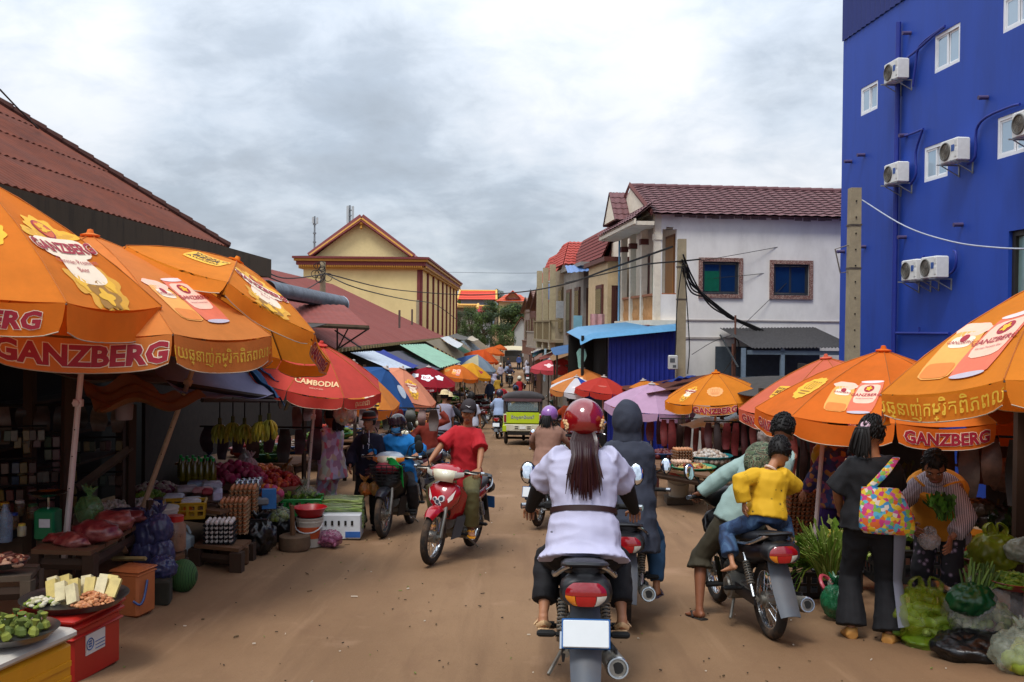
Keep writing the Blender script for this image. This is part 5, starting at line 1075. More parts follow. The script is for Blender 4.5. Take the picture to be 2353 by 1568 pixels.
def motorbike(label, M, paint, cowl=None, apron=None, fender=None, tail_paint=None, group='motorbikes in the market street', basket=False, plate=True, plate_m=None, grab=True, mirror=(1, 1), decals=False, racks=False, steer=0):
 t = T('motorbike', label, 'motorbike', M=M, group=group); cowl = cowl or paint; apron = apron or paint; fender = fender or paint; tp = tail_paint or paint
 wheel(t, -.62); wheel(t, .63)
 for s in (-1, 1):
  b = B(); b.tube([(s * .075, .63, .295), (s * .075, .56, .5), (s * .06, .475, .76)], [.02, .024, .026], 8); b.obj('fork_leg', STEEL, t)
 b = B()
 def ff(u, v):
  a = R(46 + 88 * v); w = .07 * (1 - .5 * max(0, .2 - v) * 4); q = 2 * u - 1; r = .325 - .05 * q ** 4; return (w * q, .63 + r * math.cos(a), .295 + r * math.sin(a) * (1.02))
 b.sheet(ff, 10, 22, .006); b.obj('front_fender', fender, t)
 # nose and leg shield
 b = B(); loft(b, [[(x, y + dy, z) for x, y, z in ringy(0, 0, 0, w, d, 2.4, 16)] if 0 else [(w * math.cos(a), yc + d * math.sin(a) * (1 if math.sin(a) > 0 else .45), z) for a in [2 * math.pi * i / 18 for i in range(18)]] for (z, w, yc, d, dy) in ((.53, .02, .45, .06, 0), (.58, .10, .44, .13, 0), (.66, .17, .42, .16, 0), (.76, .195, .40, .145, 0), (.83, .155, .39, .115, 0), (.87, .07, .385, .07, 0))]); b.obj('front_cowl', apron, t, ang=60)
 b = B()
 def ls(u, v):
  q = 2 * u - 1; w = .105 + .125 * v ** .8 - .06 * max(0, v - .75) * 4; return (w * q, .24 + .20 * v - .12 * abs(q) ** 2.2 + (.03 if v > .9 else 0), .44 + .36 * v + .02 * q * q)
 b.sheet(ls, 14, 12, .012); b.obj('leg_shield', apron, t, ang=60)
 for s in (-1, 1):
  b = B(); b.sheet(lambda u, v: (s * (.07 + .07 * u + .04 * v), .27 - .1 * u - .02 * v, .22 + .25 * v + .03 * u), 6, 8, .01); b.obj('lower_shield', GREYP if decals else BLK, t)
 if decals:
  for s in (-1, 1):
   b = B(); b.add([(s * .09, .553, .70), (s * .155, .49, .80), (s * .135, .52, .70), (s * .1, .552, .66)], [(0, 1, 2, 3), (3, 2, 1, 0)]); b.obj('decal', mt('e6ddd6', .4), t, smooth=False)
  b = B()
  for x, z, r in ((-.03, .70, .035), (.012, .665, .03), (.045, .69, .022), (-.012, .635, .02)): b.cyl((x, .56, z), (x, .585, z), r, n=14); b.mat(1).cyl((x, .585, z), (x, .588, z), r * .7, n=10).mat(0)
  b.obj('sticker', [mt('dcdcdc', .4), mt('3f4450', .5)], t)
 b = B(); b.tube([(0, .40, .70), (0, .2, .50), (0, -.05, .46), (0, -.3, .58)], [(.05, .09), (.05, .08), (.06, .09), (.08, .08)], 10, lat=(1, 0, 0), k=3); b.obj('frame_cover', BLK, t)
 # handlebar
 S = Matrix.Translation((0, .40, 0)) @ Matrix.Rotation(R(steer), 4, 'Z') @ Matrix.Translation((0, -.40, 0))
 b = B(); b.M = S; loft(b, [[(w * math.cos(a), yc + d * math.sin(a), z) for a in [2 * math.pi * i / 18 for i in range(18)]] for (z, w, yc, d) in ((.86, .05, .40, .05), (.90, .13, .42, .1), (.95, .19, .43, .12), (1.0, .19, .41, .11), (1.04, .13, .38, .075), (1.055, .06, .37, .04))]); b.obj('headlight_cowl', cowl, t, ang=60)
 b = B(); b.M = S; b.sheet(lambda u, v: ((.09 + .045 * v) * (2 * u - 1), .545 + .03 * math.sin(math.pi * v) - .05 * abs(2 * u - 1) ** 2.5 - .015 * v, .885 + .12 * v - .012 * abs(2 * u - 1) ** 3), 12, 6, .006); h = b.obj('headlight', HEADL, t)
 for s in (-1, 1):
  b = B(); b.M = S; b.sheet(lambda u, v: (s * (.125 + .08 * u), .535 - .085 * u + .01 * math.sin(math.pi * v), .925 + .065 * v * (1 - .3 * u) + .02 * u), 5, 3, .006); b.obj('indicator', CLR if decals else AMB, t)
  b = B(); b.M = S; b.tube([(s * .12, .40, .97), (s * .24, .385, .985), (s * .36, .34, .985)], .012, 8); b.obj('handlebar', CHROME, t)
  b = B(); b.M = S; b.tube([(s * .245, .383, .985), (s * .36, .34, .985)], .018, 10); g = b.obj('grip', RUB, t)
  b = B(); b.M = S; b.cyl((s * .36, .34, .985), (s * .395, .327, .985), .02, n=10); b.obj('bar_end', CHROME, g)
  b = B(); b.M = S; b.tube([(s * .2, .42, .99), (s * .27, .44, .985), (s * .34, .41, .98)], .007, 6); b.obj('brake_lever', STEEL, g)
  b = B(); b.M = S; b.rbox((s * .215, .385, .985), (.06, .055, .06), .015); b.obj('switch_box', RUB, g)
  if mirror[(s + 1) // 2]:
   b = B(); b.M = S; b.tube([(s * .21, .385, 1.0), (s * .25, .39, 1.12), (s * .32, .37, 1.17)], .007, 6, k=3); m = b.obj('mirror', RUB, t)
   b = B(); b.M = S; Mx = Matrix.Rotation(R(-8), 3, 'X'); b.ell((s * .355, .365, 1.2), (.052, .022, .075), 14, 8, Mx); b.obj('mirror_shell', RUB, m); b = B(); b.M = S; b.ell((s * .355, .348, 1.2), (.046, .008, .068), 14, 6, Mx); b.obj('mirror_glass', MIRG, m)
 # engine
 b = B(); b.rbox((0, -.02, .30), (.2, .3, .18), .05); b.cyl((-.14, -.08, .29), (.14, -.08, .29), .1, n=18); b.cyl((0, .05, .36), (0, .22, .40), .075, n=14); b.obj('engine', STEEL, t)
 for s in (-1, 1): b = B(); b.cyl((s * .12, -.06, .29), (s * .155, -.06, .29), .085, .07, n=18); b.obj('crankcase_cover', STEEL, t)
 # rear body, seat
 b = B(); loft(b, [ringy(y, 0, cz, w, h, 2.6, 16) for (y, cz, w, h) in ((.02, .56, .07, .07), (-.15, .58, .1, .1), (-.4, .615, .125, .09), (-.65, .665, .125, .075), (-.82, .70, .105, .065), (-.88, .71, .085, .05))]); b.obj('side_cowl', tp, t, ang=60)
 b = B(); loft(b, [ringy(y, 0, cz, w, h, 3, 16) for (y, cz, w, h) in ((.10, .70, .05, .03), (.04, .715, .085, .045), (-.15, .725, .115, .05), (-.4, .745, .135, .05), (-.62, .775, .13, .045), (-.78, .795, .1, .035), (-.83, .795, .07, .02))]); b.obj('seat', SEATM, t, ang=60)
 b = B(); loft(b, [ringy(y, 0, cz, w, h, 2.6, 14) for (y, cz, w, h) in ((-.80, .70, .135, .085), (-.9, .695, .14, .082), (-.93, .69, .125, .07))]); tl = b.obj('tail_light', BLK, t, ang=60)
 def lens(u0, u1, v0, v1, m, nm):
  def f(u, v):
   u = u0 + (u1 - u0) * u; v = v0 + (v1 - v0) * v; return (.128 * u * (1 - .22 * abs(v) ** 3), -.955 + .04 * abs(u) ** 3 + .012 * v * v, .69 + .062 * v * (1 - .25 * abs(u) ** 3))
  b = B(); b.sheet(f, 10, 5, .008); b.obj(nm, m, tl)
 lens(-1, 1, -.12, 1, LENS, 'brake_lens'); lens(-.42, .42, -1, -.15, mt('a81a1c', .12, var=.1, coat=.6), 'brake_lens'); lens(-1, -.45, -1, -.15, AMB, 'turn_lens'); lens(.45, 1, -1, -.15, CLR, 'turn_lens')
 if grab:
  b = B(); b.tube([(-.1, -.76, .815), (-.07, -.87, .83), (0, -.89, .835), (.07, -.87, .83), (.1, -.76, .815)], (.03, .016), 8, k=3); b.obj('grab_rail', BLK, t)
  for s in (-1, 1): b = B(); b.tube([(s * .08, -.85, .82), (s * .125, -.80, .79), (s * .165, -.66, .735), (s * .175, -.45, .71)], [.014, .014, .013, .011], 8, k=3); b.obj('grab_handle', CHROME, t)
 b = B(); b.sheet(lambda u, v: ((.07 + .01 * math.sin(3 * v)) * (2 * u - 1), -.80 - .24 * v ** 1.2 + .02 * (2 * u - 1) ** 2, .66 - .40 * v - .015 * (2 * u - 1) ** 2), 8, 10, .008); b.obj('rear_fender', GREYP, t)
 b = B(); b.sheet(lambda u, v: (.06 * (2 * u - 1) * 1.0, -.62 + (.31) * math.cos(R(40 + 120 * v)), .295 + .31 * math.sin(R(40 + 120 * v))), 6, 12, .006); b.obj('inner_fender', BLK, t)
 if plate:
  b = B(); b.rbox((0, -.985, .50), (.25, .012, .152), .006, rx=R(-18)); p = b.obj('number_plate', PBLUE, t); b = B(); b.rbox((0, -.991, .501), (.236, .012, .138), .006, rx=R(-18)); b.obj('plate_face', plate_m or PLATE, p)
 # exhaust, swing arm, shocks, pegs, stand
 b = B(); b.tube([(.06, .12, .28), (.1, .05, .2), (.12, -.15, .19), (.13, -.35, .23)], .022, 8, k=3); b.tube([(.13, -.33, .23), (.145, -.42, .245), (.165, -.9, .31), (.168, -.93, .315)], [.03, .055, .06, .045], 14); e = b.obj('exhaust', STEEL, t)
 b = B(); b.torus((.1685, -.93, .315), .05, .008, 18, 6, ax=(0, -1, .15)); b.obj('exhaust_rim', CHROME, e); b = B(); b.cyl((.168, -.925, .315), (.168, -.932, .316), .03, n=12); b.obj('exhaust_hole', RUB, e)
 b = B(); b.tube([(.145, -.45, .29), (.165, -.85, .345)], (.008, .05), 6, lat=(1, 0, 0)); b.obj('heat_guard', BLK, e)
 for s in (-1, 1):
  b = B(); b.tube([(s * .1, -.62, .295), (s * .09, -.2, .33)], .022, 6); b.obj('swing_arm', STEEL, t)
  b = B(); b.tube([(s * .125, -.62, .32), (s * .12, -.42, .62)], .014, 8); so_ = b.obj('shock', CHROME, t); b = B()
  for k in range(9): f = .3 + .06 * k; b.torus((s * (.125 - .005 * f), -.62 + .2 * f, .32 + .3 * f), .026, .006, 10, 5, ax=(0, .55, .83))
  stuff(b.obj('spring', STEEL, so_))
  b = B(); b.cyl((s * .1, .1, .27), (s * .26, .1, .27), .016, n=8); b.cyl((s * .17, .1, .275), (s * .27, .1, .275), .024, n=8); b.obj('foot_peg', RUB, t)
  b = B(); b.cyl((s * .1, -.34, .33), (s * .16, -.34, .33), .014, n=8); b.rbox((s * .215, -.34, .335), (.11, .05, .036), .012); b.obj('passenger_peg', RUB, t)
 b = B(); b.tube([(-.115, -.62, .295), (-.11, -.1, .30)], (.012, .05), 6, lat=(1, 0, 0)); b.obj('chain_case', BLK, t)
 b = B(); b.tube([(-.1, -.1, .22), (-.2, -.28, .08)], .012, 6); b.obj('kick_stand', STEEL, t)
 if basket:
  b = B()
  for k in range(6):
   f = k / 5; w, d = .16 + .035 * f, .11 + .03 * f; z = .70 + .2 * f; b.tube([(-w, .52 - d, z), (w, .52 - d, z), (w, .52 + d, z), (-w, .52 + d, z), (-w, .52 - d, z)], .006, 5)
  for k in range(18):
   a = 2 * math.pi * k / 18; c, s = math.cos(a), math.sin(a); q = max(abs(c), abs(s)); b.tube([(c / q * .16, .52 + s / q * .11, .70), (c / q * .195, .52 + s / q * .14, .9)], .005, 4)
  b.obj('basket', BLK, t)
 return t
BIKES = {}
def bikes():
 BIKES['main'] = motorbike('dark motorbike with red tail light and blank white plate ridden by the woman in white', onground(.42, 6.33, -2.5, 0, 1.08), BLK, mirror=(1, 1))
 BIKES['red'] = motorbike('glossy red motorbike coming towards us with spoked wheels and cream headlight', onground(-.76, 10.75, 163, -5), PAINTRED, decals=True, mirror=(0, 1), steer=6)
 BIKES['child'] = motorbike('black motorbike with red tail light carrying the man and the child in yellow', onground(1.86, 7.95, 7, -2), BLK, plate=False, tail_paint=mt('1c1416', .35, var=.1), steer=14)
 BIKES['basket'] = motorbike('black motorbike with wire front basket under the rider in blue', onground(-1.6, 12.5, 171), BLK, cowl=mt('9aa6b2', .3, var=.1, coat=.4), fender=mt('202126', .3), basket=True, plate=False)
 BIKES['tan'] = motorbike('dark motorbike with white headlight cowl under the tan clothed rider', onground(.42, 13.6, -16), BLK, cowl=mt('c9cdd2', .3, coat=.4), tail_paint=mt('241518', .3, coat=.4))
 BIKES['hood'] = motorbike('dark motorbike mostly hidden ahead of the woman in white', onground(.93, 8.3, -6), mt('22252c', .35, coat=.3), plate=False)
 far = motorbike('motorbike with white plate under the rider in pale blue shirt', onground(-.78, 35, -6), BLK, tail_paint=mt('4a1218', .4))
 BIKES['far'] = far
 def cp(label, x, y, rz, lean=0, col=None, key=None):
  rec = {BLK: mt(col, .35, var=.1, coat=.4)} if col else None
  o = dup(far, label, M=onground(x, y, rz, lean), recol=rec)
  if key: BIKES[key] = o
  return o
 cp('motorbike ridden by the man with shirt number 14', -1.02, 49, 4, key='n14')
 cp('motorbike of the pair with the woman in yellow, mirrors showing over the tricycle roof', -.25, 43.5, -2, key='yel')
 cp('red clad motorbike with two riders farther up the street', -.12, 58, 0, col='5a1218', key='redpair')
 cp('maroon motorbike parked nose in beside the orange parasol', -2.35, 40.5, 68, 8, '5a1a1e')
 cp('black motorbike parked nose in with a helmet on its mirror', -2.2, 45.5, 62, 8)
 cp('third parked motorbike by the yellow parasol', -2.5, 50, 70, 8, '2a2a30')
 cp('dark green motorbike parked on the right below the pink parasols', 1.55, 45, 20, 6, '1d3a30')
 cp('motorbike parked beside the blue and white parasol pole', 1.35, 33, 15, 6, '30323a')
 cp('motorbike stopped at the right stalls behind the purple helmet rider', 1.15, 25, 8, 4, '3a1a16', key='orange')
 cp('dark motorbike parked close behind the hooded passenger', 1.25, 19, 5, 6, '22242a')
 cp('motorbike parked facing the street behind the rider in blue', -1.75, 15.6, 150, 8, '33353c', key='redshirt')
 cp('grey motorbike standing behind the woman in navy hoodie', -2.1, 16.8, 140, 8, '4a4c52')
 cp('dark green motorbike parked among the left stalls', -2.0, 19.5, 160, 8, '173a34')
 cp('motorbike carrying the two people in straw hats', -1.72, 22.5, -8, 0, '3a3c44', key='hats')
 cp('black motorbike farther along the left stalls', -2.2, 24.5, 150, 8)
 cp('motorbike in the crowd at the far street end', .5, 78, 0, key='c1'); cp('second motorbike in the far crowd', -.9, 74, 180, key='c2'); cp('third motorbike in the far crowd near the truck', 1.2, 70, 10, key='c3'); cp('motorbike with pale rider on the far left', -2.0, 62, 170, 0, '5a5c66', key='c4'); cp('motorbike parked under the deep orange parasol', -2.9, 55, 60, 8)
bikes()
# ================================================================= THREE-WHEELER AND TRUCK
def tricycle():
 M = onground(.07, 31.6, -1); t = T('auto_rickshaw', 'lime green three wheeled taxi with dark canvas roof seen from behind', 'auto rickshaw', M=M)
 LIME = mt('b8cc1c', .35, var=.06, coat=.3, dirt='8a9030', damt=.25); CREAMP = mt('cfc9b4', .4, var=.06, dirt='8f8168', damt=.35); CANV = mt('3c383a', .8, var=.15, bump=.1, bscale=12); w = .64
 b = B(); loft(b, [[(x, y, z) for x, y, z in ringy(yy, 0, zc, ww, hh, 6, 20)] for (yy, zc, ww, hh) in ((-.62, .72, w, .34), (-.5, .74, w + .01, .36), (.3, .70, w, .34), (.9, .66, w * .9, .3), (1.5, .7, w * .6, .32), (1.9, .72, w * .35, .26))]); b.obj('body', LIME, t, ang=50)
 b = B(); b.rbox((0, -.635, .86), (1.06, .03, .36), .02); b.obj('tailgate', LIME, t); b = B(); b.rbox((0, -.645, .54), (1.2, .06, .24), .03); b.rbox((0, -.665, .55), (.62, .04, .17), .02); bp = b.obj('bumper_panel', CREAMP, t)
 for x in (-.2, .2):
  for z in (.52, .58): b = B(); b.rbox((x, -.69, z), (.12, .01, .025), .006); b.obj('vent', DARK, bp)
 b = B(); b.rbox((0, -.69, .55), (.2, .012, .1), .006); b.obj('number_plate', mt('dfe0dc', .5), t)
 for s in (-1, 1):
  b = B(); b.rbox((s * .575, -.63, .84), (.1, .04, .3), .015); tl = b.obj('tail_light', CREAMP, t); b = B(); b.rbox((s * .575, -.655, .84), (.07, .02, .23), .01); b.obj('lens', LENS, tl)
  b = B(); b.rbox((s * .585, -.62, .52), (.14, .12, .24), .03); b.obj('corner_guard', LIME, t)
  b = B(); b.torus((s * .55, -.3, .2), .145, .055, 20, 8, ax=(1, 0, 0), rr=.06); b.cyl((s * .52, -.3, .2), (s * .58, -.3, .2), .1, n=14); b.obj('wheel', TYRE, t)
  b = B(); b.rbox((s * .59, -.56, 1.27), (.09, .09, .56), .02); b.obj('post', CANV, t); b = B(); b.rbox((s * .6, .6, 1.27), (.05, .05, .6), .01); b.obj('post', BLK, t)
  b = B(); b.rbox((s * .61, .0, .95), (.03, 1.1, .1), .01); b.obj('side_rail', LIME, t)
 b = B(); b.torus((0, 1.55, .2), .145, .05, 18, 8, ax=(1, 0, 0)); b.obj('wheel', TYRE, t)
 b = B(); loft(b, [[(ww * math.cos(a) if abs(math.cos(a)) > 1e-6 else 0, yy, zz + hh * max(-.25, math.sin(a))) for a in [2 * math.pi * i / 28 for i in range(28)]] for (yy, ww, zz, hh) in ((-.66, .62, 1.5, .14), (-.62, .69, 1.49, .2), (-.3, .71, 1.5, .23), (.6, .7, 1.52, .22), (1.2, .64, 1.47, .2), (1.3, .58, 1.45, .14))]); b.obj('canopy', CANV, t, ang=60)
 b = B(); b.rbox((0, -.655, 1.44), (1.22, .02, .1), .008); b.obj('canopy_hem', mt('5b4044', .8), t)
 b = B(); frame(b, -.53, .53, 1.05, 1.42, .04, -.63, .02); b.obj('window_frame', RUB, t, smooth=False); b = B(); b.box((0, -.615, 1.23), (1.0, .006, .33)); b.obj('rear_window', mt('8fa3a6', .1, var=0, alpha=.35, spec=.8), t, smooth=False)
 b = B(); b.rbox((0, -.25, .95), (1.0, .14, .5), .05); b.ell((-.02, -.24, 1.22), (.36, .08, .2)); b.obj('seat', mt('1d2024', .6), t)
 b = B(); b.box((0, 1.0, 1.2), (1.1, .02, .5)); b.obj('windscreen', mt('9fb0b0', .1, alpha=.3, var=0), t, smooth=False)
 its = logo_text('ដឹកអ្នកដំណើរ', .13, '2d3550', .012, 'e8e8d8'); b = B()
 ms = sorted({q[0] for q in its})
 for c, v, f, l in its: b.mat(ms.index(c)).add([(x, -.652 - .002 * l, .88 + y) for x, y in v], f)
 b.obj('lettering', [ink(c) for c in ms], t, smooth=False)
 b = B(); b.box((0, 0, .36), (1.0, 1.4, .1)); b.cyl((-.5, -.3, .2), (.5, -.3, .2), .04, n=8); b.obj('chassis', DARK, t)
tricycle()
def truck():
 M = onground(-.85, 99, 0); t = T('truck', 'small truck with pale canvas roof across the far street end', 'truck', M=M)
 b = B(); b.sheet(lambda u, v: (1.25 * (2 * u - 1), -1 + 3.4 * v, 2.25 - .3 * (1 - v) + .1 * (1 - (2 * u - 1) ** 2)), 12, 8, .04); b.obj('canvas_roof', mt('b8ab8c', .8, var=.1), t)
 for x in (-1.15, 1.15):
  for y in (-.9, 2.2): b = B(); b.cyl((x, y, .8), (x, y, 2.1), .04, n=6); b.obj('roof_post', STEEL, t)
  for y in (-.6, 1.9): b = B(); b.torus((x * .85, y, .4), .3, .11, 18, 8, ax=(1, 0, 0)); b.cyl((x * .8, y, .4), (x * .9, y, .4), .2, n=12); b.obj('wheel', TYRE, t)
 b = B(); b.rbox((0, .7, .85), (2.2, 3.2, .16), .03); b.rbox((0, -.88, 1.1), (2.2, .06, .5), .02); b.obj('load_bed', mt('3a352f', .7), t)
 b = B(); b.rbox((0, 2.9, 1.3), (1.9, 1.2, 1.3), .12); b.obj('cab', mt('6f7478', .4), t)
truck()
# ================================================================= PEOPLE
def ik(a, b, l1, l2, pole):
 a, b = A(*a), A(*b); d = b - a; L = np.linalg.norm(d); L = min(L, (l1 + l2) * .999); dn = nrm(d); x = (l1 * l1 - l2 * l2 + L * L) / (2 * L); h = math.sqrt(max(0, l1 * l1 - x * x)); p = A(*pole); p = nrm(p - dn * np.dot(p, dn)); return a + dn * x + p * h
SK = [mt('9c6848', .55, var=.08, scale=14, bump=.04, bscale=90), mt('ad7858', .55, var=.08, scale=14, bump=.04, bscale=90), mt('85533a', .55, var=.08, scale=14, bump=.04, bscale=90)]
HAIR = mt('120e0d', .6, var=.4, scale=40, stretch=(6, 6, .4), spec=.3); EYEW = mt('9c948c', .3, var=0); EYED = mt('100b08', .2, var=0); LIP = mt('7a3f38', .5)
def hand(b, w, d, nr, k=1, curl=.5, side=1, spread=.3):
 """wrist w, direction d, palm normal nr; side +1/-1 puts the thumb on either side"""
 d = nrm(d); nr = nrm(A(*nr) - d * np.dot(A(*nr), d)); lat = np.cross(d, nr) * side; w = A(*w)
 b.tube([w - d * .02 * k, w + d * .02 * k, w + d * .06 * k, w + d * .092 * k], [(.027 * k, .02 * k), (.034 * k, .019 * k), (.041 * k, .017 * k), (.038 * k, .013 * k)], 8, lat=lat)
 for i, (off, ln) in enumerate(((.031, .074), (.011, .083), (-.010, .078), (-.030, .06))):
  p = w + d * .085 * k + lat * off * k; dd = nrm(d + lat * off * spread * 4); pts = [p - dd * .015 * k]; a = 0
  for j in range(4):
   pts.append(p.copy()); a += curl * (.9 if j else .7); v = dd * math.cos(a) + nr * math.sin(a); p = p + v * (ln * k / 3)
  b.tube(pts[:5], [.0095 * k, .0095 * k, .009 * k, .0085 * k, .007 * k][:len(pts)], 6)
 p = w + d * .028 * k + lat * .03 * k; dd = nrm(d * .6 + lat * .75 + nr * .3 * curl); q = p + dd * .035 * k; e = q + nrm(d + nr * .6 * curl + lat * .15) * .035 * k; b.tube([p - dd * .02 * k, p, q, e], [.013 * k, .012 * k, .0105 * k, .008 * k], 6)
def headM(c, f, tilt=0):
 f = nrm(f); up = A(0, 0, 1); x = nrm(np.cross(f, up)); u = np.cross(x, f); M = Matrix(((x[0], f[0], u[0]), (x[1], f[1], u[1]), (x[2], f[2], u[2]))); M = M @ Matrix.Rotation(R(tilt), 3, 'Y')
 return Matrix.Translation(V(c)) @ M.to_4x4()
def person(label, M, P, L, k=1.0, fat=1.0, vox=.012, group='people in the market street'):
 t = T('person', label, 'person', M=M, group=group); g = lambda n: A(*P[n]); near = vox < .016
 skin = SK[L.get('skin', 0)]; pel, neck, head = g('pel'), g('neck'), g('head'); lat = nrm(P.get('lat', (1, 0, 0))); face = nrm(P.get('face', (0, 1, 0)))
 sp = neck - pel; sl_ = np.linalg.norm(sp); sn = nrm(sp); fw = nrm(np.cross(sn, lat)); fw = fw if np.dot(fw, (0, 1, 0)) >= -.2 else fw
 bend = P.get('bend', 0.02); pt = lambda f, off=0.0: pel + sp * f - fw * (-(bend) * math.sin(math.pi * f)) * 1 + fw * off
 sw = P.get('sw', .165) * k; sh = {s: pel + sp * .9 + lat * s * sw for s in (-1, 1)}
 hp = {s: pel + lat * s * .082 * k * (1 + (fat - 1) * .5) - sn * .03 * k for s in (-1, 1)}
 wr = {-1: g('wl'), 1: g('wr')}; an = {-1: g('al'), 1: g('ar')}
 ep = {-1: P.get('epl', (-.8, -.3, -.6)), 1: P.get('epr', (.8, -.3, -.6))}; kp = {-1: P.get('kpl', P.get('kp', (-.15, 1, .2))), 1: P.get('kpr', P.get('kp', (.15, 1, .2)))}
 el = {s: ik(sh[s], wr[s], .265 * k, .245 * k, ep[s]) for s in (-1, 1)}; kn = {s: ik(hp[s], an[s], .41 * k, .40 * k, kp[s]) for s in (-1, 1)}
 toe = {-1: nrm(P.get('tl', (-.15, 1, -.12))), 1: nrm(P.get('tr', (.15, 1, -.12)))}
 tor = [(-.14, .13, .10), (-.02, .165, .122), (.14, .168, .118), (.36, .138, .10), (.60, .152, .105), (.80, .165, .10), (.91, .145, .082), (.985, .075, .062), (1.04, .05, .05)]
 def torso(b, grow, f0=-9, f1=9, hem=None, n=18, flare=0):
  pts, rd = [], []
  if hem is not None: pts.append(pt(hem)); rd.append((.165 * k * fat + grow + flare, .122 * k * fat + grow + flare))
  for f, a, c in tor:
   if f0 <= f <= f1: pts.append(pt(f)); m_ = fat if f < .85 else 1 + (fat - 1) * .4; rd.append((a * k * m_ + grow, c * k * m_ + grow))
  b.tube(pts, rd, n, lat=lat)
 af = 1 + (fat - 1) * .7
 def arm(b, s, grow, f=2.0, n=10, loose=0, puff=0):
  U, E, Wq = sh[s] - lat * s * (.02 if grow < 0 else .06) * k, el[s], wr[s]; pts = [U, U + (E - U) * .5]; rd = [(.058 * af) * k + grow + puff, .047 * af * k + grow + loose * .5 + puff]
  if f <= 1: e = U + (E - U) * f; pts = [U, U + (E - U) * f * .55, e]; rd.append(.046 * af * k + grow + loose)
  else:
   pts.append(E); rd.append(.042 * af * k + grow + loose * .6); q = min(1, f - 1); pts += [E + (Wq - E) * .3 * q, E + (Wq - E) * q]; rd += [.042 * af * k + grow + loose * .6, (.042 - .015 * q) * k + grow + loose]
  b.tube(pts, rd, n)
 def leg(b, s, grow, f=2.0, n=12, flare=0, loose=0):
  H_, K_, N_ = hp[s], kn[s], an[s]; top = hp[s] + sn * .05 * k; pts = [top, H_ + (K_ - H_) * .25, H_ + (K_ - H_) * .65]; rd = [.092 * fat * k + grow, .088 * fat * k + grow, .068 * fat * k + grow]
  if f <= 1: pts[-1] = H_ + (K_ - H_) * f; rd[-1] += loose
  else:
   pts.append(K_); rd.append(.056 * fat * k + grow + loose * .5); q = min(1, f - 1); pts += [K_ + (N_ - K_) * .35 * q, K_ + (N_ - K_) * q]; rd += [.055 * k * fat + grow + loose * .7, (.055 - .02 * q) * k + grow + loose + flare]
  b.tube(pts, rd, n)
 def foot(b, s, grow=0, sole=0):
  a = an[s]; d = toe[s]; x = nrm(np.cross(d, (0, 0, 1))); u = np.cross(x, d); heel = a - d * .045 * k - u * .055 * k;
  b.tube([heel - u * .0, a - d * .01 * k - u * .045 * k, a + d * .07 * k - u * .055 * k, a + d * .135 * k - u * .064 * k, a + d * .17 * k - u * .066 * k], [(.028 * k + grow, .022 * k + grow), (.034 * k + grow, .034 * k + grow), (.038 * k + grow, .026 * k + grow), (.042 * k + grow, .016 * k + grow), (.03 * k + grow, .01 * k + grow)], 10, lat=x)
  b.tube([a, a - u * .045 * k], [.034 * k + grow, .036 * k + grow], 8)
 # the body: one surface
 b = B(); torso(b, -.014 * k if L.get('shirt') or L.get('dress') else 0)
 for s in (-1, 1): arm(b, s, -.006); leg(b, s, -.006); foot(b, s)
 HM = headM(head, face, P.get('htilt', 0)) @ Matrix.Scale(L.get('hk', 1.04), 4); Hl = lambda x, y, z: HM @ V((x * k, y * k, z * k))
 b.tube([pt(.95), pt(1.0) + (head - neck) * .35, head - (head - neck) * .15], [.058 * k, .05 * k, .052 * k], 10)
 R3 = HM.to_3x3()
 b.ell(Hl(0, 0, 0), (.074 * k, .093 * k, .116 * k), 18, 12, R3, lambda d: 1 - .16 * max(0, -d.z) * abs(d.x) * 2 - .06 * max(0, -d.z) * (d.y < 0))
 b.ell(Hl(0, .052, -.082), (.04 * k, .038 * k, .03 * k), 10, 6, R3); b.ell(Hl(0, .098, -.018), (.014 * k, .018 * k, .025 * k), 8, 6, R3); b.ell(Hl(0, .088, -.035), (.021 * k, .014 * k, .012 * k), 8, 6, R3); b.ell(Hl(0, .082, .03), (.05 * k, .014 * k, .012 * k), 8, 6, R3); b.ell(Hl(0, .084, -.066), (.024 * k, .014 * k, .014 * k), 8, 6, R3)
 for s in (-1, 1): b.ell(Hl(s * .076, -.005, -.012), (.01 * k, .022 * k, .033 * k), 8, 6, R3); b.ell(Hl(s * .042, .066, -.03), (.024 * k, .022 * k, .024 * k), 8, 6, R3)
 me = remesh(b, vox, 3)
 hb = B(); hb.v = [tuple(v.co) for v in me.vertices]; hb.f = [tuple(p.vertices) for p in me.polygons]; hb.m = [0] * len(hb.f); bpy.data.meshes.remove(me)
 for s in (-1, 1):
  fd = P.get('hl' if s < 0 else 'hr'); d = nrm(wr[s] - el[s]) if fd is None else nrm(fd); nn = P.get('nl' if s < 0 else 'nr', (-s * .6, 0.1, -.6)); hand(hb, wr[s], d, nn, k, P.get('curl', .45), P.get('ths', {}).get(s, 1))
 hb.obj('body', skin, t, ang=180)
 if L.get('face', near):
  for s in (-1, 1):
   b = B(); b.ell(Hl(s * .032, .0855, .008), (.014 * k, .005 * k, .0048 * k), 10, 6, R3); b.mat(1).ell(Hl(s * .032, .0895, .0085), (.0068 * k, .0035 * k, .0048 * k), 8, 6, R3); b.obj('eye', [EYEW, EYED], t); b = B(); b.tube([Hl(s * .014, .093, .026), Hl(s * .034, .092, .033), Hl(s * .054, .078, .026)], [.0035 * k, .0045 * k, .003 * k], 5); b.obj('eyebrow', HAIR, t)
  b = B(); b.ell(Hl(0, .0965, -.062), (.024 * k, .007 * k, .0055 * k), 12, 6, R3); b.ell(Hl(0, .095, -.072), (.02 * k, .007 * k, .006 * k), 12, 6, R3); b.obj('lips', LIP, t)
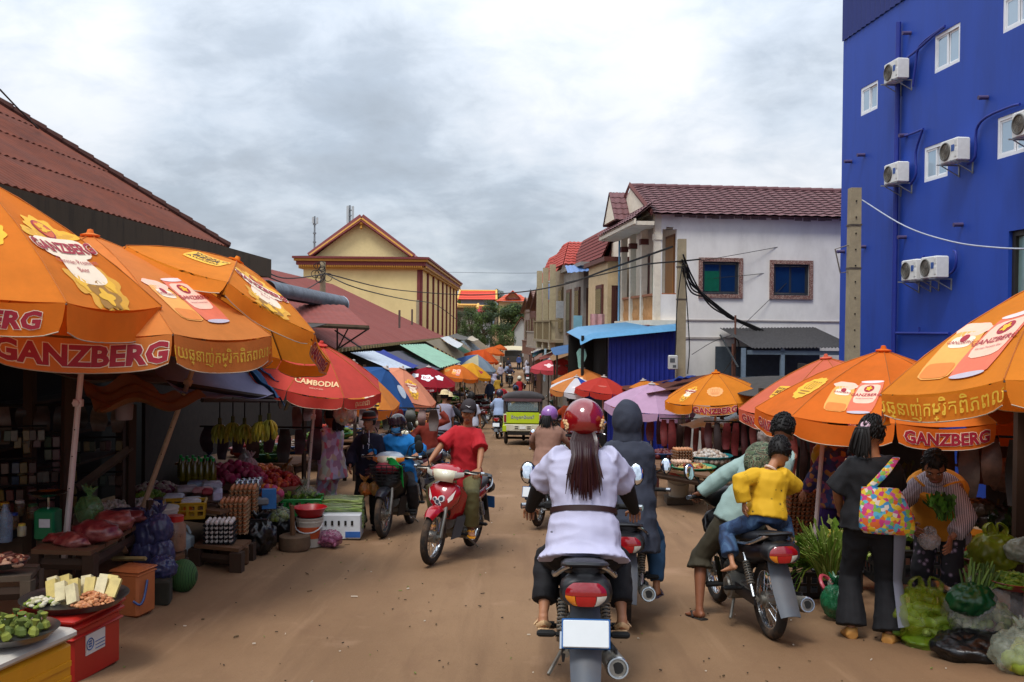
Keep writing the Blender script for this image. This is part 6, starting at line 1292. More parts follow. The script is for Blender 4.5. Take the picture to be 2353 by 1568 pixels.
 # clothes
 def cloth_obj(name, b, m, amp=.006, sc_=8, it=3):
  me = remesh(b, vox * 1.05, it);
  if near: wrinkle(me, amp, sc_, seed=len(label) * .37, axis=L.get('fax', (1, 1, .9)))
  return lk(name, me, m, t)
 if L.get('dress'):
  m, ln, fl = L['dress']; b = B(); torso(b, .02 * k, f0=-.1, f1=.99); z0 = pel - A(0, 0, 1) * ln; b.tube([pel + sn * .05, pel - A(0, 0, .12), z0], [(.175 * k, .135 * k), (.19 * k, .15 * k), (.18 * k + fl, .15 * k + fl)], 18, lat=lat)
  for s in (-1, 1): arm(b, s, .012 * k, L.get('sleeve', 1.0), loose=.02)
  cloth_obj('dress', b, m)
 if L.get('trousers'):
  m, ln, fl, lo = (*L['trousers'], 0, 0)[:4]; b = B(); torso(b, .014 * k, f0=-.2, f1=.2)
  for s in (-1, 1): leg(b, s, .013 * k, ln, flare=fl, loose=lo)
  cloth_obj(L.get('tname', 'trousers'), b, m, .007, 9)
 if L.get('shirt'):
  m, sl2, hem, lo = (*L['shirt'], 0)[:4]; b = B(); torso(b, .018 * k + lo, f0=-.05, f1=.99, hem=hem, flare=L.get('flare', 0))
  for s in (-1, 1): arm(b, s, .013 * k + lo * .5, sl2, loose=L.get('sloose', .015), puff=L.get('puff', 0))
  cloth_obj(L.get('sname', 'shirt'), b, m, L.get('fold', .007), 8)
 if L.get('vest'):
  m, hem = L['vest']; b = B(); torso(b, .062 * k, f0=.0, f1=.95, hem=hem, flare=.008); [arm(b, s, .03, .1) for s in (-1, 1)]; cloth_obj('vest', b, m, .005, 8)
 if L.get('armcover'):
  for s in (-1, 1):
   b = B(); E, Wq = el[s], wr[s]; b.tube([E + (sh[s] - E) * .12, E + (Wq - E) * .3, Wq], [.056 * k * af, .05 * k * af, .036 * k], 12); b.obj('arm_cover', L['armcover'], t)
   if L.get('cuff'): U = sh[s]; b = B(); b.tube([E + (U - E) * .13, E + (U - E) * .02], [.071 * k * af, .069 * k * af], 14); b.obj('cuff', L['cuff'], t)
 if L.get('belt'):
  b = B(); b.tube([pt(.33), pt(.385)], [(.138 * k * fat + .036, .10 * k * fat + .036)] * 2, 28, lat=lat); b.obj('belt', L['belt'], t)
 if L.get('collar'):
  b = B(); b.torus(tuple(pt(1.0)), .062 * k, .014 * k, 20, 6, ax=tuple(nrm(head - pt(.9)))); b.obj('collar', L['collar'], t)
 if L.get('shoes'):
  kind, m = L['shoes']
  for s in (-1, 1):
   a = an[s]; d = toe[s]; x = nrm(np.cross(d, (0, 0, 1))); u = np.cross(x, d); b = B()
   if kind == 'shoe': foot(b, s, .017 * k); me = remesh(b, .012, 2); lk('shoe', me, m, t); continue
   b.tube([a - d * .06 * k - u * .082 * k, a + d * .03 * k - u * .082 * k, a + d * .12 * k - u * .084 * k, a + d * .19 * k - u * .084 * k], [(.034 * k, .011 * k), (.036 * k, .011 * k), (.048 * k, .011 * k), (.03 * k, .009 * k)], 12, lat=x)
   if kind == 'sandal':
    b.tube([a + d * .08 * k - x * .048 * k - u * .075 * k, a + d * .07 * k - u * .03 * k, a + d * .08 * k + x * .048 * k - u * .075 * k], (.008 * k, .034 * k), 8, lat=u, k=3); b.tube([a - x * .042 * k - d * .0 * k - u * .07 * k, a - d * .058 * k - u * .035 * k, a + x * .042 * k - u * .07 * k], (.016 * k, .006 * k), 6, lat=(0, 0, 1), k=3)
   else:
    for q in (-1, 1): b.tube([a + d * .13 * k - u * .068 * k, a + d * .08 * k + x * q * .02 * k - u * .035 * k, a + d * .035 * k + x * q * .045 * k - u * .07 * k], .009 * k, 6, k=3)
   b.obj('sandal', m, t)
 # hair and headgear
 from mathutils import noise as nz
 def cap(rx, ry, rz_, c, cut, n=22, m_=14, bump=.0, y0=.15, z0=.30, zb=-.45):
  b = B()
  def fn(d):
   inside = (d.y > y0 and d.z < z0 + .35 * (abs(d.x))) or d.z < zb
   return (.72 if inside else 1) * (1 + bump * nz.noise(V((d.x * 4, d.y * 4, d.z * 4))))
  b.ell(Hl(*c), (rx * k, ry * k, rz_ * k), n, m_, R3, fn); return b
 hs = L.get('hair')
 if hs:
  cap(.088, .108, .126, (0, -.012, .016), 0, bump=.09, y0=.3, z0=.22, zb=-.62 if hs != 'short' else -.55).obj('hair', HAIR, t, ang=180)
  if vox < .0125 and not L.get('hat'):
   b = B(); rd = random.Random(len(label) + 1)
   for i in range(260):
    d = V((rd.gauss(0, 1), rd.gauss(0, 1) - .35, rd.gauss(0, 1) + .35)).normalized()
    if d.y > .35 and d.z < .35 or d.z < -.5: continue
    p0 = V((d.x * .088, -.012 + d.y * .108, .016 + d.z * .126)); e = (V((d.x * .5, d.y * .5 - .2, -1)) - d * (V((d.x * .5, d.y * .5 - .2, -1)).dot(d))).normalized(); e = (e + V((rd.gauss(0, .3), rd.gauss(0, .3), rd.gauss(0, .2)))).normalized() if hs == 'short' else e; l = rd.uniform(.018, .03) if hs == 'short' else rd.uniform(.03, .06); b.tube([Hl(*(p0 - d * .004 - e * l * .4)), Hl(*(p0 + d * .006)), Hl(*(p0 + e * l * .6 + d * .002))], [.004 * k, .0065 * k, .0015 * k], 4)
   stuff(b.obj('hair_strands', HAIR, t, ang=180))
  if hs.startswith('pony'):
   ln = float(hs[4:] or .3); b = B(); rd = random.Random(len(label)); root = Hl(0, -.1, -.01 if ln > .35 else .02); back = -nrm(face)
   for i in range(120 if near else 8):
    u = rd.gauss(0, 1); w_ = abs(rd.gauss(0, 1)); wd2 = L.get('ponyw', .03) * k; out = A(*(R3 @ V((u * wd2, 0, 0)))); r0 = A(*root) + out * .5; bk = lambda f: pt(f) - fw * (.108 * k * fat + .035 + .012 * w_)
    if ln > .35: f2 = .42 + .13 * abs(u) * rd.random() + .1 * rd.random(); ps = [r0, r0 + back * .04 * k + out * .4 - A(0, 0, .09), bk(.88) + out * .8, bk(.7) + out * 1.1, bk(f2) + out * (1.15 + .15 * rd.random())]; rs = [.009 * k, .01 * k, .009 * k, .007 * k, .002 * k]
    else: l = ln * k * rd.uniform(.72, 1.05); ps = [r0, r0 + back * .05 * k + out * .4 - A(0, 0, l * .15), r0 + back * (.045 + .012 * w_) * k + out * .9 - A(0, 0, l * .55), r0 + back * (.05 + .02 * w_) * k + out * 1.2 - A(0, 0, l)]; rs = [.012 * k, .013 * k, .011 * k, .003 * k]
    b.tube(ps, rs, 5, k=2)
   b.obj('ponytail', L.get('ponym', HAIR), t)
  if hs == 'bun': b = B(); b.ell(Hl(0, -.11, .03), .045 * k, 12, 8, fn=lambda d: 1 + .12 * nz.noise(d * 4)); b.obj('hair_bun', HAIR, t)
  if L.get('scrunchie'): b = B(); b.torus(Hl(0, -.115, .03), .026 * k, .014 * k, 14, 6, ax=tuple(R3 @ V((0, -1, .4)))); b.obj('hair_tie', L['scrunchie'], t)
 ht = L.get('hat')
 if ht:
  kind, m = ht
  if kind == 'helmet':
   cap(.128, .145, .14, (0, -.008, .022), 0, 26, 16, y0=.45, z0=.18, zb=-.66).obj('helmet', m, t, ang=180)
   b = B(); b.torus(Hl(0, -.008, -.07), .112 * k, .009 * k, 26, 6, ax=tuple(R3 @ V((0, 0, 1)))); b.obj('helmet_trim', RUB, t)
   b = B(); b.tube([Hl(-.1, .05, .0), Hl(-.09, .085, -.1), Hl(0, .07, -.135), Hl(.09, .085, -.1), Hl(.1, .05, .0)], .006 * k, 5, k=2); b.obj('chin_strap', L.get('strap', RUB), t)
   if L.get('visor'):
    b = B(); b.sheet(lambda u, v: Hl(.138 * math.sin(1.25 * (2 * u - 1)), .15 * math.cos(1.25 * (2 * u - 1)), .15 - .11 * v), 14, 6, .003); b.obj('visor', L['visor'], t)
   if L.get('fleck'):
    b = B(); rd = random.Random(3)
    for s in (-1, 1):
     for i in range(9):
      d = V((s * rd.uniform(.72, .9), -rd.uniform(.2, .6), rd.uniform(-.35, .05))).normalized(); c = Hl(d.x * .1295, -.008 + d.y * .1465, .022 + d.z * .1415); b.ell(c, (.012 * k, .012 * k, .012 * k), 6, 4, fn=lambda q: .8)
    b.obj('flower_print', L['fleck'], t)
  elif kind == 'cap':
   cap(.088, .107, .118, (0, -.004, .03), 0, y0=2, zb=-.12).obj('cap', m, t, ang=180); b = B(); b.sheet(lambda u, v: Hl(.075 * (2 * u - 1) * (1 - .15 * v), .085 + .085 * v * (1 - .5 * (2 * u - 1) ** 2) - .05 * (2 * u - 1) ** 2, .05 - .02 * v - .018 * (2 * u - 1) ** 2), 12, 5, .004); b.obj('cap_brim', m, t)
   if L.get('swoosh'): b = B(); b.tube([Hl(-.025, .104, .085), Hl(-.012, .108, .073), Hl(.03, .103, .09)], [.003 * k, .005 * k, .001 * k], 5); b.obj('emblem', L['swoosh'], t)
  elif kind in ('straw', 'bucket'):
   br = .165 if kind == 'straw' else .125; b = B(); b.M = HM; b.lathe([(br * k, .035 * k if kind == 'bucket' else .05 * k), (br * .8 * k, .052 * k), (.1 * k, .062 * k), (.092 * k, .11 * k), (.075 * k, .145 * k), (.03 * k, .158 * k), (0, .16 * k)], n=24, caps=False, sy=1.12); b.obj('hat', m, t)
   if L.get('band'): b = B(); b.M = HM; b.lathe([(.102 * k, .062 * k), (.098 * k, .085 * k)], n=24, caps=False, sy=1.12); b.obj('hat_band', L['band'], t)
  elif kind == 'hood':
   b = B(); b.ell(Hl(0, -.02, .0), (.125 * k, .135 * k, .165 * k), 20, 14, R3, lambda d: 1 + .09 * max(0, d.z) ** 3 - .1 * max(0, -d.z)); b.tube([pt(.93), head - A(0, 0, .06) * k], [(.13 * k, .11 * k), (.115 * k, .115 * k)], 14, lat=lat); me = remesh(b, vox, 4); wrinkle(me, .006, 9, 2.2); lk('hood', me, m, t)
 if L.get('mask'): b = B(); b.sheet(lambda u, v: Hl(.078 * math.sin(1.3 * (2 * u - 1)), .02 + .085 * math.cos(1.3 * (2 * u - 1)) + .018 * math.sin(math.pi * v), -.015 - .085 * v), 12, 6, .004); b.obj('face_mask', L['mask'], t)
 return t, dict(sh=sh, el=el, wr=wr, pt=pt, Hl=Hl, kn=kn, an=an, lat=lat, fw=fw, HM=HM)
def ride(seat=-.2, sz=.80, lean=.06, k=1, face=(0, 1, 0), gx=.3, gy=.33, gzz=.985, foot=(.17, .06, .37), side=0, htilt=0):
 pel = A(side, seat, sz + .075 * k); neck = pel + A(side * .3, lean + .04, .565 * k); return dict(pel=pel, neck=neck, head=neck + A(0, .025 + lean * .2, .155 * k), face=face, wl=(-gx, gy - .1, gzz + .03), wr=(gx, gy - .1, gzz + .03), hl=(-.1, .9, -.25), hr=(.1, .9, -.25), nl=(0, -.1, -1), nr=(0, -.1, -1), ths={-1: -1, 1: 1}, curl=.75, al=(-foot[0], foot[1], foot[2]), ar=foot, kp=(0, 1, .55), kpl=(-.35, 1, .5), kpr=(.35, 1, .5), epl=(-.9, -.35, -.55), epr=(.9, -.35, -.55), tl=(-.2, 1, -.05), tr=(.2, 1, -.05), htilt=htilt)
def pillion(seat=-.52, k=1, lean=.03, face=(0, 1, 0), sz=.84):
 p = ride(seat, sz, lean, k, face); p.update(wl=(-.16, seat + .28, sz + .12), wr=(.16, seat + .28, sz + .12), al=(-.2, seat + .2, .42), ar=(.2, seat + .2, .42), curl=.4, hl=(.3, 1, -.3), hr=(-.3, 1, -.3)); return p
def stand(k=1, face=(0, 1, 0), lean=0, wl=None, wr=None, step=.0, w=.1):
 pel = A(0, 0, .875 * k); neck = pel + A(0, lean, .54 * k); return dict(pel=pel, neck=neck, head=neck + A(0, .03 + lean * .25, .16 * k), face=face, wl=wl or (-.25 * k, .04, .80 * k), wr=wr or (.25 * k, .04, .80 * k), al=(-w, -step, .085 * k), ar=(w, step, .085 * k), curl=.35, nl=(1, 0, -.2), nr=(-1, 0, -.2), epl=(-.4, -1, -.2), epr=(.4, -1, -.2))
def at_bike(key): return BIKES[key].matrix_world.copy()
def ground_at(px, py, rz): p = G(px, py); return Matrix.Translation((p.x, p.y, gz(p.y) - .015)) @ Matrix.Rotation(R(rz), 4, 'Z')
C_ = lambda h, **q: mt(h, .85, var=.1, scale=6, bump=.12, bscale=120, **q)
def people():
 # the woman in white on the nearest motorbike
 P = ride(-.30, .755, .10, .97, gx=.3); P['neck'] = P['neck'] + A(0, 0, .02); P['head'] = P['head'] + A(.0, 0, .015); P.update(al=(-.235, -.17, .40), ar=(.235, -.17, .40), kpl=(-.18, 1, .35), kpr=(.18, 1, .35), sw=.18, wl=(-.335, .22, .98), wr=(.335, .22, .98), tl=(-.1, 1, 0), tr=(.1, 1, 0))
 HM_ = mt('7d0d14', .15, var=.25, scale=3, coat=1, spec=.7)
 t, q = person('woman in white blouse and glossy red helmet, long brown hair down her back', at_bike('main'), P, dict(skin=1, shirt=(mt('b4b2ca', .8, var=.05, bump=.08, bscale=160), .98, -.13, .006), flare=.06, puff=.016, sloose=.03, fold=.011, fax=(.5, 1, 1.4), trousers=(C_('131216'), 1.78, .012, .014), armcover=mt('111013', .8), cuff=mt('3d1714', .7), belt=mt('2b1210', .6), shoes=('sandal', mt('c9a67c', .7)), hair='pony.62', ponyw=.04, ponym=mt('2d0f0c', .35, var=.35, scale=30, stretch=(8, 8, .4), spec=.6), hat=('helmet', HM_), strap=mt('8c1410', .5), fleck=mt('d9b483', .5)), .94, 1.27, .010)
 # man in red on the red motorbike
 P = ride(-.18, .79, .02, 1.03, face=(-.28, 1, -.12)); P.update(al=(-.20, .02, .36), ar=(.20, .02, .36), tl=(-.5, 1, -.1), tr=(.25, 1, -.1))
 person('man in red t-shirt and dark cap riding the red motorbike towards us', at_bike('red'), P, dict(skin=0, shirt=(C_('a8141f'), .88, -.22, .012), sloose=.03, fold=.012, trousers=(C_('5f5a38'), 1.93, .012, .025), shoes=('flipflop', mt('d9921a', .6)), hair='short', hat=('cap', mt('2d2629', .8)), swoosh=mt('d8d4d4', .5)), 1.03, 1.0, .010)
 # rider in blue jacket, dark helmet and mask
 P = ride(-.1, .70, .10, .86, face=(.3, 1, -.3)); P.update(al=(-.21, .0, .30), ar=(.23, .08, .12))
 person('rider in bright blue jacket with dark visored helmet and blue face mask', at_bike('basket'), P, dict(skin=1, shirt=(C_('0d6cae'), 1.93, -.32, .025), sname='jacket', fold=.014, flare=.02, trousers=(C_('141318'), 1.95, .01, .02), hat=('helmet', mt('1d191e', .25, coat=.6, var=.1)), visor=mt('3a2a35', .1, var=.2, alpha=.75, spec=.8), mask=mt('4a90c4', .8), shoes=('shoe', mt('1a1816', .7))), .86, 1.1, .012)
 t = [o for o in bpy.data.objects if o.get('label', '').startswith('rider in bright blue')][0]; b = B(); b.ell((0, .05, 1.02), (.085, .07, .17), 12, 8); b.mat(1).ell((.01, .115, 1.0), (.05, .012, .03), 8, 6).mat(1).ell((-.03, .11, .94), (.03, .012, .02), 8, 6); b.obj('undershirt', [C_('d8b87c'), mt('a02040', .8)], t)
 # woman in patterned pyjamas, back turned in profile to the left
 PY = mpat('pyjama', ['b8a6c4', 'c9b9cc', '9f7a96', 'b0a090', 'c4687c', 'a9bcae', '9fa4c0', 'cbbdb0'], 17, 'cell', (1, 1, .6))
 p = W(762, 1145, 12.6); P = stand(.94, face=(0, 1, -.1), wl=(-.16, .40, 1.06), wr=(.14, .42, 1.02)); P.update(hl=(.2, 1, .1), hr=(-.2, 1, 0), epl=(-.4, -.3, -1), epr=(.4, -.3, -1))
 person('woman in pastel patched pyjamas standing in profile by the green crate', Matrix.Translation((p.x, p.y, gz(p.y))) @ Matrix.Rotation(R(62), 4, 'Z'), P, dict(skin=2, shirt=(PY, 1.7, -.35, .02), flare=.03, trousers=(PY, 1.92, .03, .04), hair='pony.25', shoes=('flipflop', mt('8a3a4a', .7))), .94, 1.1, .013)
 # woman in navy hoodie and bucket hat
 P = stand(.90, face=(.25, 1, -.05), wl=(-.22, .16, .78), wr=(.2, .2, .86)); P.update(epl=(-.6, -1, 0), epr=(.6, -1, 0))
 NV = C_('13152b'); t, q = person('woman in navy hooded top and dark bucket hat holding bags of drink', ground_at(848, 1214, 172), P, dict(skin=1, shirt=(NV, 1.93, -.12, .02), sname='hoodie', flare=.02, collar=mt('6b5a1c', .8), trousers=(C_('121214'), 1.95, .02, .02), hair='bun', hat=('bucket', mt('1f1714', .8)), band=mt('8a3a1c', .7), shoes=('shoe', mt('151415', .7))), .90, 1.0, .013)
 b = B(); b.M = Matrix.Rotation(0, 4, 'Z'); its = logo_text('N', .13, 'c9ccd8', .02);
 for c, v, f, l in its: b.add([(x, .155 - abs(x) * .1, 1.17 + y) for x, y in v * np.array([-1, 1])], [g_[::-1] for g_ in f])
 for x in (-.035, .035): b.tube([(x, .15, 1.32), (x * 1.2, .165, 1.2), (x, .168, 1.08)], .004, 4)
 b.obj('hoodie_print', mt('c9ccd8', .6), t)
 # boy in rust red shirt reaching up
 P = stand(.86, face=(.75, .6, -.1), wl=(-.2, .05, 1.42), wr=(.3, .25, .95)); P.update(epl=(-1, .3, .2), epr=(.6, -.6, -.6), hl=(0, .2, 1))
 p = W(985, 1045, 17.2); person('boy in rust red shirt with one arm raised to the parasol pole', Matrix.Translation((p.x, p.y, gz(17.2))) @ Matrix.Rotation(R(190), 4, 'Z'), P, dict(skin=0, shirt=(C_('7d2a1c'), 1.9, -.1, .015), trousers=(C_('2a2724'), 1.9, .01, .02), hair='short', shoes=('flipflop', mt('3a2a20', .8))), .86, 1.0, .015)
 # two riders in straw hats, man in white
 P = ride(-.1, .79, .05, 1); person('rider in dark shirt and cream sun hat, front one of a pair', at_bike('hats'), P, dict(shirt=(C_('25262e'), 1.8, -.1, .01), trousers=(C_('22222a'), 1.9, .01, .015), hat=('straw', mt('cfb98f', .8)), hair='short'), 1, 1, .017)
 person('passenger in grey lavender shirt and cream sun hat', at_bike('hats'), pillion(-.5, 1), dict(shirt=(C_('8f8b9c'), 1.0, -.15, .012), trousers=(C_('2b2c36'), 1.9, .01, .015), hat=('straw', mt('d9c497', .8)), hair='short', shoes=('flipflop', mt('3a2a20', .8))), 1, 1, .017)
 P = stand(1.0, face=(0, 1, 0), step=.15); p = W(1083, 1010, 25); person('man in white t-shirt walking away beside the straw hat pair', Matrix.Translation((p.x, p.y, gz(25))) @ Matrix.Rotation(R(15), 4, 'Z'), P, dict(shirt=(C_('b9bccb'), .85, -.12, .012), trousers=(C_('4a4238'), 1.5, .01, .02), hair='short', shoes=('flipflop', mt('3a2a20', .8))), 1, 1, .018)
 # tan rider, hooded passenger
 P = ride(-.2, .77, .08, .9, face=(.1, 1, 0)); TAN = C_('8a6656'); t, q = person('rider in tan suit and purple helmet ahead of the woman in white', at_bike('tan'), P, dict(skin=1, shirt=(TAN, 1.93, -.2, .02), sname='jacket', flare=.02, trousers=(C_('8d7055'), 1.95, .02, .02), hat=('helmet', mt('8d5fa3', .3, coat=.6, var=.2)), hair='pony.2', shoes=('shoe', mt('3a3230', .7))), .9, 1.1, .013)
 HOOD = C_('2e323f'); P = pillion(-.42, 1.0, .02, sz=.83); P.update(al=(-.2, -.2, .36), ar=(.25, -.30, .25)); person('passenger in slate blue hooded coat seen from behind', at_bike('hood'), P, dict(skin=0, shirt=(HOOD, 1.95, -.62, .035), sname='coat', flare=.05, fold=.012, trousers=(C_('23405c'), 1.9, .0, .01), hat=('hood', HOOD), shoes=('flipflop', mt('3d3140', .7))), 1.0, 1.12, .012)
 # man bending over his motorbike and the child
 P = ride(-.02, .79, .22, 1.05, face=(.75, .65, -.55)); P.update(pel=(-.02, -.1, .86), neck=(.36, .10, 1.37), head=(.54, .18, 1.51), lat=(.96, -.28, .05), wl=(-.25, .24, 1.02), wr=(.42, .42, .95), bend=-.05, al=(-.36, .02, .10), ar=(.2, .1, .37), kpl=(-.4, 1, .2), tl=(-.35, 1, -.05), hr=(.5, .6, -.4), epl=(-1, -.2, .2), epr=(1, 0, -.3))
 iv = at_bike('child').inverted(); hd = iv @ W(1800, 990, 8.15); P['head'] = A(*hd); P['neck'] = A(*hd) - A(.10, .07, .15)
 t, q = person('man in pale green long sleeved shirt straddling his motorbike, leaning to the stall', at_bike('child'), P, dict(skin=2, shirt=(C_('8fa6a0'), 1.98, -.14, .012), sloose=.012, fold=.01, trousers=(C_('3a3426'), 1.22, .02, .03), tname='shorts', hair='short', shoes=('flipflop', mt('2a2522', .8))), 1.05, 1.0, .011)
 b = B(); c = iv @ W(1752, 1062, 7.8); b.ell(c, (.16, .13, .17), 18, 12, fn=lambda d: 1 if d.y < .3 else .8); o = tag(b.obj('hanging_hat', mpat('camo', ['2a3320', '47523a', '5d4a3c', '6d7d62', '1c2018', '4a5a3e'], 9, 'noise', (1, 1, 1.8), dist=2.5)), 'camouflage cloth hat hanging on the stooping man\'s back', 'hat'); o.matrix_world = at_bike('child')
 k_ = .70; P = dict(pel=(.03, -.52, .905), neck=(.09, -.50, 1.28), head=(.19, -.455, 1.40), face=(.55, .8, -.45), lat=(.97, -.22, 0), wl=(-.155, -.56, 1.03), wr=(.22, -.30, 1.10), al=(-.245, -.50, .56), ar=(.24, -.42, .58), kpl=(-.75, 1, .15), kpr=(.7, 1, .2), tl=(-.6, .8, -.25), tr=(.7, .7, -.2), epl=(-1, -.5, -.1), epr=(1, -.2, -.4), sw=.17, curl=.3, hl=(0, .1, -1), nl=(1, .2, 0), hr=(.3, .9, .2))
 YC = mpat('yellow_print', [(0, '5f4c10'), (.12, 'cfa012'), (.2, '9a7a14'), (.23, 'cfa012')], 15, 'dot'); t, q = person('small boy in yellow printed sweater and jeans sitting behind the stooping man', at_bike('child'), P, dict(skin=1, shirt=(YC, 1.95, .02, .022), sname='sweater', sloose=.02, fold=.009, trousers=(mpat('denim', ['1b2c48', '22385a', '2c4668', '3c5878'], 6, 'noise', dist=1.5), 1.75, .012, .022), tname='jeans', hair='short', hk=1.38, collar=mt('cdb5a8', .8)), k_, 1.1, .010)
 b = B(); b.lathe([(.03, 0), (.036, .11), (.04, .112)], (.245, -.215, 1.10), 12, caps=False); b.cyl((.25, -.215, 1.12), (.24, -.215, 1.25), .004, n=5); o = tag(b.obj('drink_cup', mt('c4c8c0', .1, var=0, alpha=.55, spec=.8)), 'clear plastic cup with straw held by the small boy', 'cup'); o.matrix_world = at_bike('child')
 # customer in black with the flowered bag
 BK = C_('121216'); P = stand(1.0, face=(.55, .75, -.35), wl=(-.2, .22, .92), wr=(.17, .33, .97)); P.update(hl=(.5, 1, .1), hr=(-.6, .8, .1), epl=(-.7, -.7, -.3), epr=(.7, -.6, -.4), lat=(.95, -.3, 0), tl=(-.1, 1, -.1), tr=(.5, 1, -.1), w=.12)
 P.update(al=(-.13, .03, .085), ar=(.13, -.06, .085)); t, q = person('woman in black with grey side panel on her flared trousers, back to us', ground_at(1998, 1468, -12), P, dict(skin=0, shirt=(BK, .95, -.06, .03), sloose=.035, flare=.01, fold=.011, trousers=(BK, 1.97, .05, .022), hair='pony.24', ponyw=.02, scrunchie=mt('b99aa6', .7), shoes=('shoe', mt('c78f4a', .6))), 1.0, 1.08, .011)
 def sp_(u, v):
  v *= .93
  c = (A(.085, 0, .9) * (1 - v * 2) + q['kn'][1] * v * 2) if v < .5 else (q['kn'][1] * (2 - 2 * v) + q['an'][1] * (2 * v - 1)); r = (.165 - .06 * min(1, v * 2)) if v < .5 else .105 + .045 * (2 * v - 1); th = R(-72 + 85 * u); return (c[0] + r * math.cos(th), c[1] + r * math.sin(th), c[2] - .02 + .05 * v)
 b = B(); b.sheet(sp_, 8, 24, .006); b.obj('side_panel', C_('7f8290'), t)
 FL = mpat('flowers', ['d9b21c', 'c83a78', '3f8fc0', 'd9682a', 'dcd0c4', '7fae4a', 'c9569a', '5ab0c8', 'e0c23a'], 34, 'cell')
 tb = T('shoulder_bag', 'flower printed tote bag hanging from the shoulder of the woman in black', 'bag', M=t.matrix_world.copy()); b = B(); loft(b, [[(x + cx, y - .195, z0) for x, y, z_ in [(w * math.cos(a), d * math.sin(a), 0) for a in [2 * math.pi * i / 20 for i in range(20)]]] for (z0, w, d, cx) in ((.86, .17, .03, .09), (.9, .2, .055, .085), (1.0, .19, .06, .075), (1.13, .155, .04, .05), (1.2, .13, .022, .03))]); b.obj('body', FL, tb, ang=60)
 for y in (-.2, -.17): b = B(); b.tube([(-.04, y, 1.19), (.07, y - .0, 1.32), (.15, -.1, 1.405), (.17, .0, 1.40)], (.026, .006), 8, k=4, lat=(1, 0, 0)); b.obj('strap', FL, tb)
 # vegetable seller in mustard vest
 ST = mpat('stripe', ['1f1a20', 'b3a6ac', '5a2028', 'b3a6ac'], 26, 'wave', (1, .4, .02), dist=.6); P = stand(.95, face=(-.15, .9, -.8), lean=.32, wl=(-.13, .46, .80), wr=(.14, .44, .86)); P['pel'] = A(0, -.08, .82); P['neck'] = A(0, .26, 1.22); P['head'] = A(0, .36, 1.33); P.update(hl=(0, 1, -.5), hr=(-.5, .8, -.2), epl=(-.9, -.5, -.3), epr=(1, -.5, -.2), bend=-.03)
 p = W(2155, 1385, 7.7); t, q = person('seller in mustard vest over striped blouse and dark flowered trousers bending over greens', Matrix.Translation((p.x, p.y, gz(7.7) + .0)) @ Matrix.Rotation(R(150), 4, 'Z'), P, dict(skin=2, shirt=(ST, 1.75, -.26, .012), sloose=.02, flare=.03, vest=(C_('c47d1e'), -.05), trousers=(mpat('dark_flower', [(0, '9c8a9c'), (.16, '5a4a5a'), (.3, '17131a')], 17, 'dot'), 1.8, .02, .03), hair='bun', collar=ST, shoes=('flipflop', mt('2a2522', .8))), .97, 1.08, .011)
 # woman in purple behind the pole, seated vendors, walkers
 PU = mpat('purple_print', ['1d1640', '2b1a52', '6a2f4a', '1a2a58', '8a5a2c'], 22, 'cell'); p = W(1925, 1235, 9.6); P = stand(.94, face=(-.6, .7, -.2), wl=(-.2, .25, .85)); person('woman in purple printed clothes behind the leaning parasol pole', Matrix.Translation((p.x, p.y, gz(9.6))) @ Matrix.Rotation(R(30), 4, 'Z'), P, dict(skin=2, shirt=(PU, 1.9, -.2, .02), trousers=(C_('2a1250'), 1.95, .05, .04), hair='pony.2'), .94, 1.15, .014)
 P = ride(-.15, .79, .04, 1.02); person('man in pale blue shirt and dark helmet riding away left of the tricycle', at_bike('far'), P, dict(shirt=(C_('93a4c4'), 1.9, -.15, .02), trousers=(C_('22222c'), 1.9, .01, .02), hat=('helmet', mt('2c2a3a', .4, coat=.4)), hair='short'), 1.02, 1.08, .018)
 P = ride(-.15, .79, .05, 1.02); t, q = person('rider in red football shirt numbered 14 riding away', at_bike('n14'), P, dict(shirt=(C_('9c1a24'), .9, -.15, .015), trousers=(C_('3a2a22'), 1.2, .01, .02), hair='short'), 1.02, 1, .018)
 b = B(); b_ = txt('14', .26, .02); b.add([(x, P['pel'][1] - .165 + .1 * (1.2 - 1.2 - y) * 0, 1.2 + y) for x, y in b_[0]], b_[1]); b.obj('shirt_number', mt('e0d8d8', .7), t, smooth=False)
 person('woman in yellow top with long dark hair on a motorbike beyond the tricycle', at_bike('yel'), pillion(-.4, .98), dict(shirt=(C_('c9981c'), .9, -.15, .015), trousers=(C_('1d2a44'), 1.9, .01, .02), hair='pony.5', ponyw=.04), .98, 1, .018)
 person('rider in dark red jacket and blue helmet in front of the woman in yellow', at_bike('yel'), ride(.0, .79, .05, 1.04), dict(shirt=(C_('6a1e22'), 1.9, -.15, .015), trousers=(C_('1d1d24'), 1.9, .01, .02), hat=('helmet', mt('2c3f66', .4))), 1.04, 1, .018)
 person('rider in crimson shirt and white helmet on the far red motorbike', at_bike('redpair'), pillion(-.45, 1.0), dict(shirt=(C_('a01420'), 1.9, -.15, .015), trousers=(C_('3a1218'), 1.9, .01, .02), hat=('helmet', mt('d8d4c4', .4))), 1, 1, .02)
 person('front rider with dark helmet on the far red motorbike', at_bike('redpair'), ride(.0, .79, .05, 1.0), dict(shirt=(C_('3a2a34'), 1.9, -.15, .015), trousers=(C_('201a1c'), 1.9, .01, .02), hat=('helmet', mt('4a2a30', .4))), 1, 1, .02)
 person('rider in orange top seated on the motorbike at the right stalls', at_bike('orange'), ride(-.2, .79, .03, .96), dict(shirt=(C_('b8471c'), .9, -.15, .02), trousers=(C_('1a1a1e'), 1.9, .01, .02), hair='pony.2'), .96, 1.1, .017)
 def walker(label, px, py, rz, k, L, vox=.02, **q):
  P = stand(k, step=q.pop('step', .12), **q); person(label, ground_at(px, py, rz), P, L, k, 1.0, vox)
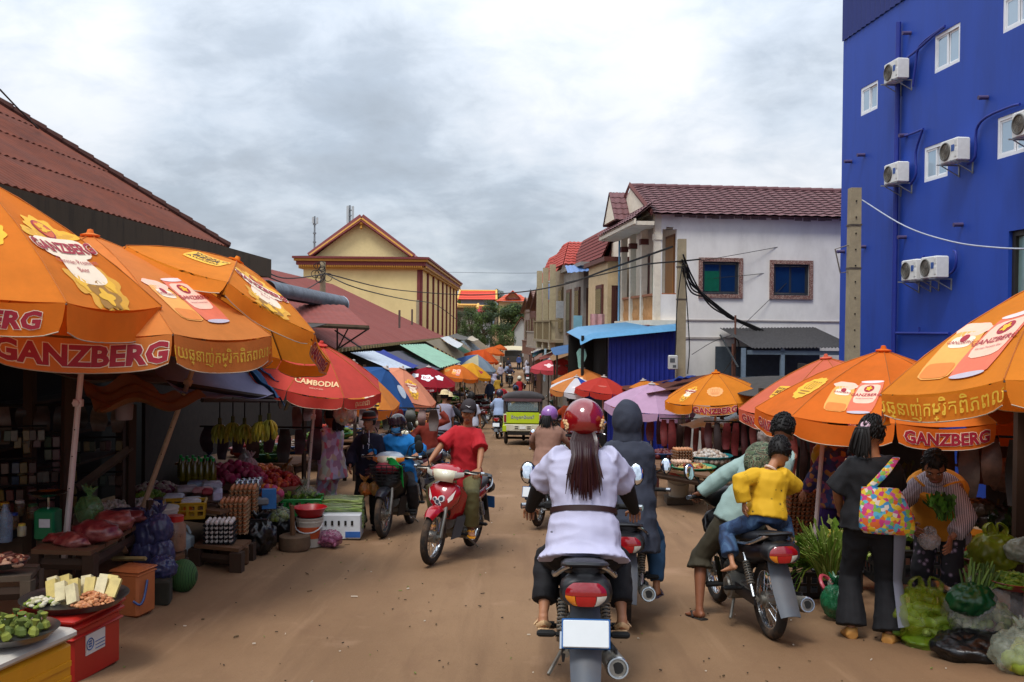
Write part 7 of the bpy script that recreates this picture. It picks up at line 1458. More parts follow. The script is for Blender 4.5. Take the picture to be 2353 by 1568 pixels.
 walker('person in red top and black trousers standing under the pink parasols', 1277, 945, 160, 1.0, dict(shirt=(C_('9a0f1c'), 1.9, -.12, .03), trousers=(C_('141216'), 1.95, .01, .02), hair='short'))
 walker('woman in mustard top walking on the far left of the street', 1143, 921, 10, .95, dict(shirt=(C_('b08a2c'), 1.5, -.2, .02), trousers=(C_('8a7350'), 1.9, .02, .03), hair='pony.2'))
 walker('person in dark blue clothes with white bag on the far left', 1125, 938, 190, 1.0, dict(shirt=(C_('23304a'), 1.9, -.12, .02), trousers=(C_('161a26'), 1.95, .01, .02), hair='short'))
 walker('walker in pale lilac shirt by the far left stalls', 1135, 905, 10, 1.0, dict(shirt=(C_('b3acc4'), 1.6, -.12, .02), trousers=(C_('3a3440'), 1.95, .01, .02), hair='short'))
 for i, (lab, px, py, c1, c2, hat) in enumerate((('far walker in white shirt near the truck', 1212, 862, 'c4c4d4', '2c2a3a', None), ('far walker in olive yellow top near the truck', 1222, 868, '8a8f2c', '2a2430', None), ('far walker in dark clothes left of the truck', 1168, 862, '2a2a3a', '22222a', None), ('far walker in blue top before the truck', 1192, 852, '3a4a7a', '22222a', None), ('far walker in flowered grey top on the right', 1230, 892, '9c8a94', '4a3a44', None), ('far person in orange top by the right stalls', 1250, 895, 'c9622a', '22222a', None), ('far walker in pale blue on the left by the bikes', 1166, 880, '8fa0c0', '2a2a34', None), ('far walker with white hat on the left row', 1150, 882, 'b0a8b8', '2a2a34', ('straw', mt('dcd8cc', .8))), ('far person in crimson behind the pink parasols', 1218, 850, '8a1a2c', '2a2a34', None), ('far person in teal by the right awnings', 1243, 868, '3a7a7a', '2a2a34', None))):
  walker(lab, px, py, (i * 77) % 360 if i % 3 else 5, .97, dict(shirt=(C_(c1), 1.6, -.15, .02), trousers=(C_(c2), 1.95, .02, .02), hair='short', **({'hat': hat} if hat else {})), vox=.026)
 for key, c, lab in (('c1', 'b8b8c8', 'far rider in white shirt in the crowd'), ('c2', '3a3444', 'far rider in dark shirt coming towards us'), ('c3', '7a5a80', 'far rider in violet shirt near the truck'), ('c4', 'a8a4b4', 'far rider in grey shirt on the left coming towards us')):
  person(lab, at_bike(key), ride(-.15, .79, .05, 1.0), dict(shirt=(C_(c), 1.7, -.12, .02), trousers=(C_('22222a'), 1.95, .01, .02), hair='short', hat=('helmet', mt('6a6a78', .4))), 1, 1, .026)
people()
# ================================================================= STALLS AND GOODS
from mathutils import noise as _nz
WOOD = mt('3d2a1c', .85, var=.3, scale=5, stretch=(1, 1, .25), dirt='1c130d', damt=.5, bump=.2, bscale=20); WOOD2 = mt('6a4a30', .85, var=.25, scale=5, stretch=(.3, 1, 1), dirt='35241a', damt=.5, bump=.2, bscale=20); OLDW = mt('56483a', .9, var=.3, scale=4, dirt='2d241c', damt=.5)
def plastic(h, rough=.35, **q): return mt(h, rough, var=.08, scale=8, spec=.5, dirt=tuple(x * .55 for x in hx(h)), damt=.2, **q)
def film(h, a=.5): return mt(h, .3, var=.3, scale=9, spec=.55, alpha=a, bump=.6, bscale=14)
def place(o, p, rz=0): o.location = p; o.rotation_euler = (0, 0, rz); return o
def onpx(px, py, h, lift=0):
 """point whose height above the ground is h, seen at this picture place"""
 r = ray(px, py); lo, hi = 1.5, 120
 for _ in range(50):
  m = (lo + hi) / 2
  if CAMZ + r.z / r.y * m > gz(m) + h: lo = m
  else: hi = m
 return V((r.x / r.y * lo, lo, gz(lo) + h + lift))
def basin(label, p, r, h, col, name='basin', cat='basin', fill=None, n=20, steel=False, group=None):
 t = T(name, label, cat, p, 0, group); b = B(); b.lathe([(r * .62, 0), (r * .7, h * .1), (r * .93, h * .9), (r, h), (r * .97, h * 1.04), (r * .9, h * .92), (r * .66, h * .14), (0, h * .12)], n=24); b.obj('bowl', mt('9fa2a4', .22, metal=.9, var=.1) if steel else plastic(col), t)
 if fill: heap(t, fill[0], (0, 0, h * .5), r * .86, r * .86, fill[1], fill[2], fill[3], fill[4] if len(fill) > 4 else 1)
 return t
def heap(t, name, c, rx, ry, h, size, cols, seed=1, kind='ball', mats=None):
 """a heap of small produce: one part of real pieces too small to pick apart"""
 rd = random.Random(seed + int(rx * 1000)); b = B(); sx, sy, sz = size if isinstance(size, tuple) else (size,) * 3; n = int(1.5 * rx * ry * 3.14 / (sx * sy * 3.14) * (1 + .5 * h / max(sz, .01) * .6)); n = min(n, 260)
 for i in range(n):
  q = math.sqrt(rd.random()); a = rd.uniform(0, 6.283); x, y = rx * q * math.cos(a), ry * q * math.sin(a); z = h * (1 - q * q) * rd.uniform(.55, 1); M = Matrix.Rotation(rd.uniform(0, 6.28), 3, 'Z') @ Matrix.Rotation(rd.uniform(-.4, .4), 3, 'X') @ Matrix.Rotation(rd.uniform(-.4, .4), 3, 'Y'); f = rd.uniform(.85, 1.12)
  b.mat(rd.randrange(len(cols)))
  if kind == 'ball': b.ell((c[0] + x, c[1] + y, c[2] + z), (sx * f, sy * f, sz * f), 8, 5, M)
  elif kind == 'leaf':
   d = M @ V((1, 0, .5)); e = d.cross(V((0, 0, 1))).normalized() * sy; p = V((c[0] + x, c[1] + y, c[2] + z)); m_ = p + d * sx * .5 + V((0, 0, sz)); b.add([p - e * .2, m_ - e, p + d * sx, m_ + e], [(0, 1, 2), (0, 2, 3)])
 o = b.obj(name, mats or [mt(k, .5, var=.25, scale=25, trans=.15 if kind == 'leaf' else 0) for k in cols], t, smooth=kind == 'ball'); return stuff(o)
def bag(label, p, r, col, alpha=1, knot=True, inside=None, seed=1, name='plastic_bag', ears=False, rz=0, amp=.085, group=None):
 t = T(name, label, 'bag', p, rz, group); rx, ry, rz_ = r; b = B(); sd = seed * 3.1
 def fn(d): return 1 + .12 * _nz.noise(V((d.x * 2.2 + sd, d.y * 2.2, d.z * 2.2))) - .1 * max(0, d.z) ** 2
 b.ell((0, 0, rz_ * .92), r, 60, 40, fn=lambda d: fn(d) * (1 if d.z > -.75 else .97)); me = b.mesh('bag', True, 180); wrinkle(me, amp * min(r) * 1.3, 2.2 / max(r), sd, (1.5, 1.5, .6)); wrinkle(me, amp * min(r) * .7, 4.5 / max(r), sd + 4, (1.4, 1.4, .6)); m = film(col, alpha) if alpha < 1 else mt(col, .3, var=.3, scale=6, spec=.6, bump=.6, bscale=16); lk('film', me, m, t)
 if knot:
  b = B(); rd = random.Random(seed); z = rz_ * 1.72; b.tube([(0, 0, z - .02), (0, 0, z + .03), (rd.uniform(-.03, .03), 0, z + .05)], [rx * .28, .018, .03], 10);
  for k in range(6): a = k + rd.random(); b.tube([(0, 0, z + .02), (.03 * math.cos(a), .03 * math.sin(a), z + .06), (.07 * math.cos(a), .07 * math.sin(a), z + .09 + .03 * rd.random())], [.012, .02, .004], 5)
  b.obj('knot', m, t)
 if ears:
  for s in (-1, 1): b = B(); b.tube([(s * rx * .3, 0, rz_ * 1.6), (s * rx * .45, 0, rz_ * 2.05), (s * rx * .15, .02, rz_ * 2.25), (s * rx * .1, 0, rz_ * 1.7)], [(.07, .008), (.035, .008), (.03, .008), (.06, .008)], 8, k=4); b.obj('handle', m, t)
 if inside: heap(t, inside[0], (0, 0, rz_ * .35), rx * .78, ry * .78, rz_ * 1.0, inside[1], inside[2], seed, inside[3] if len(inside) > 3 else 'ball')
 return t
def crate(label, p, d, col, rz=0, slots=5, fill=None, group=None, name='crate'):
 t = T(name, label, 'crate', p, rz, group); w, l, h = d; m = plastic(col); th = .012; b = B(); b.box((0, 0, .01), (w, l, .02)); b.obj('floor', m, t, smooth=False)
 for s, nm in ((-1, 0), (1, 0)):
  b = B(); wallpanel(b, -w / 2, w / 2, .02, h, [(-w / 2 + w * (i + .18) / slots, -w / 2 + w * (i + .82) / slots, h * (.2 + .38 * j), h * (.48 + .38 * j)) for i in range(slots) for j in range(2)], th, s * l / 2 - (th if s > 0 else 0)); b.obj('side', m, t, smooth=False)
  b = B(); b.M = Matrix.Rotation(R(90), 4, 'Z'); wallpanel(b, -l / 2 + th, l / 2 - th, .02, h, [(-l / 2 + l * (i + .2) / slots, -l / 2 + l * (i + .8) / slots, h * (.2 + .38 * j), h * (.48 + .38 * j)) for i in range(slots) for j in range(2)], th, s * w / 2 - (th if s > 0 else 0)); b.obj('side', m, t, smooth=False)
 b = B(); frame2 = [(-w / 2, -l / 2), (w / 2, -l / 2), (w / 2, l / 2), (-w / 2, l / 2)]
 for (a, c) in zip(frame2, frame2[1:] + frame2[:1]): b.tube([(a[0], a[1], h), (c[0], c[1], h)], .013, 6)
 b.obj('rim', m, t)
 if fill: heap(t, fill[0], (0, 0, h * .7), w * .45, l * .45, fill[1], fill[2], fill[3], 3, fill[4] if len(fill) > 4 else 'ball')
 return t
def eggs(label, p, rz=0, n=3, tray='8b7058', egg='b9785a', nx=6, ny=5, shrink=True, group='egg trays', lean=0, top=True, dark=False):
 t = T('egg_stack', label, 'egg trays', p, rz, group); s = .047; W_, L_ = nx * s, ny * s; h = .045; tm = mt(tray, .95, var=.15, scale=20); em = [mt(egg, .45, var=.12, scale=6), mt(tuple(min(1, x * 1.25) for x in hx(egg)), .45, var=.1, scale=6)]
 for k in range(n):
  b = B(); z = k * h; ox = lean * k
  def fn(u, v): return (ox + (u - .5) * (W_ + .02), (v - .5) * (L_ + .02), z + .03 + .014 * math.cos(u * nx * 2 * math.pi) * math.cos(v * ny * 2 * math.pi))
  b.sheet(fn, nx * 4, ny * 4, .004); b.obj('tray', tm, t, ang=60); b = B(); rd = random.Random(k)
  for i in range(nx):
   for j in range(ny):
    if k == n - 1 and not top: continue
    if k < n - 1 and 0 < i < nx - 1 and 0 < j < ny - 1: continue
    b.mat(rd.randrange(2)).ell((ox + (i - nx / 2 + .5) * s, (j - ny / 2 + .5) * s, z + .055), (.021, .021, .027), 8, 6)
  if b.v: stuff(b.obj('eggs', em, t))
 return t
def table(label, pts, legs=True, planks=4, th=.035, m=None, name='stall_table', leg_w=.07, ground=None):
 """plank table from four top corners (points): near-left, near-right, far-right, far-left"""
 P = [V(q) for q in pts]; c = sum(P, V()) / 4; t = T(name, label, 'table', (c.x, c.y, gz(c.y)));
 for k in range(planks):
  b = B(); f0, f1 = (k + .03) / planks, (k + .97) / planks; q = [P[0].lerp(P[3], f0), P[1].lerp(P[2], f0), P[1].lerp(P[2], f1), P[0].lerp(P[3], f1)]; rd = random.Random(k + int(c.x * 9)); dz = rd.uniform(-.006, .006); q = [V(v) - V(t.location) + V((0, 0, dz)) for v in q]
  b.add(q + [v - V((0, 0, th)) for v in q], [(0, 1, 2, 3), (7, 6, 5, 4), (0, 4, 5, 1), (1, 5, 6, 2), (2, 6, 7, 3), (3, 7, 4, 0)]); b.obj('plank', m or WOOD2, t, smooth=False)
 if legs:
  for q in P:
   q = q.lerp(c, .08); b = B(); zb = gz(q.y) - .02; b.box((q.x - t.location.x, q.y - t.location.y, (q.z - th + zb) / 2 - t.location.z), (leg_w, leg_w, q.z - th - zb)); b.obj('leg', m or WOOD, t, smooth=False)
  for a, e in ((0, 1), (1, 2)): b = B(); p, q = P[a].lerp(c, .08), P[e].lerp(c, .08); b.tube([p - V(t.location) - V((0, 0, .12)), q - V(t.location) - V((0, 0, .12))], (.02, .045), 4); b.obj('apron', WOOD, t, smooth=False)
 return t
def post(label, a, b_, w=.08, m=None, name='stall_post', cat='post'):
 p, q = (a if isinstance(a, V) else W(*a)), (b_ if isinstance(b_, V) else W(*b_)); b = B(); d = (q - p); b.tube([(0, 0, 0), tuple(d)], (w / 2, w / 2), 4); o = b.obj(name, m or WOOD, smooth=False); o.location = p; return tag(o, label, cat)
def jar(label, p, r, h, body, lid, name='jar', cat='jar', content=None):
 t = T(name, label, cat, p); b = B(); b.lathe([(r * .9, 0), (r, h * .06), (r, h * .72), (r * .72, h * .86)], n=18); b.obj('body', film(body, .55), t)
 if content: b = B(); b.lathe([(0, .01), (r * .85, .012), (r * .92, h * .1), (r * .92, h * .45), (0, h * .48)], n=14); b.obj('content', mt(content, .6, var=.4, scale=30), t)
 b = B(); b.lathe([(r * .78, h * .84), (r * .8, h), (0, h * 1.01)], n=18); b.obj('lid', plastic(lid), t); return t
def bucket(label, p, r, h, col, rimc=None, lid=None, handle=True, sq=False, stickerc=None):
 t = T('bucket', label, 'bucket', p); b = B()
 if sq: b.rbox((0, 0, h / 2), (2 * r, 2 * r, h), .035); b.rbox((0, 0, h * .95), (2 * r * 1.08, 2 * r * 1.08, h * .05), .03); b.rbox((0, 0, h * .88), (2 * r * 1.05, 2 * r * 1.05, h * .03), .03)
 else: b.lathe([(r * .82, 0), (r * .98, h * .84), (r * 1.04, h * .845), (r * 1.04, h * .88), (r, h * .885), (r * 1.02, h * .95), (r * 1.06, h * .96), (r * 1.06, h), (r * .96, h), (r * .8, h * .1), (0, h * .08)], n=24)
 b.obj('body', plastic(col), t)
 if lid: b = B(); b.lathe([(r * 1.08, h * .99), (r * 1.08, h * 1.04), (r * .9, h * 1.05), (0, h * 1.05)], n=24); b.obj('lid', plastic(lid), t)
 if handle: b = B(); b.tube([(r * 1.06 * math.cos(R(a)), -r * .35 - r * .75 * math.sin(R(a)), h * .82 - h * .3 * math.sin(R(a))) for a in range(0, 181, 20)], .008, 6); b.obj('handle', plastic(rimc or 'b9b9b9'), t)
 if stickerc: b = B(); b.sheet(lambda u, v: (r * .955 * math.sin(1.1 * (2 * u - 1)) * (.93 + .12 * v), -r * .957 * math.cos(1.1 * (2 * u - 1)) * (.93 + .12 * v), h * (.3 + .4 * v)), 12, 4, .002); b.obj('label_band', mt(stickerc, .5, var=.2, scale=10), t)
 return t
def bananas(label, p, rz, n=9, col='b39a24', group='banana bunches hanging in the left stall'):
 t = T('banana_bunch', label, 'bananas', p, rz, group); b = B(); b.cyl((0, 0, .28), (0, 0, -.12), .008, n=5); b.obj('string', DARK, t); b = B(); b.cyl((0, 0, .06), (0, 0, -.1), .022, n=7); b.obj('stem', mt('4a4a1c', .8), t); rd = random.Random(int(p.x * 100)); b = B()
 for r_, zz in ((0, -.02), (1, -.08)):
  for k in range(n):
   a = 2 * math.pi * k / n + r_ * .3; c, s = math.cos(a), math.sin(a); b.mat(rd.randrange(2)).tube([(.02 * c, .02 * s, zz), (.06 * c, .06 * s, zz - .035), (.085 * c, .085 * s, zz - .1), (.07 * c, .07 * s, zz - .16)], [.008, .018, .018, .007], 6, k=2)
 stuff(b.obj('fruit', [mt(col, .5, var=.2, scale=15), mt('8f8a2a', .5, var=.2, scale=15)], t)); return t
def strips(label, p, n, w, l, cols, cat='hanging goods', name='hanging_goods', rz=0, seed=1, group=None, m=None):
 t = T(name, label, cat, p, rz, group); rd = random.Random(seed); b = B(); b.tube([(-w / 2, 0, .02), (w / 2, 0, .02)], .012, 5); b.obj('rail', DARK, t); b = B(); k = len(cols)
 for i in range(n):
  x = -w / 2 + w * (i + .5) / n; ll = l * rd.uniform(.5, 1); ww = w / n * rd.uniform(.35, .5); ph = rd.uniform(0, 6); b.mat(rd.randrange(k)).sheet(lambda u, v: (x + ww * (2 * u - 1) * (.6 + .4 * math.sin(3 * v)), .04 * math.sin(5 * v + ph) + .02 * math.sin(9 * u), -ll * v), 3, 6, .012)
 stuff(b.obj('strands', [m or mt(c, .5, var=.35, scale=14) for c in cols], t)); return t
def packets(label, p, n, w, rows, cols, rz=0, seed=2):
 t = T('sachet_strips', label, 'sachet strips', p, rz, 'strips of sachets hanging in the dark left stall'); rd = random.Random(seed); b = B(); b.tube([(-w / 2, 0, .02), (w / 2, 0, .02)], .01, 5); b.obj('rail', DARK, t); b = B()
 for i in range(n):
  c = rd.randrange(len(cols)); x = -w / 2 + w * (i + .5) / n + rd.uniform(-.02, .02)
  for j in range(rd.randint(1, rows)): b.mat(c).rbox((x, rd.uniform(-.01, .01), -.07 - j * .125), (w / n * .8, .02, .11), .008, rz=rd.uniform(-.3, .3), ry=rd.uniform(-.08, .08))
 stuff(b.obj('sachets', [mt(q, .3, var=.4, scale=18, spec=.6) for q in cols], t)); return t
def left_stalls():
 # ---- the very near corner: yellow chest, red cooler, trays
 p = W(159, 1440, 5.45); g = gz(5.4) - .05; t = T('ice_chest', 'yellow ribbed chest with white lid cut by the picture corner', 'chest', (p.x - .52, p.y - .22, g), R(-14)); h = p.z - g; YC = plastic('c98a12')
 b = B(); b.rbox((0, 0, h / 2 - .03), (1.0, .62, h - .06), .03); b.obj('body', YC, t)
 for k in range(4): b = B(); b.box((.503, 0, .09 + k * .085), (.012, .58, .03)); b.box((0, -.313, .09 + k * .085), (.9, .012, .03)); b.obj('rib', YC, t, smooth=False)
 b = B(); b.rbox((0, 0, h - .025), (1.04, .66, .06), .02); b.obj('lid', mt('b7b0a4', .6, var=.12, dirt='6f6658', damt=.5), t)
 tr = T('tray', 'round metal tray of leaf wrapped parcels on the yellow chest', 'tray', W(28, 1462, 5.15)); b = B(); b.lathe([(0, 0), (.2, 0), (.235, .035), (.24, .04), (.2, .012), (0, .01)], n=28); b.obj('dish', mt('7d7a78', .3, metal=.85, var=.15), tr); rd = random.Random(8); LG = [mt('5d6a24', .7, var=.3, scale=14), mt('7a8030', .7, var=.3, scale=14), mt('4d5a20', .7, var=.3, scale=14)]
 for k in range(17): a = k * 2.39; q = .165 * math.sqrt((k + .5) / 17); b = B(); b.M = Matrix.Translation((q * math.cos(a), q * math.sin(a), .015)) @ Matrix.Rotation(rd.uniform(0, 6), 4, 'Z') @ Matrix.Rotation(rd.uniform(-.5, .5), 4, 'X'); b.lathe([(.02, 0), (.04, .015), (.034, .04), (.012, .058), (.022, .075), (.03, .09)], n=6, sy=.7); b.obj('leaf_parcel', LG[k % 3], tr, smooth=False)
 p = G(214, 1545); t = T('cool_box', 'red plastic cool box with white paper sticker', 'cool box', (p.x - .17, p.y + .02, gz(p.y) - .03), R(-10)); h = .44; RD = plastic('a81f16', .4); b = B(); b.rbox((0, 0, h / 2), (.42, .52, h), .04); b.obj('body', RD, t)
 b = B(); b.rbox((0, 0, h - .05), (.46, .56, .05), .02); b.rbox((0, 0, h - .115), (.445, .545, .022), .01); b.rbox((0, 0, h), (.47, .57, .05), .02); b.obj('lid', RD, t)
 b = B(); b.box((.2135, -.03, .25), (.006, .2, .13)); s_ = b.obj('sticker', mt('c9c6c0', .6, var=.06), t, smooth=False); b = B(); b.torus((.218, -.09, .25), .036, .004, 18, 4, ax=(1, 0, 0))
 for k in range(3): b.box((.218, -.09, .235 + k * .016), (.003, .035 - .006 * abs(k - 1), .008))
 for k in range(3): b.box((.218, .015, .205 + k * .022), (.003, .1, .004))
 b.obj('sticker_print', mt('3a5a8c', .6), s_, smooth=False)
 tp_ = V(t.location) + V((.03, .02, h + .03)); tr = T('tray', 'wide metal tray of wrapped sandwiches and snacks on the red cool box', 'tray', tp_); b = B(); b.lathe([(0, 0), (.28, 0), (.325, .045), (.335, .05), (.28, .014), (0, .012)], n=36); b.obj('dish', mt('6f6d6c', .3, metal=.85, var=.2), tr); SW = [mt('c9b46a', .5, var=.2, scale=20, spec=.6), mt('cfc39a', .5, var=.2, scale=20, spec=.6)]
 for k, (x, y, a) in enumerate(((-.13, .0, -.35), (-.05, -.05, -.3), (.0, .02, -.25), (.04, .11, -.2), (-.1, .12, -.3), (.12, .14, .1), (.18, .12, .15), (.05, -.1, -.4), (.22, .06, .2), (-.16, .07, -.3), (.08, .06, -.1), (.15, .05, .05))):
  b = B(); b.prism([(-.03, 0), (.03, 0), (.034, .045), (-.034, .045)], .125, Matrix.Translation((x, y, .04)) @ Matrix.Rotation(a, 4, 'Y') @ Matrix.Rotation(R(62), 4, 'X') @ Matrix.Translation((0, -.02, 0))); b.obj('sandwich', SW[k % 2], tr, smooth=False)
 heap(tr, 'shrimp_crackers', (.14, -.06, .02), .13, .1, .07, (.022, .014, .012), ['b97a52', 'c98f62', 'a8683f'], 4); heap(tr, 'green_snacks', (-.17, -.1, .02), .1, .09, .04, (.025, .016, .012), ['7a8a3a', 'a3a07a', 'c4bfa8'], 5)
 t = bucket('tan square tin bucket with blue handle behind the red cool box', G(292, 1424) + V((0, .12, 0)), .125, .40, 'b0643a', '24407c', sq=True, handle=False); t.rotation_euler = (0, 0, R(-12)); b = B(); b.tube([(.14, -.02, .3), (.15, -.08, .17), (.145, -.13, .13), (.10, -.15, .16)], .01, 6, k=3); b.obj('handle', plastic('24407c'), t)
 b = B(); b.rbox((0, 0, .11), (.2, .18, .22), .02); tag(place(b.obj('stone_block', mt('2f2c22', .95, var=.3)), G(352, 1398) + V((0, .12, 0)), .2), 'dark stone block beside the tan tin bucket', 'block')
 bag('dusky blue plastic bag slumped on the stone block', G(362, 1392) + V((0, .1, .2)), (.12, .1, .11), '34385c', .85, seed=4, knot=False)
 b = B(); b.ell((0, 0, .13), (.13, .13, .15), 20, 12); tag(place(b.obj('watermelon', mpat('melon', ['1f3a1c', '2f5a2a', '3f6f34', '2a4a22'], 3, 'wave', (5, 5, .3), dist=2)), G(392, 1378) + V((0, .3, 0))), 'dark green watermelon behind the dusky blue bag', 'watermelon')
 for i, (px, py, r_) in enumerate(((338, 1232, .13), (366, 1222, .12), (335, 1275, .13), (368, 1276, .13))): bag(('upper left', 'upper right', 'lower left', 'lower right')[i] + ' one of four dusky blue bags hanging at the meat table corner', W(px, py + 30, 8.6), (r_, .09, .155), '3f4066', .82, seed=i + 2, knot=True, amp=.11)
 # ---- meat table, posts, left table
 table('dark wooden table with cuts of raw meat', [W(70, 1262, 7.25), W(208, 1266, 7.3), W(328, 1200, 8.76), W(190, 1192, 8.9)], planks=4, leg_w=.09)
 MEAT = [mt('7d2f2f', .35, var=.35, scale=18, spec=.6, dirt='b98a7a', damt=.6, dscale=9), mt('6d2228', .35, var=.35, scale=18, spec=.6, dirt='a87868', damt=.5, dscale=9)]
 for i, (px, py, d, r) in enumerate(((165, 1254, 7.5, (.16, .1, .06)), (222, 1240, 7.65, (.2, .13, .09)), (262, 1214, 8.2, (.17, .12, .09)), (296, 1200, 8.5, (.14, .09, .06)), (135, 1245, 7.6, (.1, .09, .04)))):
  b = B(); b.ell((0, 0, r[2] * .7), r, 22, 14, fn=lambda d_: 1 + .28 * _nz.noise(V((d_.x * 2 + i, d_.y * 2, d_.z * 2 + 3)))); me = b.mesh('meat', True, 180); wrinkle(me, .012, 9, i); o = lk('meat', me, MEAT[i % 2]); place(o, W(px, py, d), -.5 + i * .3); tag(o, ['long pale edged slab of raw meat at the near table end', 'largest slab of raw meat in the middle of the table', 'thick rolled cut of raw meat on the table', 'small cut of raw meat at the far table end', 'flat piece of raw meat at the table left edge'][i], 'meat', 'cuts of meat on the dark table')
 post('stout dark post behind the white parasol pole', (150, 1336, 8.9), (158, 850, 8.9), .13); post('dark post standing at the middle of meat stall', (297, 1300, 9.6), (303, 930, 9.6), .1); post('slanting brace timber in the dark meat stall', (178, 1122, 9.2), (302, 1030, 9.6), .09, OLDW, 'brace', 'brace'); post('short slanting strut under the meat table', (268, 1226, 8.3), (290, 1270, 8.2), .05, WOOD2, 'strut', 'strut'); post('pale bamboo rod poking out under the meat table', (258, 1284, 8.3), (335, 1284, 8.2), .04, mt('a08a5a', .7, var=.2), 'rod', 'rod')
 post('table corner post with tied rope ends', (335, 1370, 8.75), (345, 1150, 8.75), .07)
 table('low worn wooden table at the left picture edge', [W(-120, 1330, 6.2), W(70, 1322, 6.3), W(92, 1296, 7.0), W(-60, 1296, 7.0)], planks=3, m=OLDW)
 tr = basin('shallow metal dish of sausages at the left picture edge', W(6, 1303, 6.45), .17, .05, '', 'dish', 'dish', ('sausages', .06, (.05, .018, .018), ['7a3a2a', 'c99a7a', '5a2a1c']), steel=True)
 t = T('weighing_scale', 'green market scale with shiny pan', 'scale', W(110, 1240, 7.9)); b = B(); b.rbox((0, 0, .13), (.17, .15, .26), .02, ); b.obj('body', plastic('126a42'), t); b = B(); b.box((.01, -.078, .15), (.09, .005, .07)); b.obj('dial_plate', mt('c9ccd0', .4), t, smooth=False); b = B(); b.cyl((0, 0, .26), (0, 0, .36), .012, n=6); b.lathe([(0, .36), (.11, .365), (.15, .39), (.155, .393), (.1, .37), (0, .37)], (0, 0, 0), 24); b.obj('pan', mt('b4b6b8', .15, metal=1, var=.05), t)
 b = B(); b.lathe([(.05, 0), (.055, .02), (.055, .2), (.02, .27), (.02, .3), (0, .3)], n=14); tag(place(b.obj('water_bottle', film('7f93a8', .5)), W(12, 1245, 7.6)), 'clear water bottle standing at the left picture edge', 'bottle')
 jar('little glass of yellow paste beside the green scale', W(50, 1232, 7.7), .035, .1, 'b9b49a', 'c4b24a', 'glass_pot', 'glass', 'b0a040')
 # dark shelter behind: shelves, hanging sachets, panels
 t = T('market_stall', 'dark timber stall shelter behind the near left goods', 'stall', (-6.0, 10.3, gz(10.3)))
 for x, y in ((1.2, -1.0), (1.0, 1.6), (.4, 3.2), (-.2, -1.6)): b = B(); b.box((x, y, 1.25), (.09, .09, 2.5)); b.obj('post', WOOD, t, smooth=False)
 for z in (.75, 1.15, 1.6): b = B(); b.box((.25, .6, z), (.4, 5.2, .03)); b.obj('shelf', WOOD, t, smooth=False)
 b = B(); b.box((-.05, .6, 1.2), (.04, 5.6, 2.5)); b.obj('back_panel', DARK, t, smooth=False); b = B(); b.sheet(lambda u, v: (-.3 + 3.3 * u, -2.4 + 6.8 * v, 2.72 - .18 * u + .05 * math.sin(9 * v + 4 * u)), 12, 14, .01); b.obj('roof_sheet', mt('3a332e', .9, var=.3), t)  # large roof sheet added to block light and keep the stall dark
 rd = random.Random(9); SC = ['4a1a16', '5a4816', '1c2e42', '4a2832', '223622', '5a564c', '3a221a']  # sachet colours dimmed, the stall's shade is painted into them
 for i, (px, py, d, n, w) in enumerate(((35, 985, 9.2, 7, .55), (95, 1000, 9.3, 6, .5), (20, 1060, 9.0, 6, .5), (110, 1080, 9.2, 7, .55), (60, 1120, 9.0, 6, .5), (225, 1010, 9.9, 6, .45), (235, 1090, 10, 5, .4))): packets(['red and yellow sachet strips nearest the picture edge', 'sachet strips just left of the white pole', 'lower sachet strips by the picture edge', 'bright sachet strips behind the stout post', 'lowest sachet strips above the scale', 'sachet strips right of the white pole', 'small sachet strips behind the slanting brace'][i], W(px, py, d), n, w, 3 if i % 2 else 2, SC, R(20), i)
 for i, (px, py, d) in enumerate(((10, 1165, 8.6), (45, 1160, 8.8), (75, 1168, 8.7), (30, 1190, 8.4))): jar(['dark jar with yellow lid on the shadowed shelf', 'jar with white lid on the shadowed shelf', 'small jar with green lid on the shadowed shelf', 'squat jar with blue lid below the shadowed shelf'][i], W(px, py + 25, d), .05, .14, '6a5a40', ['b08a22', 'b9b4a8', '2a5a34', '24408c'][i], content='5a4020')
 strips('pale cloths and bags hanging under the left tarpaulins', W(140, 935, 9.4), 7, 1.2, .4, ['3a302a', '5a4a3e', '2a2624'], seed=6, rz=R(20))
 b = B(); b.lathe([(.075, 0), (.08, .02), (.085, .15), (.06, .2), (.0, .21)], n=18); tag(place(b.obj('lamp_shade', mt('8a7a78', .6, var=.15)), W(285, 965, 9.2)), 'white plastic lamp housing hung below the brown sheet', 'lamp')
 # basins of rice, tubs
 basin('red basin of white rice in the left stall', W(265, 1185, 9.6), .26, .1, '8c1c20', fill=('rice', .1, .02, ['c4bcae', 'b4ab9a'])); basin('blue basin of rice behind the leaning pole', W(325, 1180, 9.8), .24, .1, '24408c', fill=('rice', .1, .02, ['c4bcae', 'd0c8b8'])); basin('yellow basin half hidden behind the dark post', W(250, 1196, 9.4), .16, .09, 'c08a1c')
 bag('limp clear green bag hanging beside the white pole', W(205, 1205, 8.4), (.12, .08, .14), '6a9a5a', .45, seed=9); bag('crumpled white bag beside the limp green one', W(245, 1210, 8.6), (.12, .09, .08), 'b9b4b0', .7, seed=11, knot=False); bag('flat dark blue bag lying behind the meat', W(300, 1190, 9.0), (.25, .12, .05), '23274a', .95, seed=12, knot=False)
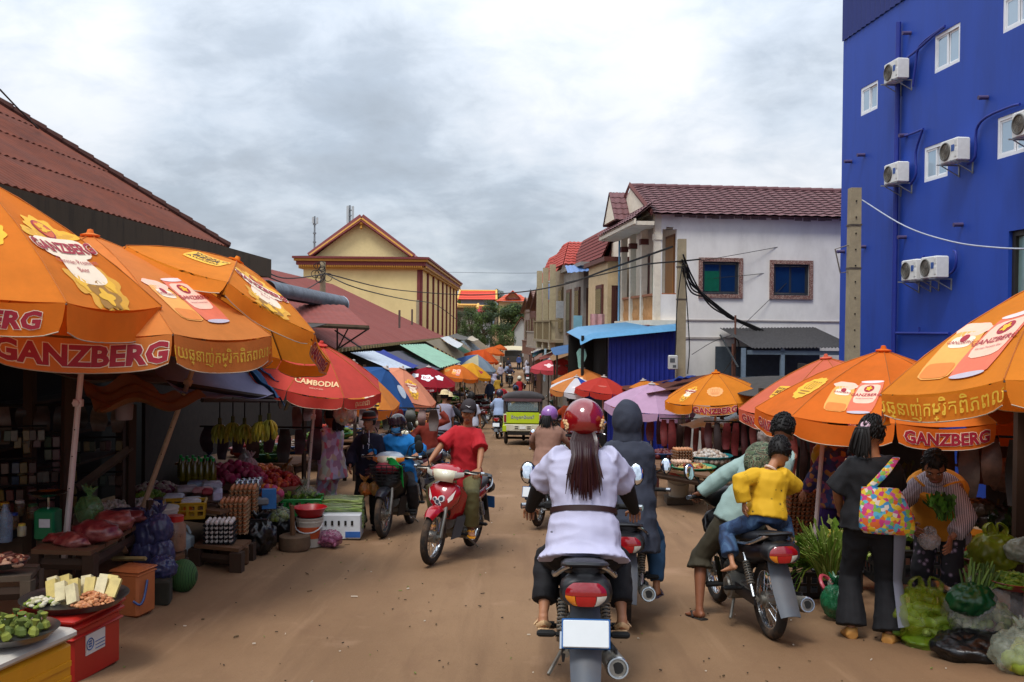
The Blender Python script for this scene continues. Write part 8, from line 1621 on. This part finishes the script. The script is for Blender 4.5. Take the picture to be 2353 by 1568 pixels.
 bucket('white lidded paint bucket beside the meat table', W(372, 1225, 9.4), .15, .25, 'b9b6b0', lid='c4c0b8'); basin('orange basin standing on the white bucket side', W(405, 1188, 9.9), .17, .08, 'd9741a'); jar('tall clear jar with red lid and dried goods', W(402, 1265, 9.0), .1, .33, 'b08a70', 'b01c1c', content='6a2a12'); t = T('water_jug', 'pale blue plastic jug standing on the ground behind the jar', 'jug', G(415, 1302)); b = B(); b.rbox((0, 0, .18), (.24, .2, .36), .06); b.cyl((-.04, 0, .36), (-.04, 0, .42), .03, n=10); b.obj('body', plastic('9fb0b8'), t); b = B(); b.tube([(.02, 0, .35), (.06, 0, .42), (.1, 0, .34)], .014, 6, k=3); b.obj('handle', plastic('9fb0b8'), t)
 table('small plank bench under the red lidded jar', [W(370, 1290, 8.6), W(425, 1275, 8.8), W(420, 1255, 9.4), W(365, 1262, 9.4)], planks=2)
 # ---- grocery table with packs, bottles, fruit
 table('long grocery table stacked with packs and fruit', [W(372, 1160, 10.2), W(505, 1175, 9.9), W(690, 1122, 12.6), W(540, 1105, 13.2)], planks=5)
 crate('yellow crate of white packs at the grocery table end', W(424, 1188, 9.9), (.42, .3, .16), 'b08a12', R(14));
 for i, (px, py, d, c, s_) in enumerate(((400, 1140, 10.2, 'c4c6cc', (.2, .15, .09)), (440, 1144, 10.1, 'd0d2d6', (.2, .15, .07)), (430, 1118, 10.8, 'b9a8a8', (.22, .16, .08)), (465, 1120, 10.7, 'c98a8a', (.2, .15, .07)), (455, 1104, 11.3, '9fb0c8', (.24, .18, .07)), (487, 1108, 11.2, 'c9ccd4', (.22, .18, .08)), (478, 1124, 10.6, 'b04048', (.12, .1, .08)), (500, 1135, 10.4, 'a8a4bc', (.1, .3, .12)))):
  b = B(); b.rbox((0, 0, s_[2] / 2), s_, .02, rz=.2 + .1 * (i % 3)); tag(place(b.obj('carton', mt(c, .45, var=.25, scale=14, spec=.5)), W(px, py + 14, d)), ['white foam pack at the table left end', 'flat white pack above the yellow crate', 'greyish pink pack on the grocery table', 'pink and white pack on the grocery table', 'pale blue pack at the table back', 'white and blue carton at the back right', 'small red pack among the white packs', 'tall lavender carton at the table edge'][i], 'carton', 'packs on the grocery table')
 GB = film('8a7a1c', .75)
 t0 = None
 for i in range(12):
  p = W(415 + (i % 6) * 14 + (i // 6) * 5, 1098 + (i // 6) * 8 + (i % 2) * 2, 12.0 - (i // 6) * .6)
  if t0 is None:
   t0 = t = T('oil_bottle', 'cooking oil bottle with green cap at the back of the grocery table', 'bottle', p, 0, 'oil bottles with green caps'); b = B(); b.lathe([(.036, 0), (.04, .02), (.04, .17), (.015, .23), (.014, .25)], n=12); b.obj('body', mt('6a5f14', .15, var=.2, spec=.7), t); b = B(); b.lathe([(.017, .245), (.019, .285), (0, .287)], n=10); b.obj('cap', plastic('12a040'), t)
  else: dup(t0, loc=p)
 t0 = None
 for i in range(10):
  p = W(545 + (i % 5) * 12 + (i // 5) * 4, 1139 + (i // 5) * -6 - (i % 5) * 1, 10.9 + (i // 5) * .4)
  if t0 is None: t0 = t = T('drink_can', 'silver drink can in the grey tray on the grocery table', 'can', p, 0, 'silver cans in the grey tray'); b = B(); b.lathe([(.028, 0), (.033, .012), (.033, .145), (.026, .165), (0, .162)], n=14); b.obj('body', mt('b4b8bc', .25, metal=.9, var=.08), t)
  else: dup(t0, loc=p)
 b = B(); b.rbox((0, 0, .0), (.44, .26, .09), .02, rz=.25); tag(place(b.obj('can_tray', plastic('77797c')), W(572, 1150, 10.9)), 'grey plastic tray holding the silver cans', 'tray')
 def pile(label, px, py, d, rx, ry, h, size, cols, seed, cat='fruit', name='fruit_pile'):
  t = T(name, label, cat, W(px, py, d)); b = B(); b.rbox((0, 0, -.05), (2 * rx, 2 * ry, .1), .02); b.obj('box', mt('6a5140', .9, var=.2), t); heap(t, 'fruit', (0, 0, 0), rx, ry, h, size, cols, seed); return t
 pile('heap of pink dragon fruit at the back of the grocery table', 540, 1103, 11.9, .42, .3, .22, .055, ['8c1f4a', 'a02c58', '7a1a3c', 'b0546a'], 1); pile('heap of red apples and pomegranates', 628, 1112, 12.0, .36, .28, .16, .042, ['8c1a16', 'a02a1c', '7a1412', 'b85a2a'], 2); pile('oranges piled behind the red apples', 600, 1092, 12.6, .34, .22, .14, .04, ['c9641a', 'd0781c', 'b85414'], 3); pile('garlic and shallots heaped in a carton', 360, 1128, 10.8, .28, .2, .1, .03, ['a89a88', '8a7468', 'b4a894', '6a3040'], 4, 'garlic', 'garlic_heap'); pile('green limes in front of the garlic', 345, 1140, 10.4, .16, .12, .06, .025, ['5a7a1c', '7a8f2a'], 5); pile('dragon fruit and oranges in a pink box beside the cans', 607, 1134, 11.1, .2, .16, .08, .045, ['a82c58', 'c96a1c', 'b04068'], 6); pile('purple shallots in a carton behind the packs', 462, 1098, 11.9, .2, .15, .06, .02, ['4a2a4a', '6a4a6a', '8a7a8a'], 7, 'shallots', 'shallot_heap')
 b = B(); b.box((0, 0, .12), (.16, .1, .22), rz=.3); tag(place(b.obj('carton', mt('2a6aa8', .5, var=.2)), W(618, 1170, 10.9)), 'bright blue carton hanging by the pink fruit box', 'carton')
 for i, (px, py, d, c) in enumerate(((575, 1080, 12.2, 'b9b0b0'), (560, 1070, 12.6, 'a8a0a0'), (660, 1092, 12.6, '8a5a1c'), (480, 1072, 12.8, '3a3a5a'))): bag(['upright white bag behind the dragon fruit', 'second white bag behind the dragon fruit', 'bag of amber drink behind the apples', 'dark bag at the back of the grocery stall'][i], W(px, py + 18, d), (.09, .08, .14), c, .8, seed=i + 30)
 # eggs on their little table
 table('small wooden stand carrying egg trays', [W(445, 1252, 9.6), W(548, 1262, 9.5), W(578, 1240, 10.2), W(470, 1236, 10.2)], planks=3, leg_w=.12)
 eggs('black trays of white eggs on the wooden stand', W(506, 1250, 9.8), R(8), 5, '1c1a1c', 'c9c0ba', 6, 5, dark=True); eggs('tall stack of brown egg trays behind the white eggs', W(538, 1228, 10.3), R(10), 8, '9a7a5a', 'b0704a'); eggs('brown egg trays heaped highest behind the stand', W(560, 1195, 10.7), R(10), 8, '9a7a5a', 'b8784e')
 crate('black crate under the heaped brown egg trays', W(575, 1250, 10.6), (.4, .34, .3), '17171a', R(8));
 b = B(); b.rbox((0, 0, .1), (.3, .25, .2), .02); tag(place(b.obj('brown_carton', mt('5a3f2a', .9)), G(508, 1300) + V((.1, .1, 0)), .3), 'brown cardboard box lying beneath the egg stand', 'carton')
 # bananas and hanging bags
 for i, (px, py, d, n) in enumerate(((505, 972, 11.3, 9), (535, 968, 11.2, 10), (562, 972, 11.1, 9), (598, 966, 10.9, 11), (618, 962, 10.9, 7))): bananas(['leftmost darker banana bunch', 'second banana bunch from the left, hung lowest', 'small banana bunch behind the bright one', 'bright yellow fan of bananas nearest the red parasol', 'single little banana bunch at the right end'][i], W(px, py, d), i * .7, n, ['8f7a1c', '9a841e', '8a7a1c', 'c4b032', 'b89a2a'][i])
 strips('dark bundles and bags hanging behind the bananas', W(600, 985, 12.4), 8, 1.6, .5, ['2a2420', '4a3a30', '6a4a40', '3a2c34'], seed=3); strips('coloured bags hanging under the red parasol', W(770, 935, 13.0), 8, 1.2, .38, ['8a7a74', '6a2a24', '9a8a70', '4a4a3a', '7a5a50'], seed=5); strips('hanging bags and meat under the orange parasols', W(890, 940, 16.5), 9, 1.8, .5, ['6a4a44', '4a3a34', '7a2420', '3a3a34'], seed=8)
 bag('clear bag of snacks hanging from the red parasol rim', W(790, 975, 11.6), (.12, .1, .14), 'b9b0a4', .5, seed=14, inside=('snacks', .03, ['b07a4a', 'c9b08a']))
 # ground goods by the red parasol
 crate('bright green crate of greens around the red parasol pole', W(688, 1180, 11.7), (.55, .4, .2), '1f8a3c', R(8), fill=('herbs', .12, (.1, .03, .03), ['4a6a1c', '6a8a2a', '3a5a1c'], 'leaf'))
 bag('clear bag of green mangoes in the green crate', W(700, 1150, 11.8), (.16, .12, .1), 'a8b09a', .4, seed=15, inside=('mangoes', .045, ['7a8a2a', '8f9a3a']))
 for i, (px, py, w) in enumerate(((778, 1193, .3), (778, 1222, .31))):
  t = T('greens_bundle', ['upper bag of long green stems stacked on the lower', 'lower bag of long green stems on the white box'][i], 'vegetables', W(px, py - 10, 11.9), R(5)); b = B(); rd = random.Random(i)
  for k in range(90): y, z = rd.uniform(-.15, .15), rd.uniform(.02, .2); b.mat(rd.randrange(3)).tube([(-w, y, z), (0, y + rd.uniform(-.03, .03), z + rd.uniform(-.02, .03)), (w, y, z + rd.uniform(-.03, .03))], .012, 5)
  stuff(b.obj('stems', [mt('6a8a34', .5, var=.2), mt('8aa04a', .5, var=.2), mt('a8b47a', .5, var=.2)], t)); b = B(); b.ell((0, 0, .11), (w * 1.1, .19, .14), 24, 12); me = b.mesh('film'); wrinkle(me, .02, 5, i); lk('film', me, film('b4c4a0', .25), t)
 b = B(); b.rbox((0, 0, .15), (.52, .4, .3), .01); o = tag(place(b.obj('foam_box', mt('c4c8cc', .5, var=.06)), G(776, 1240) + V((0, .2, 0)), .06), 'white slotted carton under the bags of green stems', 'box')
 t = o; b = B()
 for k in range(5): b.box((-.16 + k * .08, -.203, .2), (.025, .012, .055))
 b.obj('slot', DARK, t, smooth=False); b = B(); b.box((.17, -.204, .06), (.18, .01, .07)); b.obj('blue_label', mt('2a5aa0', .5), t, smooth=False)
 bag('bag of pink purple sausages or yams on the ground', G(757, 1256), (.15, .12, .105), '8a4a6a', .6, seed=16, knot=False, inside=('yams', (.09, .03, .03), ['8a4a62', '9a5a70']))
 t = bucket('white paint bucket with orange label and red basin on top', G(706, 1260) + V((0, .13, 0)), .155, .34, 'b4aca0', stickerc='b8502a'); basin('red basin sitting on the white paint bucket', V(t.location) + V((0, 0, .34)), .2, .11, 'a8161c')
 t = T('chopping_block', 'round wooden chopping block with upright stick handle', 'block', G(670, 1268) + V((0, .14, 0))); b = B(); b.lathe([(.165, 0), (.18, .03), (.175, .15), (.16, .16), (0, .155)], n=22); b.obj('block', mt('6a5440', .9, var=.3, scale=8), t); b = B(); b.cyl((-.02, 0, .15), (-.03, -.02, .5), .03, .026, n=8); b.obj('stick', WOOD2, t)
 bag('shiny black rubbish bag nearest the egg stand', G(583, 1280) + V((0, .15, 0)), (.2, .16, .21), '0d0d0f', 1, seed=20, amp=.13); bag('second black rubbish bag behind the chopping block', G(630, 1252) + V((0, .2, 0)), (.19, .15, .2), '101013', 1, seed=21, amp=.13)
 bag('clear bag of limes and herbs on the black bags', W(640, 1200, 11.3), (.17, .12, .1), 'b0b8a0', .4, seed=22, knot=False, inside=('limes', .035, ['8a9a3a', 'a8b06a', '6a7a2a']))
 b = B(); b.rbox((0, 0, .1), (.36, .26, .2), .02); tag(place(b.obj('foam_box', mt('b9bcc0', .5, var=.1)), W(612, 1215, 11.4)), 'white foam box behind the black rubbish bags', 'box')
 # things the figures carry
 for i, (px, py, c, c2) in enumerate(((838, 1140, 'c98a4a', 'b8621c'), (862, 1138, 'c9a05a', 'c9861c'))): bag(['left bag of amber drink hanging from the navy woman\'s hand', 'right bag of amber drink beside the first'][i], W(px, py, 12.3), (.075, .06, .1), c, .6, seed=40 + i, inside=('drink', .04, [c2, '8a3a12']))
 t = T('handbag', 'maroon quilted handbag on the arm of the navy hooded woman', 'handbag', W(860, 1088, 12.35)); b = B(); b.rbox((0, 0, 0), (.22, .1, .17), .04)
 for k in range(3): b.tube([(-.11, -.055, -.05 + k * .05), (.11, -.055, -.04 + k * .05)], .012, 6)
 b.obj('body', mt('3a1424', .5, var=.2), t)
 tb = at_bike('basket'); o = B(); o.ell((0, .52, .86), (.16, .12, .08), 14, 8, fn=lambda d: 1 + .2 * _nz.noise(d * 3)); o = o.obj('shopping', [mt('7a2030', .6, var=.4, scale=12)]); tag(o, 'dark red shopping filling the wire basket', 'shopping'); o.matrix_world = tb
 b = B(); b.sheet(lambda u, v: (-.02 - .2 * u, .62 - .12 * v + .03 * math.sin(7 * u), .95 - .28 * v * u + .05 * math.sin(6 * v + 5 * u)), 12, 10, .006); o = tag(b.obj('green_bag', mt('1fb050', .4, var=.15, trans=.2)), 'bright green plastic bag spilling out of the wire basket', 'bag'); o.matrix_world = tb
 # stalls under the far left awnings
 for i, (y0, y1, x) in enumerate(((14, 18.5, -4.2), (20, 26, -4.3), (28, 36, -4.2), (38, 47, -4.0), (49, 60, -3.9))):
  t = table(['produce table behind the navy hooded woman', 'produce table under the salmon parasol', 'produce table under the white and blue awnings', 'produce table under the mint green awning', 'produce table under the far grey awnings'][i], [(x - .9, y0, gz(y0) + .7), (x + .9, y0, gz(y0) + .7), (x + .9, y1, gz(y1) + .7), (x - .9, y1, gz(y1) + .7)], planks=3)
  for k in range(5):
   y = y0 + (y1 - y0) * (k + .5) / 5; basin('%s of %s on the %s' % (('green basin', 'red basin', 'blue basin', 'steel bowl', 'yellow basin')[k], ('leafy greens', 'tomatoes', 'dried fish', 'sliced meat', 'mixed herbs')[k], ('table behind the navy woman', 'salmon parasol table', 'white awning table', 'mint awning table', 'farthest left table')[i]), V((x + .35 - .5 * (k % 2), y, gz(y) + .71)), .34, .14, ['1f7a4a', '8c1c20', '24508c', '888888', 'b08a1c'][k], fill=(('greens', .2, (.12, .04, .04), ['3a5a1c', '5a7a2a']), ('tomatoes', .16, .045, ['9c1f16', 'a83a1c']), ('fish', .12, (.09, .03, .02), ['6a5a50', '8a7a6a']), ('meat', .12, .06, ['6a2424', '7a3a34']), ('herbs', .2, (.12, .04, .04), ['4a6a2a', '6a7a3a']))[k], group='basins of produce on the left row tables')
  for q in (y0 + .1, y1 - .1): post('dark post at the %s of the %s left row table' % (('near end', 'far end')[q > y0 + 1], ('first', 'second', 'third', 'fourth', 'last')[i]), V((x + 1.0, q, gz(q))), V((x + 1.0, q, gz(q) + 2.3)), .07)
  strips(['bags and dried goods hanging behind the navy woman', 'goods hanging under the salmon parasol', 'goods hanging under the white awning', 'goods hanging under the mint awning', 'goods hanging under the far awnings'][i], V((x + .6, (y0 + y1) / 2, gz((y0 + y1) / 2) + 2.0)), 14, (y1 - y0) * .9, .5, ['5a3a34', '3a2c28', '7a6a5a', '6a2420', '4a4a34'], rz=R(90), seed=i + 50)
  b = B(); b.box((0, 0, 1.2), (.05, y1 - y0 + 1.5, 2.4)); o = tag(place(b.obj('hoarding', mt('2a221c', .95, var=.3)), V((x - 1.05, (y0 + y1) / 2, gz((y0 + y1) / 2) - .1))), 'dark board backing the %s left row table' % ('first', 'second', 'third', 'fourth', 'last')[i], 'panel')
left_stalls()
def right_stalls():
 # shelter of dark boards and sheets behind the right goods
 for i, (y0, y1, x) in enumerate(((4.5, 11.5, 5.3), (12, 18, 4.9), (18.5, 23.2, 4.3))):
  t = T('market_stall', ['dark stall shelter behind the vegetable seller', 'dark stall shelter behind the medal parasol', 'dark stall shelter behind the lilac parasol'][i], 'stall', (x, (y0 + y1) / 2, gz((y0 + y1) / 2))); L_ = y1 - y0; hh = 2.0 - .1 * i
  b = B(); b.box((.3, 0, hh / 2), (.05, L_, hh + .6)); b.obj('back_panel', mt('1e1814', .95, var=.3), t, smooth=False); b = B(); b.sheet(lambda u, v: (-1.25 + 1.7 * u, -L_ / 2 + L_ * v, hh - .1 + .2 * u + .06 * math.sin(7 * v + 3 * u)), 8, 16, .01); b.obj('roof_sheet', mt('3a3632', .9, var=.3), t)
  for y in (-L_ / 2 + .1, 0, L_ / 2 - .1): b = B(); b.box((-1.15, y, hh / 2), (.07, .07, hh)); b.obj('post', WOOD, t, smooth=False)
  b = B(); b.box((.1, 0, .8), (.4, L_, .03)); b.obj('shelf', WOOD, t, smooth=False)
 RM = ['4a1416', '5e1c1e', '3a1012', '7a3a34', '2a1a18']
 for i, (px, py, d, n, w, l, rz) in enumerate(((1515, 962, 19.5, 7, 1.3, .75, 0), (1590, 965, 18, 8, 1.2, .75, 0), (1700, 972, 16, 8, 1.2, .8, 0), (1905, 1005, 11.6, 8, 1.0, .8, 0), (1960, 1010, 11.2, 5, .7, .7, 0), (2240, 1010, 9.6, 6, 1.0, .7, -.3), (2330, 1010, 8.6, 5, .9, .8, -.4))): strips(['strips of dried red meat under the lilac parasol', 'strips of dried meat under the medal parasol', 'bags and red strips hanging behind the stooping man', 'dark red strips hanging behind the leaning pole', 'red and brown strips left of the woman in black', 'brown bundles hanging over the seller', 'dark bundles hanging at the right picture edge'][i], W(px, py, d), n, w, l, RM if i < 5 else ['3a2a24', '2a201c', '4a3830', '55382c'], seed=i + 70, rz=rz)
 for i, (px, py, d) in enumerate(((1650, 1000, 16.6), (1672, 1005, 16.5), (1758, 1000, 15), (1785, 1008, 14.8))): bag(['left bag of noodles hung behind the medal parasol pole', 'right bag of noodles hung behind the medal parasol pole', 'hanging net of white garlic', 'second hanging net of garlic'][i], W(px, py + 25, d), (.12, .1, .16), ['8a7a5a', '7a6a44', 'a89a94', 'a09088'][i], .7, seed=80 + i, inside=('bits', .03, ['a89070', 'c4b094']))
 bag('big yellow bag hanging left of the woman in purple', W(1905, 1100, 10.2), (.17, .12, .24), '9a8a12', .8, seed=85); basin('deep blue basin on the shelf behind the leaning pole', W(1922, 1112, 10.6), .25, .14, '12307a', fill=('goods', .1, .05, ['5a3a34', '8a6a5a']))
 for i, (px, py, r) in enumerate(((2318, 1130, (.2, .15, .17)), (2290, 1220, (.22, .15, .13)), (2250, 1190, (.15, .12, .1)))): bag(['pale cloth bundle on the dark right shelf', 'dark grey bundle on the dark right shelf', 'brownish bundle on the dark right shelf'][i], W(px, py, 9.0), r, ['8a6a60', '3a302c', '4a3a2a'][i], 1, seed=90 + i, knot=False)
 # goods mid-right
 table('stall table with basins behind the white bucket', [onpx(1500, 1075, .62), onpx(1640, 1098, .62), V(onpx(1640, 1098, .62)) + V((.35, 3.0, -.17)), V(onpx(1500, 1075, .62)) + V((.3, 3.0, -.17))], planks=3)
 basin('green basin of yellow noodles and peppers', W(1592, 1092, 14.8), .36, .14, '14764e', fill=('produce', .1, (.07, .03, .025), ['a88a3a', '9a4a1c', '7a2a1c', 'b09a5a'])); basin('teal basin heaped with white garlic and fish', W(1628, 1068, 15.8), .40, .16, '146a70', fill=('garlic', .16, .04, ['b0a090', 'a89080', '9a8878', 'b8b0a8'])); basin('red basin under the egg trays', W(1556, 1092, 15.2), .2, .1, '8c1a20'); basin('blue basin of dark red meat on the pink table', W(1520, 1052, 17), .3, .1, '24508c', fill=('meat', .08, .05, ['4a1216', '5a1a1c']))
 eggs('brown egg trays beside the teal basin', W(1568, 1072, 15.6), .2, 6, '7a5f4a', 'b07850'); eggs('pale eggs on a tray behind the green basin', W(1565, 1082, 15.0), .2, 3, '8a6f5a', 'c0a088')
 table('small pink topped table with thin wooden legs', [W(1505, 1062, 16.8), W(1552, 1066, 16.6), W(1556, 1054, 17.6), W(1510, 1050, 17.8)], planks=1, m=mt('8a4a4a', .7), leg_w=.05)
 b = B(); b.rbox((0, 0, .06), (.42, .34, .12), .01); tag(place(b.obj('plinth', OLDW), G(1563, 1162) + V((0, .2, 0))), 'low wooden plinth under the white bucket', 'plinth'); t = bucket('dirty white bucket with spoon standing on a plinth', G(1563, 1162) + V((0, .2, .12)), .19, .38, 'a89f90', '8f8a84'); b = B(); b.cyl((-.1, -.05, .3), (-.18, -.08, .55), .012, n=6); b.obj('spoon', mt('b9b0a8', .5), t)
 for i, (px, py, h, n, c) in enumerate(((1828, 1235, .12, 9, '7a5a40'), (1868, 1222, .12, 8, '84644a'), (1905, 1215, .12, 10, '7a5a42'), (1935, 1225, .12, 9, '6f523c'))): eggs(['brown egg tray stack right of the child', 'second egg tray stack with pink eggs', 'egg tray stack behind the leaning pole', 'egg tray stack beside the woman in purple'][i], W(px, py, 10.2 + .25 * i), .15 * i, n + 2, c, ['a05a34', 'b88a70', '9a5a38', 'a06a48'][i], lean=.004)
 crate('black crate under the egg trays', W(1900, 1262, 10.2), (.55, .4, .22), '141416', 0); t = T('peanut_heap', 'heap of peanuts beside the small boy\'s motorbike', 'peanuts', W(1848, 1258, 9.6)); heap(t, 'peanuts', (0, 0, 0), .2, .16, .06, .018, ['8a6f4a', '9a8058'], 6)
 # greens on the right
 crate('black crate of long green stems', G(1868, 1375) + V((0, .2, 0)), (.5, .36, .22), '131315', R(5)); crate('second black crate behind the long green stems', G(1915, 1370) + V((.1, .3, 0)), (.46, .34, .2), '161618', R(-8))
 def stems(label, p, n, L_, spread, cols, dirv, seed, r=.007, leaf=True):
  t = T('greens_bunch', label, 'greens', p); rd = random.Random(seed); b = B(); d0 = V(dirv).normalized(); sd = d0.cross(V((0, 0, 1))).normalized(); up = sd.cross(d0)
  for k in range(n):
   d = (d0 + sd * rd.gauss(0, spread) + up * rd.gauss(0, spread)).normalized(); l = L_ * rd.uniform(.7, 1.1); q = V((rd.uniform(-.06, .06), rd.uniform(-.06, .06), 0)); e = q + d * l + V((0, 0, -.25 * l * rd.random())); b.mat(rd.randrange(len(cols))).tube([q, q + d * l * .5 + V((0, 0, .02)), e], [r, r, r * .5], 4)
   if leaf:
    for j in range(3): s_ = rd.uniform(.03, .07); a = e - d * l * .12 * j; x = V((rd.gauss(0, 1), rd.gauss(0, 1), rd.gauss(0, 1))).normalized() * s_; y = d * s_ * 1.4; b.add([a, a + x * .6 + y * .5, a + y, a - x * .6 + y * .5], [(0, 1, 2, 3)])
  stuff(b.obj('stalks', [mt(c, .55, var=.25, scale=12, trans=.15) for c in cols], t)); return t
 GR = ['6a8a2c', '8aa046', '7f9a3e', 'aab866']
 stems('long pale green stems fanned out of the black crate', W(1900, 1330, 8.4), 110, .55, .22, GR, (-.25, -.2, 1), 1, .009, False); stems('leafy tops hanging left of the black crate', W(1870, 1300, 8.7), 50, .4, .5, ['4a6a1c', '7a8a2c', '5a7a24'], (-1, -.2, .5), 2); stems('bunch of greens at the right of the pink band', W(1925, 1310, 8.5), 50, .45, .35, GR, (.3, -.2, 1), 3)
 b = B(); b.torus((0, 0, 0), .09, .016, 18, 6, ax=(.6, -.5, .6)); tag(place(b.obj('rubber_band', plastic('c04a5a')), W(1902, 1345, 8.15)), 'pink plastic band around the long green stems', 'band')
 bag('clear bag end wrapped round the green stems', W(1930, 1360, 8.0), (.1, .08, .07), 'b0b8a8', .4, seed=100, knot=False); bag('yellow and white bags behind the green stems', W(1920, 1262, 9.0), (.14, .1, .1), 'a89a3a', .8, seed=101, knot=False); bag('green plastic bag on the ground beside the black trousers', G(1930, 1428) + V((0, .1, 0)), (.12, .1, .15), '1f6a44', .75, seed=102, inside=('greens', .04, ['3a6a3a', '5a8a4a']))
 basin('shiny steel basin behind the green stems', W(1862, 1282, 9.4), .24, .1, '', steel=True)
 bag('open yellow green bag of cucumbers on the ground', G(2140, 1488) + V((.02, .16, 0)), (.27, .22, .21), '8a9a1c', .38, seed=104, ears=True, knot=False, inside=('cucumbers', (.1, .035, .035), ['5a7a24', '7a9a3a', '4a6a1c', '9aae5a']), amp=.13); bag('lower flat yellow green bag under the cucumber bag', G(2150, 1492) + V((.05, .1, -.05)), (.25, .2, .09), '5f7a14', .7, seed=105, knot=False, inside=('beans', (.08, .015, .015), ['6a8a2a', '8aa04a']))
 bag('large clear bag of round green eggplants', G(2290, 1505) + V((0, .16, .09)), (.29, .24, .2), 'a8a6a4', .32, seed=106, ears=True, knot=False, inside=('eggplants', .035, ['8a9a4a', 'b0b47a', '6a7a34', 'c4c09a']), amp=.13); bag('black bag lying beneath the clear eggplant bag', G(2270, 1528) + V((0, .15, -.03)), (.32, .25, .11), '0e0f12', 1, seed=107, knot=False, amp=.13)
 bag('clear bag with pale melon at the bottom right corner', G(2368, 1568) + V((0, .1, 0)), (.2, .17, .17), 'b0b8a4', .35, seed=108, knot=True, inside=('melon', .07, ['a8a83a', '8a9a34']))
 bag('yellow green leafy bag in the dark right stall', W(2285, 1312, 7.8), (.2, .15, .17), '7f8a1c', .7, seed=109, knot=False, ears=True, inside=('leaves', (.09, .04, .03), ['6a7a1c', '8a9a3a'], 'leaf')); bag('small white and green bag at the right picture edge', W(2350, 1290, 7.6), (.14, .1, .1), 'a8b0a0', .6, seed=110, knot=False)
 stems('sheaf of broad green stalks lying in a green bag', W(2240, 1395, 7.0), 110, .34, .16, ['3f5a1c', '5a7a2c', '4a6a24', '6f8f3a'], (.35, .3, .9), 5, .013, False); bag('dark green bag wrapped round the stalk sheaf', W(2232, 1412, 6.95), (.17, .13, .12), '0f4a24', .9, seed=111, knot=False)
 tr = basin('tray of green chillies at the right picture edge', W(2335, 1352, 7.0), .2, .06, '8a1a1c', fill=('chillies', .08, (.07, .014, .014), ['5a7a1c', '7a8f24', '8aa03a'])); basin('red basin rim behind the green stalks', W(2260, 1305, 8.0), .24, .1, '6a1a18', fill=('greens', .1, (.06, .03, .03), ['3a5a1c', '4a6a24'])); basin('steel tray glinting behind the cucumber bag', W(2172, 1368, 7.4), .18, .07, '', steel=True)
 bucket('orange brown bucket behind the seller\'s legs', W(2230, 1290, 8.4), .14, .26, '9a5a12', handle=False); crate('dark crate of greens behind the woman in black', W(2070, 1330, 8.8), (.6, .4, .3), '1a1a1a', 0, fill=('greens', .2, (.14, .05, .04), ['3a5a1c', '5a7a2a', '4a4a1c'], 'leaf'))
 stems('dark leafy greens piled at the back of seller\'s stall', W(2300, 1250, 9.0), 90, .4, .6, ['1f3014', '2a3f1a', '34491f'], (0, -.3, 1), 9); stems('dark herbs piled left of the seller', W(2070, 1180, 9.6), 90, .5, .6, ['1f3014', '26381a', '3a4a20'], (0, -.3, 1), 10)
 # in the seller's hands
 stems('bunch of fresh green herbs held by the seller', W(2172, 1195, 7.22), 40, .15, .28, ['2a4a14', '3f6a1c', '4a7a24'], (-.1, 0, 1), 11, .004); bag('clear plastic bag held open by the seller', W(2135, 1262, 7.25), (.08, .06, .07), 'b0a8a8', .45, seed=113, knot=False, ears=True)
right_stalls()
